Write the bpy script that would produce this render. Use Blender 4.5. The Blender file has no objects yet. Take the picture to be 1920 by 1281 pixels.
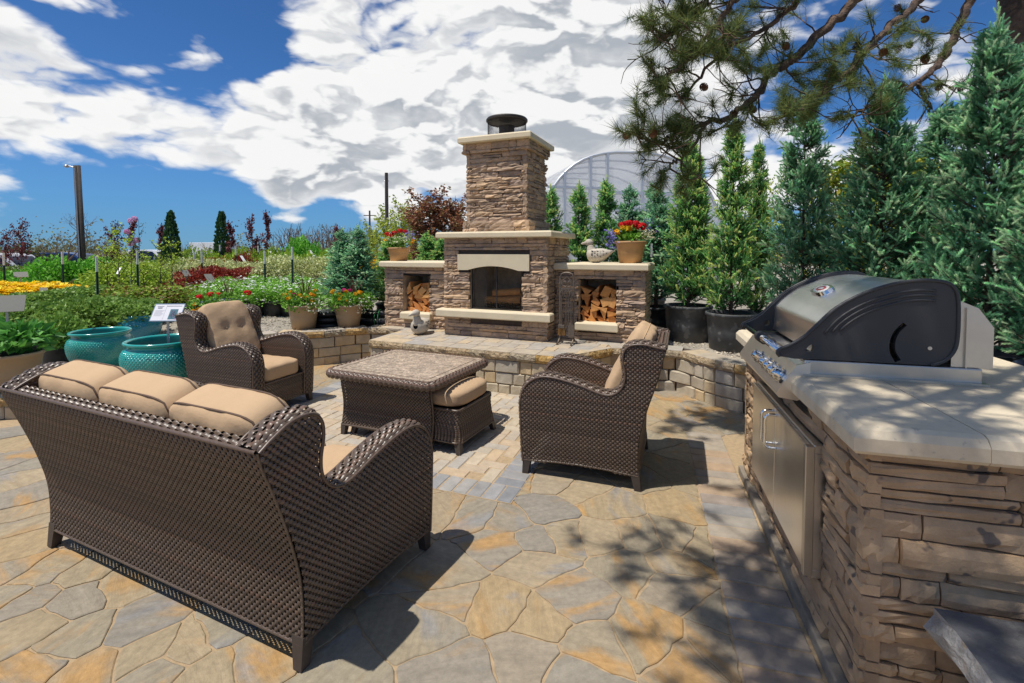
import bpy, bmesh, math
import numpy as np
from mathutils import Vector, Matrix

# ------------------------------------------------------------------ camera, sky, sun, exposure
SC = bpy.context.scene
COL = SC.collection
R = math.radians
cam_d = bpy.data.cameras.new('camera')
cam_d.sensor_width = 36.0
cam_d.lens = 905.0 / 1920 * 36
cam_d.shift_y = -0.0715
cam_d.clip_start = 0.02
cam_d.clip_end = 4000
cam = bpy.data.objects.new('camera', cam_d)
cam.location = (0, 0, 1.6)
cam.rotation_euler = (R(90 - 2.1), 0, 0)
COL.objects.link(cam)
SC.camera = cam

SUN_EL = R(68)
SUN_TO = Vector((-.9, -.436, 0)).normalized() * math.cos(SUN_EL) + Vector((0, 0, math.sin(SUN_EL)))
sun_d = bpy.data.lights.new('sun', 'SUN')
sun_d.energy = 3.9
sun_d.angle = R(0.55)
sun_d.color = (1.0, .945, .86)
sun = bpy.data.objects.new('sun', sun_d)
sun.rotation_euler = SUN_TO.to_track_quat('Z', 'Y').to_euler()
sun.location = (-20, -10, 40)
COL.objects.link(sun)

SC.view_settings.view_transform = 'Standard'
SC.view_settings.look = 'None'
SC.view_settings.exposure = 0.24
SC.view_settings.gamma = 1.0
SC.view_settings.use_curve_mapping = False
SC.cycles.max_bounces = 7
SC.cycles.diffuse_bounces = 3
SC.cycles.glossy_bounces = 3
SC.cycles.transparent_max_bounces = 12
SC.cycles.transmission_bounces = 5
SC.cycles.caustics_reflective = False
SC.cycles.caustics_refractive = False
SC.cycles.use_denoising = True
SC.cycles.sample_clamp_indirect = 6


class NT:
    """small helper to write node trees"""
    def __init__(s, tree):
        s.t = tree; s.n = tree.nodes; s.l = tree.links
    def add(s, typ, **kw):
        n = s.n.new(typ)
        for k, v in kw.items():
            if k.startswith('i_'):
                key = k[2:]
                key = int(key) if key.isdigit() else key
                s.set(n, key, v)
            else:
                setattr(n, k, v)
        return n
    def set(s, n, key, v):
        sock = n.inputs[key]
        if isinstance(v, bpy.types.NodeSocket):
            s.l.new(v, sock)
        else:
            sock.default_value = v
    def math(s, op, a, b=None, c=None, clamp=False):
        n = s.n.new('ShaderNodeMath'); n.operation = op; n.use_clamp = clamp
        for i, v in enumerate((a, b, c)):
            if v is not None: s.set(n, i, v)
        return n.outputs[0]
    def vec(s, op, a, b=None, out=0):
        n = s.n.new('ShaderNodeVectorMath'); n.operation = op
        s.set(n, 0, a)
        if b is not None: s.set(n, 1, b)
        return n.outputs[out]
    def mix(s, f, a, b, blend='MIX', clamp=False):
        n = s.n.new('ShaderNodeMix'); n.data_type = 'RGBA'; n.blend_type = blend; n.clamp_result = clamp
        s.set(n, 0, f)
        for k, v in ((6, a), (7, b)):
            if isinstance(v, tuple) and len(v) == 3: v = v + (1,)
            s.set(n, k, v)
        return n.outputs[2]
    def noise(s, vec, scale, detail=4, rough=.55, dist=0, out=0):
        n = s.n.new('ShaderNodeTexNoise')
        n.inputs['Scale'].default_value = scale; n.inputs['Detail'].default_value = detail
        n.inputs['Roughness'].default_value = rough; n.inputs['Distortion'].default_value = dist
        if vec is not None: s.l.new(vec, n.inputs['Vector'])
        return n.outputs[out]
    def ramp(s, f, stops, interp='LINEAR'):
        n = s.n.new('ShaderNodeValToRGB'); n.color_ramp.interpolation = interp
        e = n.color_ramp.elements
        while len(e) > 1: e.remove(e[-1])
        for i, (p, c) in enumerate(stops):
            if not isinstance(c, tuple): c = (c, c, c)
            if i == 0: el = e[0]; el.position = p
            else: el = e.new(p)
            el.color = c + (1,) if len(c) == 3 else c
        s.l.new(f, n.inputs[0])
        return n.outputs[0]
    def remap(s, v, a, b, c, d, smooth=True):
        n = s.n.new('ShaderNodeMapRange'); n.interpolation_type = 'SMOOTHSTEP' if smooth else 'LINEAR'
        s.set(n, 0, v)
        for i, x in enumerate((a, b, c, d)): n.inputs[1 + i].default_value = x
        return n.outputs[0]


def make_world():
    w = bpy.data.worlds.new('World'); SC.world = w; w.use_nodes = True
    T = NT(w.node_tree); T.n.clear()
    sky = T.add('ShaderNodeTexSky', sky_type='NISHITA', sun_disc=False, sun_elevation=SUN_EL,
                sun_rotation=math.atan2(SUN_TO.x, SUN_TO.y), altitude=1600, air_density=1.0, dust_density=.25, ozone_density=2.5)
    d = T.add('ShaderNodeTexCoord').outputs['Generated']
    sep = T.add('ShaderNodeSeparateXYZ'); T.l.new(d, sep.inputs[0])
    z = T.math('MAXIMUM', sep.outputs[2], 0.0)
    # clear sky, deepened as through a polarising filter
    clear = T.mix(1.0, sky.outputs[0], (.33, .61, .90), 'MULTIPLY')
    horizon = T.remap(z, 0, .20, 1, 0)
    clear = T.mix(T.math('MULTIPLY', horizon, .55), clear, (.72, 2.1, 4.3))
    # heaped clouds, flattened towards the horizon
    flat = T.math('ADD', T.math('MULTIPLY', z, 1.75), T.math('MULTIPLY', T.math('SQRT', z), .35))
    comb = T.add('ShaderNodeCombineXYZ')
    T.l.new(sep.outputs[0], comb.inputs[0]); T.l.new(sep.outputs[1], comb.inputs[1]); T.l.new(flat, comb.inputs[2])
    p = comb.outputs[0]
    def billow(vec, scale):
        """rounded lobes with sharp valleys, like the heads of heaped clouds"""
        acc = None
        for k_, a_ in ((1.0, 1.15), (2.3, .62), (5.1, .26), (11.0, .08)):
            b_ = T.math('MULTIPLY', T.math('ABSOLUTE', T.math('SUBTRACT', T.noise(vec, scale * k_, 0, .5), .5)), 2 * a_)
            acc = b_ if acc is None else T.math('ADD', acc, b_)
        return acc
    off = T.vec('ADD', p, (7.3, 2.1, 0.4))
    warp = T.vec('SUBTRACT', T.noise(off, 5.0, 4, .55, 0, out=1), (.5, .5, .5))
    offw = T.vec('ADD', off, T.vec('MULTIPLY', warp, (.16, .16, .16)))
    up = (-.012, -.004, .045)
    big = T.noise(off, 2.6, 10, .60, .3)
    pf0 = billow(offw, 5.5); pf1 = billow(T.vec('ADD', offw, up), 5.5)
    n0 = T.math('ADD', T.math('MULTIPLY', big, .62), T.math('MULTIPLY', pf0, .22))
    big1 = T.noise(T.vec('ADD', off, (-.03, -.01, .10)), 2.6, 5, .55, .3)
    bias = None
    for (px, py, rad, amt) in CLOUD_SPOTS:
        v = Vector(((px - 960) / 905, 1, (470 - py) / 905)).normalized()
        dist = T.vec('DISTANCE', d, tuple(v), out=1)
        g = T.remap(dist, rad, rad * .2, 0, amt)
        bias = g if bias is None else T.math('ADD', bias, g)
    n0b = T.math('ADD', n0, bias)
    cover = T.remap(n0b, .420, .535, 0, 1)
    cover = T.math('MULTIPLY', cover, T.remap(z, .012, .07, 0.0, 1))
    thick = T.remap(n0b, .46, .70, 0, 1)
    rise = T.math('ADD', T.math('SUBTRACT', pf0, pf1), T.math('MULTIPLY', T.math('SUBTRACT', big, big1), 1.5))
    light = T.remap(rise, -.20, .15, 0, 1)
    shade = T.math('MULTIPLY', T.math('ADD', T.math('MULTIPLY', thick, .70), .22), T.math('SUBTRACT', 1.05, T.math('MULTIPLY', light, .98)), clamp=True)
    cc = T.mix(shade, (8.1, 8.1, 8.05), (3.5, 3.8, 4.25))
    col = T.mix(cover, clear, cc)
    bg = T.add('ShaderNodeBackground'); bg.inputs['Strength'].default_value = .1
    T.l.new(col, bg.inputs[0])
    out = T.add('ShaderNodeOutputWorld'); T.l.new(bg.outputs[0], out.inputs[0])

CLOUD_SPOTS = [  # where the photograph's big cloud masses and blue gaps lie, as directions
    (830, 110, .55, .20), (100, 180, .26, .17), (330, 190, .24, .12), (1150, 200, .35, .16), (560, 330, .13, .14), (690, 335, .12, .12), (430, 300, .06, .08), (540, 240, .12, .08),
    (220, 375, .17, -.24), (260, 30, .22, -.24), (500, 90, .08, -.14), (420, 410, .12, -.20), (20, 330, .08, -.10), (1640, 130, .30, -.02), (1450, 330, .2, .08), (640, 415, .10, -.2), (820, 430, .12, -.12)]
make_world()

# ------------------------------------------------------------------ geometry helpers
rng = np.random.default_rng(7)
def U(a, b, n=None): return rng.uniform(a, b, n)

class MB:
    def __init__(s): s.v = []; s.f = []; s.c = []; s.k = 0; s.col = None
    def raw(s, V, F, col=None):
        V = np.asarray(V, float)
        s.v.append(V); b = s.k
        s.f.extend([tuple(int(i) + b for i in f) for f in F])
        s.k += len(V)
        c = np.ones((len(V), 4)); c[:, :3] = (1, 1, 1) if col is None else col
        s.c.append(c)
        return s
    def box(s, x0, x1, y0, y1, z0, z1, ch=0.0, col=None):
        if ch <= 0:
            V = [(x, y, z) for z in (z0, z1) for y in (y0, y1) for x in (x0, x1)]
            F = [(0, 2, 3, 1), (4, 5, 7, 6), (0, 1, 5, 4), (2, 6, 7, 3), (0, 4, 6, 2), (1, 3, 7, 5)]
            return s.raw(V, F, col)
        bm = bmesh.new(); bmesh.ops.create_cube(bm, size=1)
        for v in bm.verts:
            v.co = Vector(((x0 + x1) / 2 + v.co.x * (x1 - x0), (y0 + y1) / 2 + v.co.y * (y1 - y0), (z0 + z1) / 2 + v.co.z * (z1 - z0)))
        bmesh.ops.bevel(bm, geom=bm.edges[:], offset=ch, segments=2, affect='EDGES', profile=.5)
        bm.verts.index_update()
        V = [tuple(v.co) for v in bm.verts]; F = [[v.index for v in f.verts] for f in bm.faces]
        bm.free()
        return s.raw(V, F, col)
    def tube(s, pts, r, n=8, caps=True, col=None, flat=1.0):
        pts = np.asarray(pts, float); m = len(pts)
        r = np.full(m, r) if np.isscalar(r) else np.asarray(r, float)
        t = np.gradient(pts, axis=0); t /= np.linalg.norm(t, axis=1)[:, None] + 1e-12
        up = np.array([0, 0, 1.]) if abs(t[0][2]) < .9 else np.array([1., 0, 0])
        a = np.cross(t[0], up); a /= np.linalg.norm(a)
        V = []
        for i in range(m):
            a = a - t[i] * (a @ t[i]); a /= np.linalg.norm(a) + 1e-12
            b = np.cross(t[i], a)
            for k in range(n):
                th = 2 * math.pi * k / n
                V.append(pts[i] + r[i] * (a * math.cos(th) + b * math.sin(th) * flat))
        F = [(i * n + k, i * n + (k + 1) % n, (i + 1) * n + (k + 1) % n, (i + 1) * n + k) for i in range(m - 1) for k in range(n)]
        if caps:
            F.append(tuple(range(n - 1, -1, -1))); F.append(tuple((m - 1) * n + k for k in range(n)))
        return s.raw(V, F, col)
    def lathe(s, prof, n=24, cx=0, cy=0, z0=0, col=None, capb=True, capt=False):
        V = [(cx + r * math.cos(2 * math.pi * k / n), cy + r * math.sin(2 * math.pi * k / n), z0 + z) for r, z in prof for k in range(n)]
        m = len(prof)
        F = [(i * n + k, i * n + (k + 1) % n, (i + 1) * n + (k + 1) % n, (i + 1) * n + k) for i in range(m - 1) for k in range(n)]
        if capb: F.append(tuple(range(n - 1, -1, -1)))
        if capt: F.append(tuple((m - 1) * n + k for k in range(n)))
        return s.raw(V, F, col)
    def prism(s, poly, axis, a0, a1, col=None):
        """polygon in the two other axes, extruded along axis ('x','y','z')"""
        def P(p, a):
            return {'x': (a, p[0], p[1]), 'y': (p[0], a, p[1]), 'z': (p[0], p[1], a)}[axis]
        n = len(poly)
        V = [P(p, a0) for p in poly] + [P(p, a1) for p in poly]
        F = [tuple(range(n)), tuple(range(2 * n - 1, n - 1, -1))] + [(i, i + n, (i + 1) % n + n, (i + 1) % n) for i in range(n)]
        return s.raw(V, F, col)
    def grid(s, P, closed_u=False, closed_v=False, col=None):
        P = np.asarray(P, float); a, b = P.shape[:2]
        V = P.reshape(-1, 3); F = []
        for i in range(a if closed_u else a - 1):
            for j in range(b if closed_v else b - 1):
                i2, j2 = (i + 1) % a, (j + 1) % b
                F.append((i * b + j, i * b + j2, i2 * b + j2, i2 * b + j))
        return s.raw(V, F, col)
    def mesh(s, name, smooth=False, tint=False):
        V = np.concatenate(s.v) if s.v else np.zeros((0, 3))
        me = bpy.data.meshes.new(name)
        nf = len(s.f)
        tot = np.fromiter((len(f) for f in s.f), dtype=np.int32, count=nf)
        start = np.concatenate([[0], np.cumsum(tot)[:-1]]).astype(np.int32) if nf else np.zeros(0, np.int32)
        idx = np.fromiter((i for f in s.f for i in f), dtype=np.int32, count=int(tot.sum()))
        fill_mesh(me, V, idx, start, tot, smooth)
        if tint: set_tint(me, np.concatenate(s.c))
        return me
    def obj(s, name, mat, parent=None, smooth=False, tint=False):
        return link(name, s.mesh(name, smooth, tint), mat, parent)

def fill_mesh(me, V, idx, start, tot, smooth):
    me.vertices.add(len(V)); me.vertices.foreach_set('co', np.asarray(V, np.float32).ravel())
    me.loops.add(len(idx)); me.loops.foreach_set('vertex_index', idx.astype(np.int32))
    me.polygons.add(len(start)); me.polygons.foreach_set('loop_start', start.astype(np.int32))
    try: me.polygons.foreach_set('loop_total', tot.astype(np.int32))
    except Exception: pass
    me.polygons.foreach_set('use_smooth', np.full(len(start), bool(smooth)))
    me.update(calc_edges=True); me.validate()

def set_tint(me, C):
    a = me.color_attributes.new('tint', 'FLOAT_COLOR', 'POINT')
    a.data.foreach_set('color', np.asarray(C, np.float32).ravel())

def link(name, me, mat, parent=None):
    o = bpy.data.objects.new(name, me)
    if mat is not None and len(me.materials) == 0: me.materials.append(mat)
    COL.objects.link(o)
    if parent is not None: o.parent = parent
    return o

def empty(name, loc=(0, 0, 0), rz=0.0, parent=None):
    o = bpy.data.objects.new(name, None); o.empty_display_size = .1
    o.location = loc; o.rotation_euler = (0, 0, rz); COL.objects.link(o)
    if parent is not None: o.parent = parent
    return o

ORD = ('first', 'second', 'third', 'fourth', 'fifth', 'sixth', 'seventh', 'eighth', 'ninth', 'tenth', 'eleventh', 'twelfth', 'thirteenth', 'fourteenth', 'fifteenth', 'sixteenth', 'seventeenth', 'eighteenth', 'nineteenth', 'twentieth')
def tag(o, label=None, cat=None, group=None, kind=None):
    if label: o['label'] = label
    if cat: o['category'] = cat
    if group: o['group'] = group
    if kind: o['kind'] = kind
    return o

def thing(name, label, cat, loc=(0, 0, 0), rz=0.0, group=None):
    return tag(empty(name, loc, rz), label, cat, group)

def clone(o, parent=None, **kw):
    c = o.copy(); COL.objects.link(c); c.parent = parent
    for ch in list(o.children): clone(ch, c)
    for k, v in kw.items(): c[k] = v
    return c

def frames(D, roll=None):
    D = np.asarray(D, float); D = D / (np.linalg.norm(D, axis=1)[:, None] + 1e-9)
    up = np.where(np.abs(D[:, 2:3]) < .95, np.array([[0, 0, 1.]]), np.array([[1., 0, 0]]))
    X = np.cross(up, D); X /= np.linalg.norm(X, axis=1)[:, None] + 1e-9
    Y = np.cross(D, X)
    if roll is not None:
        c, s_ = np.cos(roll)[:, None], np.sin(roll)[:, None]
        X, Y = X * c + Y * s_, Y * c - X * s_
    return np.stack([X, Y, D], axis=2)      # columns = axes

def scatter(tv, tf, pos, D, scale, roll=None, col=None, tcol=None):
    """copies of a template (z axis along D) as one vertex / face soup"""
    tv = np.asarray(tv, float); n = len(pos)
    M = frames(D, U(0, 6.283, n) if roll is None else roll)
    sc = np.asarray(scale, float)
    sc = np.repeat(sc[:, None], 3, 1) if sc.ndim == 1 else sc
    L = tv[None] * sc[:, None, :]
    V = np.einsum('nij,nkj->nki', M, L) + np.asarray(pos)[:, None, :]
    k = len(tv); tf = np.asarray(tf)
    F = (tf[None] + (np.arange(n) * k)[:, None, None])
    C = np.ones((n, k, 4))
    if col is not None: C[:, :, :3] = np.asarray(col)[:, None, :]
    if tcol is not None: C[:, :, :3] = C[:, :, :3] * np.asarray(tcol)[None]
    return V.reshape(-1, 3), F.reshape(-1, tf.shape[1]), C.reshape(-1, 4)

def soup(name, parts, mat, parent=None, smooth=False):
    """parts: list of (V,F,C) from scatter; one mesh"""
    off = 0; Vs = []; idx = []; tot = []; Cs = []
    for V, F, C in parts:
        Vs.append(V); Cs.append(C); idx.append((F + off).ravel()); tot.append(np.full(len(F), F.shape[1])); off += len(V)
    V = np.concatenate(Vs); idx = np.concatenate(idx); tot = np.concatenate(tot)
    start = np.concatenate([[0], np.cumsum(tot)[:-1]])
    me = bpy.data.meshes.new(name); fill_mesh(me, V, idx, start, tot, smooth); set_tint(me, np.concatenate(Cs))
    if mat is None: return me
    return link(name, me, mat, parent)

def spline(pts, n=10):
    """Catmull-Rom through points"""
    P = np.asarray(pts, float); P = np.vstack([2 * P[0] - P[1], P, 2 * P[-1] - P[-2]])
    out = []
    for i in range(1, len(P) - 2):
        for t in np.linspace(0, 1, n, endpoint=False):
            a, b, c, d = P[i - 1:i + 3]
            out.append(.5 * ((2 * b) + (c - a) * t + (2 * a - 5 * b + 4 * c - d) * t * t + (3 * b - 3 * c + d - a) * t ** 3))
    out.append(P[-2])
    return np.array(out)

def resample(P, step):
    P = np.asarray(P, float); d = np.r_[0, np.cumsum(np.linalg.norm(np.diff(P, axis=0), axis=1))]
    n = max(2, int(round(d[-1] / step)) + 1); s = np.linspace(0, d[-1], n)
    return np.stack([np.interp(s, d, P[:, i]) for i in range(P.shape[1])], 1)

def plen(P): return float(np.linalg.norm(np.diff(np.asarray(P, float), axis=0), axis=1).sum())

# ------------------------------------------------------------------ materials
MATS = {}
def mat(name, col=(.5, .5, .5), rough=.6, metal=0.0, rand=None, tint=False, var=None, bump=None, bump2=None,
        spec=.5, trans=0.0, coat=0.0, local=False, patch=None, speck=None, alpha=None, emit=None):
    """procedural material: rand = colours picked per object, var = (scale, amount), bump = (scale, strength, dist),
    patch = (scale, colour, lo, hi), speck = (scale, colour, threshold)"""
    m = bpy.data.materials.new(name); m.use_nodes = True; T = NT(m.node_tree); MATS[name] = m
    b = T.n['Principled BSDF']; out = T.n['Material Output']
    pos = T.add('ShaderNodeTexCoord').outputs['Object'] if local else T.add('ShaderNodeNewGeometry').outputs['Position']
    oi = None
    if rand:
        oi = T.add('ShaderNodeObjectInfo').outputs['Random']
        c = T.ramp(oi, [(i / max(1, len(rand) - 1), x) for i, x in enumerate(rand)])
    else:
        rgb = T.add('ShaderNodeRGB'); rgb.outputs[0].default_value = tuple(col) + (1,); c = rgb.outputs[0]
    if tint:
        at = T.add('ShaderNodeAttribute', attribute_name='tint')
        c = T.mix(1.0, c, at.outputs['Color'], 'MULTIPLY')
    if patch:
        pv = pos
        if rand: 
            cmb = T.add('ShaderNodeCombineXYZ'); T.l.new(T.math('MULTIPLY', oi, 40.0), cmb.inputs[2]); pv = T.vec('ADD', pos, cmb.outputs[0])
        f = T.remap(T.noise(pv, patch[0], 5, .6, .6), patch[2], patch[3], 0, 1)
        c = T.mix(f, c, patch[1])
    if var:
        nz = T.noise(pos, var[0], 6, .62)
        lo, hi = 1 - var[1], 1 + var[1]
        c = T.mix(1.0, c, T.ramp(nz, [(.25, lo), (.75, hi)]), 'MULTIPLY')
    if speck:
        nz = T.noise(pos, speck[0], 2, .5)
        c = T.mix(T.remap(nz, speck[2], speck[2] + .06, 0, 1), c, speck[1])
    T.l.new(c, b.inputs['Base Color'])
    b.inputs['Roughness'].default_value = rough; b.inputs['Metallic'].default_value = metal
    b.inputs['Specular IOR Level'].default_value = spec; b.inputs['Coat Weight'].default_value = coat
    b.inputs['Coat Roughness'].default_value = .12
    nrm = None
    for bp in (bump, bump2):
        if bp:
            bn = T.add('ShaderNodeBump'); bn.inputs['Strength'].default_value = bp[1]; bn.inputs['Distance'].default_value = bp[2]
            T.l.new(T.noise(pos, bp[0], 5, .6), bn.inputs['Height'])
            if nrm is not None: T.l.new(nrm, bn.inputs['Normal'])
            nrm = bn.outputs[0]
    if nrm is not None: T.l.new(nrm, b.inputs['Normal'])
    sh = b.outputs[0]
    if trans:
        tr = T.add('ShaderNodeBsdfTranslucent'); T.l.new(c, tr.inputs[0])
        mx = T.add('ShaderNodeMixShader'); mx.inputs[0].default_value = trans
        T.l.new(sh, mx.inputs[1]); T.l.new(tr.outputs[0], mx.inputs[2]); sh = mx.outputs[0]
    if alpha is not None:
        tp = T.add('ShaderNodeBsdfTransparent'); mx = T.add('ShaderNodeMixShader'); mx.inputs[0].default_value = alpha
        T.l.new(tp.outputs[0], mx.inputs[1]); T.l.new(sh, mx.inputs[2]); sh = mx.outputs[0]
    T.l.new(sh, out.inputs[0])
    return m

M = MATS
mat('ledger', rand=[(0.474, 0.329, 0.211), (0.373, 0.269, 0.191), (0.544, 0.376, 0.232), (0.433, 0.314, 0.227), (0.605, 0.416, 0.258), (0.343, 0.254, 0.196), (0.494, 0.355, 0.237)],
    rough=.9, var=(9, .28), bump=(22, .7, .012), bump2=(90, .5, .004), spec=.25)
mat('ledger_grey', rand=[(.47, .32, .19), (.385, .27, .17), (.53, .36, .21), (.35, .25, .165), (.495, .345, .205)],
    rough=.9, var=(8, .30), bump=(25, .6, .010), bump2=(110, .5, .003), spec=.25, speck=(14, (.15, .12, .10), .64))
mat('limestone', col=(.70, .60, .42), rough=.75, var=(5, .07), bump=(60, .25, .003), spec=.3)
mat('countertop', col=(.66, .565, .41), rough=.7, patch=(3.0, (.55, .46, .33), .5, .8), var=(22, .09), bump=(80, .3, .003), spec=.35, speck=(45, (.5, .43, .33), .66))
mat('mortar_core', col=(.075, .055, .045), rough=.95, var=(20, .3))
def flag_material():
    m = bpy.data.materials.new('flagstone'); m.use_nodes = True; T = NT(m.node_tree); MATS['flagstone'] = m; b = T.n['Principled BSDF']
    pos = T.add('ShaderNodeNewGeometry').outputs['Position']; rnd = T.add('ShaderNodeObjectInfo').outputs['Random']
    rot = T.add('ShaderNodeVectorRotate', rotation_type='Z_AXIS'); T.l.new(pos, rot.inputs['Vector']); T.l.new(T.math('MULTIPLY', rnd, 5.0), rot.inputs['Angle'])
    st = T.vec('MULTIPLY', rot.outputs[0], (4.0, 22.0, 4.0)); cmb = T.add('ShaderNodeCombineXYZ'); T.l.new(T.math('MULTIPLY', rnd, 60.0), cmb.inputs[2]); st = T.vec('ADD', st, cmb.outputs[0])
    blot = T.vec('ADD', T.vec('MULTIPLY', rot.outputs[0], (1.6, 3.6, 1.6)), cmb.outputs[0])
    c = T.ramp(rnd, [(0, (0.345, 0.277, 0.176)), (.14, (0.275, 0.239, 0.185)), (.28, (0.370, 0.272, 0.150)), (.42, (0.300, 0.258, 0.185)), (.57, (0.255, 0.229, 0.189)), (.71, (0.370, 0.291, 0.185)), (.86, (0.320, 0.258, 0.167)), (1, (0.290, 0.250, 0.180))])
    c = T.mix(T.remap(T.noise(blot, 1.0, 4, .6, .5), .52, .68, 0, .85), c, (.42, .245, .09))
    c = T.mix(T.remap(T.noise(T.vec('ADD', blot, (9.0, 3.0, 1.0)), 1.1, 4, .6, .5), .56, .72, 0, .75), c, (.235, .235, .235))
    s1 = T.noise(st, 1.0, 6, .65, .4)
    c = T.mix(1.0, c, T.ramp(s1, [(.28, .84), (.72, 1.15)]), 'MULTIPLY')
    c = T.mix(1.0, c, T.ramp(T.noise(pos, 30, 8, .75), [(.3, .78), (.7, 1.20)]), 'MULTIPLY')
    T.l.new(c, b.inputs['Base Color']); b.inputs['Roughness'].default_value = .8; b.inputs['Specular IOR Level'].default_value = .3
    b1 = T.add('ShaderNodeBump'); b1.inputs['Strength'].default_value = .55; b1.inputs['Distance'].default_value = .012; T.l.new(s1, b1.inputs['Height'])
    b2 = T.add('ShaderNodeBump'); b2.inputs['Strength'].default_value = .45; b2.inputs['Distance'].default_value = .004; T.l.new(T.noise(pos, 60, 6, .65), b2.inputs['Height']); T.l.new(b1.outputs[0], b2.inputs['Normal'])
    T.l.new(b2.outputs[0], b.inputs['Normal'])
flag_material()
mat('joint_sand', col=(.39, .285, .17), rough=.95, var=(30, .22), bump=(160, .6, .004))
mat('paver_tan', rand=[(.47, .39, .28), (.42, .37, .30), (.49, .37, .24), (.38, .35, .31), (.50, .42, .31), (.44, .35, .25)],
    rough=.85, var=(14, .16), bump=(70, .5, .004), spec=.3)
mat('paver_grey', rand=[(.25, .25, .26), (.31, .305, .30), (.21, .215, .225), (.35, .33, .30)], rough=.85, var=(14, .18), bump=(70, .5, .004), spec=.3)
mat('paver_border', rand=[(.36, .315, .25), (.37, .26, .175), (.245, .24, .235), (.40, .32, .23), (.29, .27, .24), (.39, .28, .185), (.225, .22, .215)],
    rough=.85, var=(10, .2), bump=(70, .5, .004), spec=.3)
mat('wall_block', rand=[(.50, .42, .29), (.43, .385, .31), (.55, .42, .25), (.46, .40, .30), (.52, .45, .33), (.40, .37, .32)],
    rough=.9, var=(8, .2), bump=(18, .5, .012), bump2=(90, .5, .004), spec=.25, patch=(5, (.44, .30, .14), .6, .8))
mat('cap_stone', rand=[(.44, .37, .28), (.36, .335, .30), (.50, .39, .25), (.40, .36, .31)], rough=.88, var=(9, .18), bump=(60, .5, .004), spec=.3)
mat('cap_rock', rand=[(.46, .32, .16), (.54, .34, .12), (.38, .32, .23), (.46, .34, .20), (.56, .36, .14)], rough=.95, var=(26, .5), bump=(38, 1.0, .03), spec=.2)
mat('gravel', col=(.40, .36, .30), rough=.95, var=(38, .5), bump=(55, 1.0, .03), spec=.2, patch=(.35, (.30, .27, .21), .45, .7))
mat('pebble', rand=[(.5, .46, .4)], tint=True, rough=.85)
mat('wicker', col=(.112, .079, .057), tint=True, rough=.38, spec=.55, local=True, var=(60, .25))
mat('wicker_dark', col=(.030, .020, .017), rough=.55, spec=.3)
mat('leg_wood', col=(.055, .042, .036), rough=.5, var=(30, .25), local=True)
mat('cushion', col=(.51, .355, .215), rough=.92, spec=.15, local=True, var=(4, .06), bump=(420, .22, .002), bump2=(7, .35, .02))
mat('cushion_dark', col=(.52, .36, .21), rough=.9, spec=.15, local=True)
mat('piping', col=(.12, .075, .05), rough=.85)
mat('mosaic', col=(.40, .31, .225), rough=.42, var=(20, .6), speck=(60, (.16, .12, .095), .56), patch=(40, (.50, .42, .33), .56, .66), local=True, spec=.5)
mat('mosaic_line', col=(.20, .14, .10), rough=.5)
mat('steel', col=(.84, .81, .76), rough=.33, metal=1.0, local=True, var=(3, .10), bump=(4, .05, .01))
mat('steel_soft', col=(.62, .58, .52), rough=.40, metal=1.0, local=True, var=(5, .12))
mat('chrome', col=(.80, .80, .80), rough=.10, metal=1.0)
mat('black_enamel', col=(.042, .042, .045), rough=.48, spec=.45, local=True, bump=(260, .25, .002), speck=(180, (.05, .05, .05), .66))
mat('black_iron', col=(.035, .030, .026), rough=.55, metal=.3, var=(40, .4))
mat('bronze_iron', col=(.15, .12, .095), rough=.5, metal=.4, var=(40, .4))
mat('dark_void', col=(.03, .024, .02), rough=.95, var=(15, .5))
mat('fire_brick', col=(.42, .33, .235), rough=.95, var=(12, .4), bump=(30, .5, .01))
mat('fire_glass', col=(.03, .026, .022), rough=.08, spec=.4, alpha=.20)
mat('firewood', rand=[(.62, .25, .06), (.66, .31, .09), (.50, .18, .045), (.70, .36, .12), (.56, .22, .06)], rough=.85, var=(16, .3), bump=(60, .6, .006), local=True)
mat('bark', col=(.115, .080, .058), rough=.95, var=(14, .45), bump=(20, 1.0, .03))
mat('pine_bark', col=(.125, .082, .058), rough=.95, var=(9, .5), bump=(14, 1.0, .06), patch=(6, (.055, .038, .030), .5, .62))
mat('teal_glaze', col=(.018, .32, .29), rough=.18, spec=.6, coat=.4, local=True, patch=(3.2, (.07, .40, .33), .5, .72), speck=(10, (.015, .11, .13), .68))
mat('teal_blue', col=(.01, .24, .33), rough=.16, spec=.6, coat=.5, local=True, patch=(3.2, (.02, .24, .26), .5, .72))
mat('soil', col=(.055, .038, .028), rough=1.0, var=(30, .4))
mat('tan_pot', col=(.43, .30, .175), rough=.62, local=True, var=(6, .07))
mat('terracotta', col=(.46, .255, .105), rough=.55, local=True, var=(5, .08))
mat('black_pot', col=(.028, .029, .031), rough=.42, local=True, var=(6, .35), spec=.5)
mat('dusty_pot', col=(.075, .077, .078), rough=.55, local=True, var=(5, .5), spec=.45, speck=(9, (.15, .15, .145), .6))
mat('leaf', tint=True, col=(1, 1, 1), rough=.5, trans=.30, spec=.35)
mat('needle', tint=True, col=(1, 1, 1), rough=.55, trans=.52, spec=.3)
mat('petal', tint=True, col=(1, 1, 1), rough=.6, trans=.3, spec=.2)
mat('duck_concrete', col=(.50, .45, .37), tint=True, rough=.9, local=True, var=(20, .14), bump=(90, .4, .004))
mat('white_paint', col=(.72, .72, .70), rough=.5)
mat('post_green', col=(.012, .045, .036), rough=.5)
mat('post_white', col=(.74, .73, .70), rough=.6)
mat('sign_panel', col=(.70, .70, .74), rough=.35, tint=True)
mat('sign_grey', col=(.22, .215, .185), rough=.5)
mat('galvanised', col=(.42, .43, .44), rough=.4, metal=.7)
mat('pole_wood', col=(.062, .052, .045), rough=.9, var=(12, .35))
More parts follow.
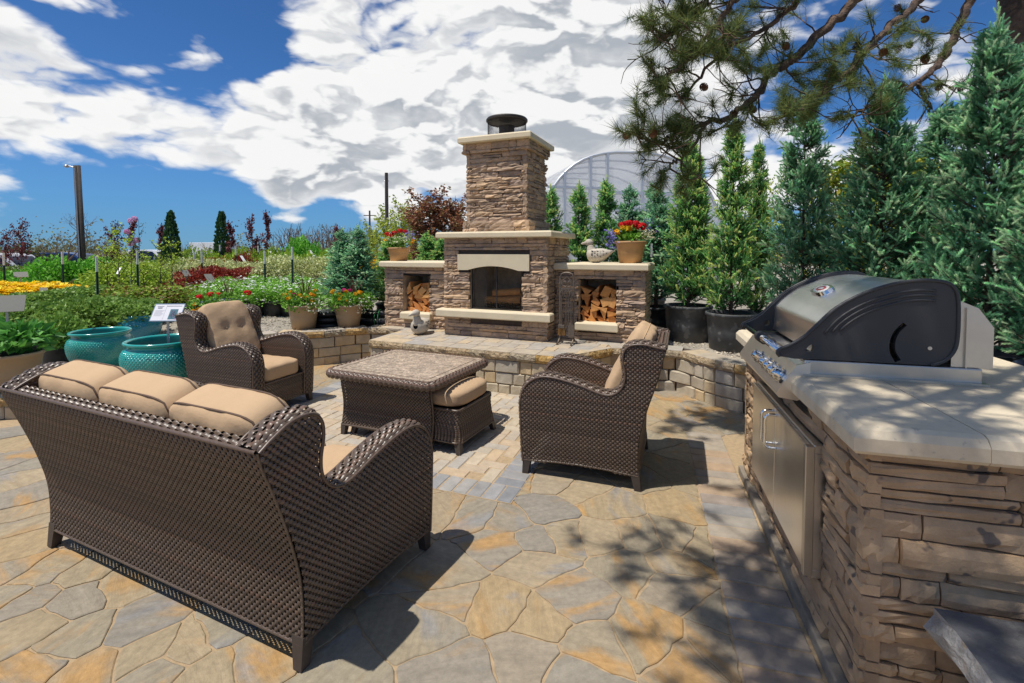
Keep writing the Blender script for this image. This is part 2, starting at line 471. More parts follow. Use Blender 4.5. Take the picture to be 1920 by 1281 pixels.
mat('glasshouse_film', col=(.78, .80, .82), rough=.35, trans=.45, alpha=.70, spec=.4)
mat('glasshouse_end', col=(.80, .82, .84), rough=.3, trans=.4, alpha=.74, spec=.4)
mat('glasshouse_frame', col=(.56, .59, .62), rough=.4, metal=.3)
mat('glasshouse_dark', col=(.03, .032, .035), rough=.6)
mat('car_glass', col=(.010, .014, .022), rough=.08, spec=.7)
mat('tyre', col=(.02, .02, .02), rough=.8)
for nm, c in (('silver', (.55, .57, .6)), ('blue', (.02, .06, .20)), ('white', (.78, .79, .80)), ('pale', (.62, .66, .70)), ('teal', (.22, .34, .38))):
    mat('car_' + nm, col=c, rough=.25, coat=.5, spec=.5)
mat('bluestone', col=(.115, .115, .118), rough=.8, var=(9, .5), bump=(30, .5, .01), bump2=(120, .4, .003), patch=(6, (.27, .23, .18), .60, .75))
mat('pale_rock', col=(.40, .38, .35), rough=.95, var=(10, .35), bump=(24, 1.0, .03), patch=(8, (.42, .28, .14), .58, .7))
mat('black_plastic', col=(.02, .021, .023), rough=.4, spec=.5)
mat('green_tie', col=(.05, .30, .10), rough=.5)
mat('bristle', col=(.42, .24, .08), rough=.9)
mat('plinth', col=(.25, .215, .17), rough=.9, var=(12, .35), bump=(60, .6, .006))
mat('plum_tag', col=(.16, .05, .04), rough=.6)
# ------------------------------------------------------------------ the ground
TH = R(22.5)                                     # the masonry stands turned by this much
FU = np.array([math.cos(TH), -math.sin(TH)]); FV = np.array([math.sin(TH), math.cos(TH)])
FO = np.array([-.907, 6.424])                    # left front foot of the chimney breast
def fw(a, b): return FO + FU * a + FV * b        # fireplace plan -> world
PLAT = .48

LOW_WALL = [(-10, 3.5), (-6.5, 4.15), (-4.8, 4.5), (-3.85, 4.62), (-3.46, 4.85), (-3.32, 5.4), (-3.34, 6.2)]
LEFT_WALL = [(-3.5, 6.15), (-3.33, 6.42), (-3.08, 6.57), (-2.78, 6.60), (-2.5, 6.75), (-2.28, 6.92), (-2.0, 6.98), tuple(fw(-.82, .16))]
PLAT_WALL = [tuple(fw(-.72, .2)), tuple(fw(-.64, -.72)), tuple(fw(1.84, -.72)), tuple(fw(2.24, -.05)), (1.50, 5.50)]
RIGHT_WALL = [(1.45, 5.47), (1.78, 5.46), (1.90, 5.36), (2.0, 5.06), (2.2, 4.74), (2.5, 4.42), (2.95, 4.05)]

def terrain_z(x, y):
    t = np.clip((y - 4.6) / 1.7 + np.clip((x + 3.2) / 2.0, -1.5, 3), 0, 1)
    t = t * t * (3 - 2 * t)
    near = .20 + .24 * t
    far = np.clip((np.hypot(x, y) - 11) / 8, 0, 1); far = far * far * (3 - 2 * far)
    return near * (1 - far) - .2 * far

def build_ground():
    C = np.array([-.6, 3.0])
    ring = LOW_WALL[:-1] + LEFT_WALL[1:-1] + [tuple(fw(-.7, .5)), tuple(fw(1.0, .5)), tuple(fw(2.4, .4)), (1.95, 5.55)] + RIGHT_WALL[3:] + \
        [(3.0, 3.2), (2.9, 1.5), (2.9, -1.5), (2.8, -6), (-2, -8), (-8, -6), (-11, -1)]
    P = np.array(ring); ang = np.unwrap(np.arctan2(P[:, 1] - C[1], P[:, 0] - C[0]))
    # push outwards a little so that the edge lies inside the wall stones
    Q = []
    for i in range(len(P)):
        a, b = P[i], P[(i + 1) % len(P)]
        n = max(2, int(np.linalg.norm(b - a) / .18))
        for t in np.linspace(0, 1, n, endpoint=False): Q.append(a + (b - a) * t)
    Q = np.array(Q); D = Q - C; L = np.linalg.norm(D, axis=1)[:, None]; D = D / L
    th = np.arctan2(D[:, 1], D[:, 0]); o = np.argsort(th); D = D[o]; L = L[o]
    ks = [0.10, .2, .4, .7, 1.1, 1.7, 2.6, 4, 6, 9, 14, 22, 36, 60, 110, 220, 500, 1500]
    rows = []
    for k in ks:
        xy = C + D * (L + k)
        z = terrain_z(xy[:, 0], xy[:, 1]) + rng.normal(0, .006, len(xy)) * (k < 20)
        rows.append(np.c_[xy, z])
    rows.insert(0, np.c_[rows[0][:, :2], np.full(len(rows[0]), -.05)])
    m = MB(); m.grid(np.array(rows), closed_v=True)
    tag(m.obj('ground', M['gravel'], smooth=True), kind='structure')
    # loose pale gravel beside the walls: stones that can be seen singly
    n = 5200
    side = rng.random(n)
    x = np.where(side < .62, U(-6.4, -2.2, n), U(1.6, 3.0, n)); y = np.where(side < .62, U(4.7, 8.6, n), U(4.4, 7.0, n))
    def clear(poly, flip):
        poly = np.array(poly); ok = np.ones(n, bool)
        return ok
    dd = np.c_[x, y] - C; t2 = np.arctan2(dd[:, 1], dd[:, 0]); thS = np.arctan2(D[:, 1], D[:, 0])
    lim = np.interp(t2, thS, L[:, 0], period=2 * math.pi)
    ok = np.linalg.norm(dd, axis=1) > lim + .30
    x, y = x[ok], y[ok]; n = len(x)
    tv = [(1, 0, 0), (-1, 0, 0), (0, 1, 0), (0, -1, 0), (0, 0, .7), (0, 0, -.4)]
    tf = [(0, 2, 4), (2, 1, 4), (1, 3, 4), (3, 0, 4), (0, 3, 5), (3, 1, 5), (1, 2, 5), (2, 0, 5)]
    g = U(.55, 1.25, n)[:, None] * np.array([[1, .95, .86]])
    part = scatter(tv, tf, np.c_[x, y, terrain_z(x, y) + .006], rng.normal(0, .35, (n, 3)) + [0, 0, 1], U(.008, .022, n), col=g)
    tag(soup('gravel', [part], M['pebble']), 'pale loose gravel between the planters and the walls', 'gravel', kind='stuff')
build_ground()

# ------------------------------------------------------------------ patio: sand bed, flagstones, pavers
patio = empty('patio'); tag(patio, kind='structure')
m = MB(); m.raw([(-13, -8, .0025), (3.6, -8, .0025), (3.6, 8, .0025), (-13, 8, .0025)], [(0, 1, 2, 3)])
m.obj('sand_bed', M['joint_sand'], patio)

SEEDS = [(-0.44,2.91),(-0.23,2.86),(-0.02,2.81),(0.21,2.91),(0.29,3.27),(0.47,3.15),(0.61,2.98),(1.07,2.93),(0.14,2.60),(-0.07,2.56),(0.29,2.64),(0.49,2.64),(0.72,2.64),(0.92,2.64),(0.12,2.40),(-0.31,2.32),(-0.27,2.15),(-0.07,2.11),(0.29,2.15),(0.60,2.38),(0.81,2.40),(0.78,2.24),(0.13,2.01),(0.56,1.94),(-0.35,1.98),(0.31,1.88),(0.07,1.85),(0.94,2.02),(0.69,1.78),(0.84,1.86),(-0.23,1.78),(0.25,1.75),(1.04,2.56),(1.37,3.73),(1.44,4.17),(1.33,3.21),(1.65,4.28),(1.91,4.39),(-2.91,2.87),(-2.66,2.54),(-2.50,2.32),(-2.33,2.32),(-2.12,2.32),(-2.21,2.16),(-1.99,2.16),(-1.87,2.27),(-2.06,1.98),(-1.78,1.91),(-1.59,1.98),(-1.61,1.78),(-1.82,1.77),(-1.46,1.86),(-1.30,1.90),(-1.22,1.99),(-0.99,1.86),(-1.15,1.76),(-1.35,1.75),(-2.34,2.17),(-4.38,4.20),(-4.14,3.97),(-3.57,3.58),(-3.79,3.62),(-3.41,3.33),(-3.15,3.15),(-2.85,2.79)]

def clip_half(poly, p, n):
    out = []
    for i in range(len(poly)):
        a, b = poly[i], poly[(i + 1) % len(poly)]
        da, db = (a[0] - p[0]) * n[0] + (a[1] - p[1]) * n[1], (b[0] - p[0]) * n[0] + (b[1] - p[1]) * n[1]
        if da <= 0: out.append(a)
        if da * db < 0:
            t = da / (da - db); out.append((a[0] + (b[0] - a[0]) * t, a[1] + (b[1] - a[1]) * t))
    return out

IW = R(15.15)
IWV = np.array([math.sin(IW), math.cos(IW)]); IRV = np.array([math.cos(IW), -math.sin(IW)]); IO = np.array([1.152, 1.551])
def isl(r, w): return IO + IRV * r + IWV * w

def build_flags():
    lr = np.random.default_rng(11)
    S = [np.array(s) for s in SEEDS]
    # carry the same irregular laying on where the photograph's stones cannot be read one by one
    tries = 0
    while tries < 5200:
        tries += 1
        p = np.array([lr.uniform(-7.5, 3.0), lr.uniform(.9, 6.4)])
        dmin = lr.uniform(.26, .54)
        if all(np.hypot(*(p - s)) > dmin for s in S): S.append(p)
    S = np.array(S); n = 0
    for i, s in enumerate(S):
        poly = [(s[0] - .6, s[1] - .6), (s[0] + .6, s[1] - .6), (s[0] + .6, s[1] + .6), (s[0] - .6, s[1] + .6)]
        for j, q in enumerate(S):
            if i == j: continue
            d = q - s; L = np.hypot(*d)
            if L > 1.7: continue
            # uneven split so that big stones stay big
            poly = clip_half(poly, s + d * .5 - d / L * .0036, d / L)
            if len(poly) < 3: break
        # keep clear of the paver border along the grill island
        e = isl(-.335, 0)
        if len(poly) >= 3 and (s - IO) @ IWV < 2.55: poly = clip_half(poly, e, IRV)
        if len(poly) < 3: continue
        P = np.array(poly); c = P.mean(0)
        A = .5 * abs(np.dot(P[:, 0], np.roll(P[:, 1], 1)) - np.dot(P[:, 1], np.roll(P[:, 0], 1)))
        if A < .006: continue
        # only what can be seen: nothing under walls and fireplace
        q = c - FO
        if q @ FV > (-.70 if q @ FU < 1.85 else .12) and -.9 < q @ FU < 3.2: continue
        if (c - IO) @ IRV > .0 and (c - IO) @ IWV < 1.9: continue
        x0, y0 = c
        if y0 > 4.4 and x0 < -4.2: continue
        # round the corners once, then rough up the edge
        Q = []
        for k in range(len(P)):
            a, b = P[k], P[(k + 1) % len(P)]
            L = np.hypot(*(b - a)); nn = max(1, int(L / .045))
            ta = .04
            for t in np.linspace(ta, 1 - ta, nn + 1): Q.append(a + (b - a) * t)
        Q = np.array(Q); nrm = Q - c; nrm /= np.linalg.norm(nrm, axis=1)[:, None]
        jit = lr.normal(0, 1, len(Q)); jit = .5 * (jit + np.roll(jit, 1))
        # the joints wander: one field moves both edges of a joint alike
        fx = .5 * np.sin(Q[:, 0] * 17 + Q[:, 1] * 9 + 2 * np.sin(Q[:, 1] * 7)) + .35 * np.sin(Q[:, 1] * 31 - Q[:, 0] * 12) + .3 * np.sin(Q[:, 0] * 53 + Q[:, 1] * 47)
        fy = .5 * np.sin(Q[:, 1] * 15 - Q[:, 0] * 11 + 2 * np.sin(Q[:, 0] * 8)) + .35 * np.sin(Q[:, 0] * 29 + Q[:, 1] * 14) + .3 * np.sin(Q[:, 1] * 57 - Q[:, 0] * 43)
        Q = Q + np.c_[fx, fy] * .013 + nrm * (jit * .0036 - .0012)[:, None]
        h = .0065 + lr.uniform(0, .0035)
        inner = Q - nrm * .0045
        k = len(Q)
        V = [(x, y, -.02) for x, y in Q - c] + [(x, y, h - .003) for x, y in Q - c] + [(x, y, h) for x, y in inner - c]
        F = [(a, (a + 1) % k, k + (a + 1) % k, k + a) for a in range(k)] + [(k + a, k + (a + 1) % k, 2 * k + (a + 1) % k, 2 * k + a) for a in range(k)] + [tuple(range(2 * k, 3 * k))]
        mb = MB(); mb.raw(V, F)
        o = mb.obj('flagstone', M['flagstone'], patio); o.location = (c[0], c[1], 0)
        n += 1
    return n
NFLAG = build_flags()

def block_mesh(name, sx, sy, sz, ch, lr, rough=0.0, seg=1):
    """a chamfered block centred in x,y with its top at z=0"""
    bm = bmesh.new(); bmesh.ops.create_cube(bm, size=1)
    for v in bm.verts: v.co = Vector((v.co.x * sx, v.co.y * sy, v.co.z * sz - sz / 2))
    bmesh.ops.bevel(bm, geom=bm.edges[:], offset=ch, segments=seg, affect='EDGES', profile=.5)
    if rough:
        for v in bm.verts: v.co += Vector(lr.normal(0, rough, 3))
    me = bpy.data.meshes.new(name); bm.to_mesh(me); bm.free()
    return me

lr0 = np.random.default_rng(3)
PW, PL = .105, .21
paver_mesh = [block_mesh('paver', PL - .008, PW - .008, .05, .006, lr0, .0012) for _ in range(4)]
for me in paver_mesh: me.materials.append(M['paver_tan'])
paver_dark = [block_mesh('paver', PL - .008, PW - .008, .05, .006, lr0, .0012) for _ in range(4)]
for me in paver_dark: me.materials.append(M['paver_grey'])

def build_rug():
    """the carpet of brick pavers laid into the flagstones under the coffee table"""
    ang = R(-20.4)
    rug = empty('paver_carpet', (-.007, 2.975, .006), ang, patio)
    W, Dp = 2.94, 2.31
    # local x runs right (towards the near corner at 0), so the carpet covers x in [-W,0], y in [0,Dp]
    m = MB(); m.box(-W, 0, 0, Dp, -.004, .0045); m.obj('joint_bed', M['joint_sand'], rug)
    def put(x, y, rz, pool):
        o = link('paver', pool[int(lr0.integers(len(pool)))], None, rug); o.location = (x, y, .010 + lr0.uniform(-.0012, .0012)); o.rotation_euler = (0, 0, rz + lr0.normal(0, .006))
    nb = int(round(W / PW)); s = W / nb
    for i in range(nb):
        put(-W + (i + .5) * s, PL / 2, math.pi / 2, paver_dark)
    nv = int(round((Dp - PL) / PW)); sv = (Dp - PL) / nv
    for i in range(nv):
        put(-PL / 2, PL + (i + .5) * sv, 0, paver_dark); put(-W + PL / 2, PL + (i + .5) * sv, 0, paver_dark)
    # herringbone field
    x0, x1, y0, y1 = -W + PL, -PL, PL, Dp
    u = PW
    nx, ny = int((x1 - x0) / u) , int((y1 - y0) / u)
    ux, uy = (x1 - x0) / nx, (y1 - y0) / ny
    for i in range(nx):
        for j in range(ny):
            k = (i - j) % 4
            if k == 0:   # horizontal brick covers (i,j),(i+1,j)
                if i + 1 < nx: put(x0 + (i + 1) * ux, y0 + (j + .5) * uy, 0, paver_mesh)
            elif k == 3 and j + 1 < ny:   # vertical brick covers (i,j),(i,j+1)
                put(x0 + (i + .5) * ux, y0 + (j + 1) * uy, math.pi / 2, paver_mesh)
build_rug()

def build_border():
    """soldier course between the flagstones and the grill island"""
    pool = [block_mesh('border_paver', .290, .114, .05, .007, lr0, .0015) for _ in range(4)]
    for me in pool: me.materials.append(M['paver_border'])
    w = -1.0
    while w < 2.6:
        c = isl(-.185 + lr0.uniform(-.003, .003), w)
        o = link('border_paver', pool[int(lr0.integers(4))], None, patio)
        o.location = (c[0], c[1], .009 + lr0.uniform(-.001, .002)); o.rotation_euler = (0, 0, -IW + lr0.normal(0, .006))
        w += .124
build_border()

# ------------------------------------------------------------------ block walls
def wall_stone_mesh(lr, name='wall_block'):
    """unit block: x in [-.5,.5], z in [-.5,.5], face at y=0, tumbled edges"""
    nx, nz = 5, 4
    xs = np.array([-.5, -.44, 0, .44, .5]); zs = np.array([-.5, -.42, .42, .5])
    V = []
    for z in zs:
        for x in xs:
            edge = (abs(x) > .47) + (abs(z) > .47)
            V.append((x * (1 - .012 * edge), .012 * edge + lr.normal(0, .003), z))
    F = [(j * nx + i, j * nx + i + 1, (j + 1) * nx + i + 1, (j + 1) * nx + i) for j in range(nz - 1) for i in range(nx - 1)]
    b = len(V)
    V += [(-.49, .09, -.5), (.49, .09, -.5), (.49, .09, .5), (-.49, .09, .5)]
    F += [(0, b, b + 1, 4, 3, 2, 1), (4, b + 1, b + 2, 19, 14, 9), (15, 16, 17, 18, 19, b + 2, b + 3), (0, 5, 10, 15, b + 3, b), (b, b + 3, b + 2, b + 1)]
    mb = MB(); mb.raw(V, F); me = mb.mesh(name, smooth=False); return me

wall_pool = [wall_stone_mesh(lr0) for _ in range(8)]
for me in wall_pool: me.materials.append(M['wall_block'])
def rock_cap_mesh(lr):
    """cap unit: x length, smooth top at z=0, rock face at y=0"""
    nx = 7; xs = np.linspace(-.5, .5, nx); zs = [0, -.03, -.06, -.088]
    V = []
    for j, z in enumerate(zs):
        for x in xs:
            V.append((x, (0.004 if j in (0, 3) else -.010) + lr.normal(0, .005) * (j in (1, 2)), z))
    F = [(j * nx + i, (j + 1) * nx + i, (j + 1) * nx + i + 1, j * nx + i + 1) for j in range(3) for i in range(nx - 1)]
    b = len(V)
    V += [(-.5, .12, -.088), (.5, .12, -.088), (.5, .12, -.01), (-.5, .12, -.01)]
    F += [(0, b + 3, b, 3 * nx, 2 * nx, nx), (nx - 1, 2 * nx - 1, 3 * nx - 1, 4 * nx - 1, b + 1, b + 2), tuple([b, b + 1] + [4 * nx - 1 - i for i in range(nx)])]
    mb = MB(); mb.raw(V, F); return mb.mesh('cap_face')
cap_pool = [rock_cap_mesh(lr0) for _ in range(6)]
for me in cap_pool: me.materials.append(M['cap_rock'])
cap_top_pool = [block_mesh('cap_stone', 1, 1, .03, .004, lr0) for _ in range(1)]
for me in cap_top_pool: me.materials.append(M['cap_stone'])

def offset_poly(P, d):
    P = np.asarray(P, float); t = np.gradient(P, axis=0); t /= np.linalg.norm(t, axis=1)[:, None]
    n = np.c_[-t[:, 1], t[:, 0]]
    return P + n * d

def along(P, s):
    P = np.asarray(P, float); d = np.r_[0, np.cumsum(np.linalg.norm(np.diff(P, axis=0), axis=1))]
    return np.array([np.interp(s, d, P[:, 0]), np.interp(s, d, P[:, 1])])

def block_wall(parent, line, z_top, z_bot=-.01, cap=True, inward=1, smooth=True, capw=.27, seed=1, hts=(.145, .13, .12)):
    """courses of tumbled blocks along a plan line; the face looks to the line's right side (inward=1)"""
    lr = np.random.default_rng(seed)
    P = spline([list(p) for p in line], 8) if smooth else np.array(line, float)
    segs = [P] if smooth else [P[i:i + 2] for i in range(len(P) - 1)]
    for S in segs:
        L = plen(S); z = z_top - (.088 if cap else 0)
        core = []
        course = 0
        while z > z_bot + .02:
            h = min(hts[course % len(hts)], z - z_bot)
            s = -lr.uniform(0, .12)
            while s < L - .01:
                l = lr.choice([.14, .21, .29, .30]); a, b = max(s, 0), min(s + l, L)
                if b - a > .05:
                    p, q = along(S, a), along(S, b); c = (p + q) / 2; d = q - p; ln = np.hypot(*d)
                    o = link('wall_block', wall_pool[int(lr.integers(8))], None, parent)
                    o.location = (c[0] + lr.normal(0, .003), c[1] + lr.normal(0, .003), z - h / 2); o.scale = (ln - .006, 1, h - .006)
                    o.rotation_euler = (0, 0, math.atan2(d[1], d[0]))
                s += l
            z -= h; course += 1
        n = max(2, int(L / .12)); ss = np.linspace(0, L, n); pts = np.array([along(S, s) for s in ss])
        t = np.gradient(pts, axis=0); t /= np.linalg.norm(t, axis=1)[:, None]; nn = np.c_[-t[:, 1], t[:, 0]]
        back = pts + nn * .024
        rear = pts + nn * capw * .9
        mb = MB(); mb.grid(np.stack([np.c_[back, np.full(n, -.01)], np.c_[back, np.full(n, z_top - .02)], np.c_[rear, np.full(n, z_top - .02)], np.c_[rear, np.full(n, -.01)]]))
        mb.obj('wall_core', M['mortar_core'], parent)
        if cap:
            s = 0.0
            while s < L - .02:
                l = lr.choice([.20, .30, .30]); b = min(s + l, L)
                if L - b < .08: b = L
                p, q = along(S, s), along(S, b); d = q - p; ln = np.hypot(*d); d = d / ln; nv = np.array([-d[1], d[0]])
                c = (p + q) / 2 - nv * .018
                o = link('cap_face', cap_pool[int(lr.integers(6))], None, parent); o.location = (c[0], c[1], z_top); o.scale = (ln - .004, 1, 1); o.rotation_euler = (0, 0, math.atan2(d[1], d[0]))
                c2 = (p + q) / 2 + nv * (capw / 2 - .012)
                o = link('cap_stone', cap_top_pool[0], None, parent); o.location = (c2[0], c2[1], z_top + .002 + lr.uniform(0, .002)); o.scale = (ln - .004, capw, 1); o.rotation_euler = (0, 0, math.atan2(d[1], d[0]))
                s = b

w1 = thing('retaining_wall', 'low block garden wall under the teal pots on the left', 'wall'); block_wall(w1, LOW_WALL[1:], .22, seed=21, hts=(.134,))
w2 = thing('retaining_wall', 'block wall with stone cap carrying two tan planters behind the armchair', 'wall'); block_wall(w2, LEFT_WALL, .48, seed=22)
w3 = thing('retaining_wall', 'curved block wall between the hearth and the grill island', 'wall'); block_wall(w3, RIGHT_WALL, .48, seed=23)
hearth = thing('raised_hearth', 'raised stone hearth platform of tumbled blocks below the fireplace', 'hearth platform')
block_wall(hearth, PLAT_WALL, PLAT, smooth=False, seed=24, capw=.24)

def hearth_top():
    lr = np.random.default_rng(31)
    m = MB()
    poly = [fw(-.66, -.70), fw(1.83, -.70), fw(2.22, -.05), fw(2.75, .02), fw(2.75, 1.4), fw(-1.3, 1.4), fw(-1.3, .2), fw(-.70, .18)]
    m.prism([tuple(p) for p in poly], 'z', .05, PLAT - .006); m.obj('fill', M['joint_sand'], hearth)
    # paving stones on top, laid in rows parallel to the front edge
    b = -.485; 
    while b < .42:
        d = lr.choice([.14, .2]); a = -.66 + lr.uniform(0, .1) if b < .1 else -1.28
        end = 1.82 + (b + .70) * .58 if b < -.02 else 2.72
        while a < end - .05:
            l = lr.choice([.14, .2, .28]); l = min(l, end - a)
            if end - a - l < .07: l = end - a
            c = fw(a + l / 2, b + d / 2)
            o = link('cap_stone', cap_top_pool[0], None, hearth); o.location = (c[0], c[1], PLAT + .003 + lr.uniform(0, .002)); o.scale = (l - .006, d - .006, 1); o.rotation_euler = (0, 0, -TH)
            a += l
        b += d
hearth_top()

# ------------------------------------------------------------------ stacked ledger stone
def ledger_mesh(lr, amp=1.0):
    """unit stone: x,z in [-.5,.5], split face near y=0, real depth in metres"""
    nx, nz = 6, 4
    xs = np.array([-.5, -.3, -.1, .12, .32, .5]) ; zs = np.array([-.5, -.18, .16, .5])
    base = lr.uniform(-.006, .010); tilt = lr.normal(0, .004) * amp; tz = lr.normal(0, .006) * amp
    V = []
    for j, z in enumerate(zs):
        for i, x in enumerate(xs):
            e = (i in (0, nx - 1)) + (j in (0, nz - 1))
            y = base + tilt * x * 2 + tz * z * 2 + lr.normal(0, .0055) * amp + .005 * e
            V.append((x + (0 if i in (0, nx - 1) else lr.normal(0, .03)), y, z * (1 + (lr.normal(0, .02) if j in (0, 3) else lr.normal(0, .1 * amp)))))
    F = [(j * nx + i, j * nx + i + 1, (j + 1) * nx + i + 1, (j + 1) * nx + i) for j in range(nz - 1) for i in range(nx - 1)]
    b = len(V); V += [(-.5, .055, -.5), (.5, .055, -.5), (.5, .055, .5), (-.5, .055, .5)]
    F += [tuple([b, b + 1] + list(range(nx - 1, -1, -1))), tuple([b + 2, b + 3] + [(nz - 1) * nx + i for i in range(nx)]),
          (b + 1, b + 2, 4 * nx - 1, 3 * nx - 1, 2 * nx - 1, nx - 1), (b + 3, b, 0, nx, 2 * nx, 3 * nx)]
    mb = MB(); mb.raw(V, F); return mb.mesh('ledger_stone')
lrL = np.random.default_rng(5)
ledger_pool = [ledger_mesh(lrL) for _ in range(22)]
for me in ledger_pool: me.materials.append(M['ledger'])
ledger_pool_g = [ledger_mesh(lrL, .48) for _ in range(22)]
for me in ledger_pool_g: me.materials.append(M['ledger_grey'])

def ledger_face(parent, o2, d2, width, z0, z1, holes=(), pool=ledger_pool, seed=0, lens=(.12, .16, .22, .28, .36), hts=(.042, .055, .068, .08), proud=.0, cut=None):
    """stones on a vertical face: start o2 (local xy), direction d2, the face looks to the right of d2"""
    lr = np.random.default_rng(seed); d2 = np.array(d2, float); d2 /= np.hypot(*d2)
    n2 = np.array([d2[1], -d2[0]]); rz = math.atan2(d2[1], d2[0])
    z = z0; row = 0
    while z < z1 - .012:
        h = lr.choice(hts)
        if z1 - z - h < .035: h = z1 - z
        s = -lr.uniform(0, .1); 
        while s < width - .005:
            l = lr.choice(lens) * lr.uniform(.85, 1.15)
            a, b = max(0, s), min(width, s + l)
            if width - b < .06: b = width; l = b - s
            iv = [(a, b)]
            for (ha, hb, hz0, hz1) in holes:
                if z + h > hz0 + .012 and z < hz1 - .012:
                    nv = []
                    for p, q in iv:
                        if hb <= p or ha >= q: nv.append((p, q)); continue
                        if p < ha: nv.append((p, ha))
                        if q > hb: nv.append((hb, q))
                    iv = nv
            for p, q in iv:
                if q - p < .03: continue
                c = np.array(o2) + d2 * (p + q) / 2 + n2 * (proud + lr.uniform(-.004, .007))
                # a tall course is now and then two thin stones
                two = h > .062 and lr.random() < .22
                for zz, hh in (((z + h * .27, h * .5), (z + h * .76, h * .46)) if two else ((z + h / 2, h),)):
                    o = link('ledger_stone', pool[int(lr.integers(len(pool)))], None, parent)
                    o.location = (c[0], c[1], zz); o.scale = (q - p - .005, 1, hh - .005); o.rotation_euler = (0, 0, rz)
            s += l
        z += h; row += 1

def slab(parent, name, x0, x1, y0, y1, z0, z1, matn='limestone', ch=.022, label=None, e=(1, 1, 1, 1)):
    """cast slab with a chamfered upper edge and a small lower arris"""
    m = MB()
    k = [f if f else .06 for f in e]      # left, right, front, back: 0 = butts against a neighbour
    def ring(i, z): return [(x0 + i * k[0], y0 + i * k[2], z), (x1 - i * k[1], y0 + i * k[2], z), (x1 - i * k[1], y1 - i * k[3], z), (x0 + i * k[0], y1 - i * k[3], z)]
    zs = [(.010, z0), (0, z0 + .012), (0, z1 - ch * .9), (ch * .45, z1 - ch * .25), (ch, z1)]
    V = [v for i, z in zs for v in ring(i, z)]
    F = [(0, 3, 2, 1)] + [(k * 4 + i, k * 4 + (i + 1) % 4, (k + 1) * 4 + (i + 1) % 4, (k + 1) * 4 + i) for k in range(len(zs) - 1) for i in range(4)] + [tuple(range(len(V) - 4, len(V)))]
    m.raw(V, F); o = m.obj(name, M[matn], parent)
    if label: o['label'] = label
    return o

# ------------------------------------------------------------------ fireplace (local x along the front, y into depth, z up from the patio)
fp = thing('outdoor_fireplace', 'tall stacked stone outdoor fireplace with cream mantel and chimney', 'fireplace', (FO[0], FO[1], 0), -TH)
BW, BD = 1.448, .98
Z0 = PLAT + .004
m = MB()
m.box(.03, .36, .03, BD - .03, Z0, 1.755); m.box(BW - .31, BW - .03, .03, BD - .03, Z0, 1.755)
m.box(.36, BW - .31, .62, BD - .03, Z0, 1.755); m.box(.36, BW - .31, .03, .62, Z0, .80); m.box(.36, BW - .31, .03, .62, 1.44, 1.755)
m.box(.30, 1.105, .15, .90, 1.84, 3.0); m.obj('core', M['mortar_core'], fp)
ledger_face(fp, (0, 0), (1, 0), BW, Z0, 1.765, holes=[(.385, 1.11, .70, 1.45), (.217, 1.217, 1.345, 1.553)], seed=41)
ledger_face(fp, (BW, 0), (0, 1), BD, Z0, 1.765, seed=42)
ledger_face(fp, (0, BD), (0, -1), BD, Z0, 1.765, seed=43)
# chimney: flared foot, shaft, corbel
for (x0, x1, y0, y1, z0, z1, sd) in ((.235, 1.175, .09, .95, 1.842, 1.99, 44), (.272, 1.131, .125, .92, 1.985, 2.875, 46), (.238, 1.168, .09, .95, 2.872, 3.0, 48)):
    ledger_face(fp, (x0, y0), (1, 0), x1 - x0, z0, z1, seed=sd, hts=(.038, .05, .06, .072))
    ledger_face(fp, (x1, y0), (0, 1), y1 - y0, z0, z1, seed=sd + 1, hts=(.038, .05, .06, .072))
    ledger_face(fp, (x0, y1), (0, -1), y1 - y0, z0, z1, seed=sd + 100, hts=(.05, .06, .072))
slab(fp, 'mantel', -.075, BW + .075, -.085, BD + .05, 1.762, 1.842)
slab(fp, 'chimney_cap', .195, 1.215, .03, 1.0, 3.0, 3.083)
slab(fp, 'hearth_ledge', -.06, BW + .07, -.115, .06, .735, .838)
m = MB()   # arched lintel
xs = np.linspace(.217, 1.217, 15); arch = 1.347 + .055 * np.clip(1 - ((xs - .717) / .36) ** 2, 0, 1)
m.prism([(x, z) for x, z in zip(xs, arch)] + [(1.217, 1.553), (.217, 1.553)], 'y', -.022, .035); m.obj('lintel', M['limestone'], fp)
# firebox: brick lining, glass doors, grate and logs
m = MB(); x0, x1, y1, z0, z1 = .385, 1.11, .60, .80, 1.42
m.raw([(x0, .03, z0), (x1, .03, z0), (x1 - .08, y1, z0), (x0 + .08, y1, z0), (x0, .03, z1), (x1, .03, z1), (x1 - .08, y1, z1), (x0 + .08, y1, z1)],
      [(0, 1, 2, 3), (0, 3, 7, 4), (2, 1, 5, 6), (3, 2, 6, 7), (4, 7, 6, 5)]); m.obj('firebox_lining', M['fire_brick'], fp)
m = MB()
for a, b, c, d in ((.389, 1.107, .842, .856), (.389, 1.107, 1.388, 1.40), (.389, .403, .856, 1.388), (1.093, 1.107, .856, 1.388), (.741, .755, .856, 1.388)): m.box(a, b, .045, .06, c, d)
dfr = m.obj('door_frame', M['black_iron'], fp)
for a, b in ((.403, .741), (.755, 1.093)):
    m = MB(); m.raw([(a, .052, .856), (b, .052, .856), (b, .052, 1.388), (a, .052, 1.388)], [(0, 1, 2, 3)]); m.obj('pane', M['fire_glass'], fp)
m = MB()
pl = np.linspace(.41, .60, 40); m.grid(np.array([[(x, .075 + .006 * math.sin(i * 1.9), z) for i, x in enumerate(pl)] for z in (.86, 1.385)]))
m.obj('spark_curtain', mat('spark_screen', col=(.10, .09, .08), rough=.6, metal=.4, alpha=.5), fp, smooth=True)
m = MB()
for x in np.linspace(.56, .94, 6): m.tube([(x, .12, .93), (x, .14, .88), (x, .4, .88)], .008, 6)
m.tube([(.54, .2, .87), (.96, .2, .87)], .008, 6); m.obj('grate', M['black_iron'], fp)
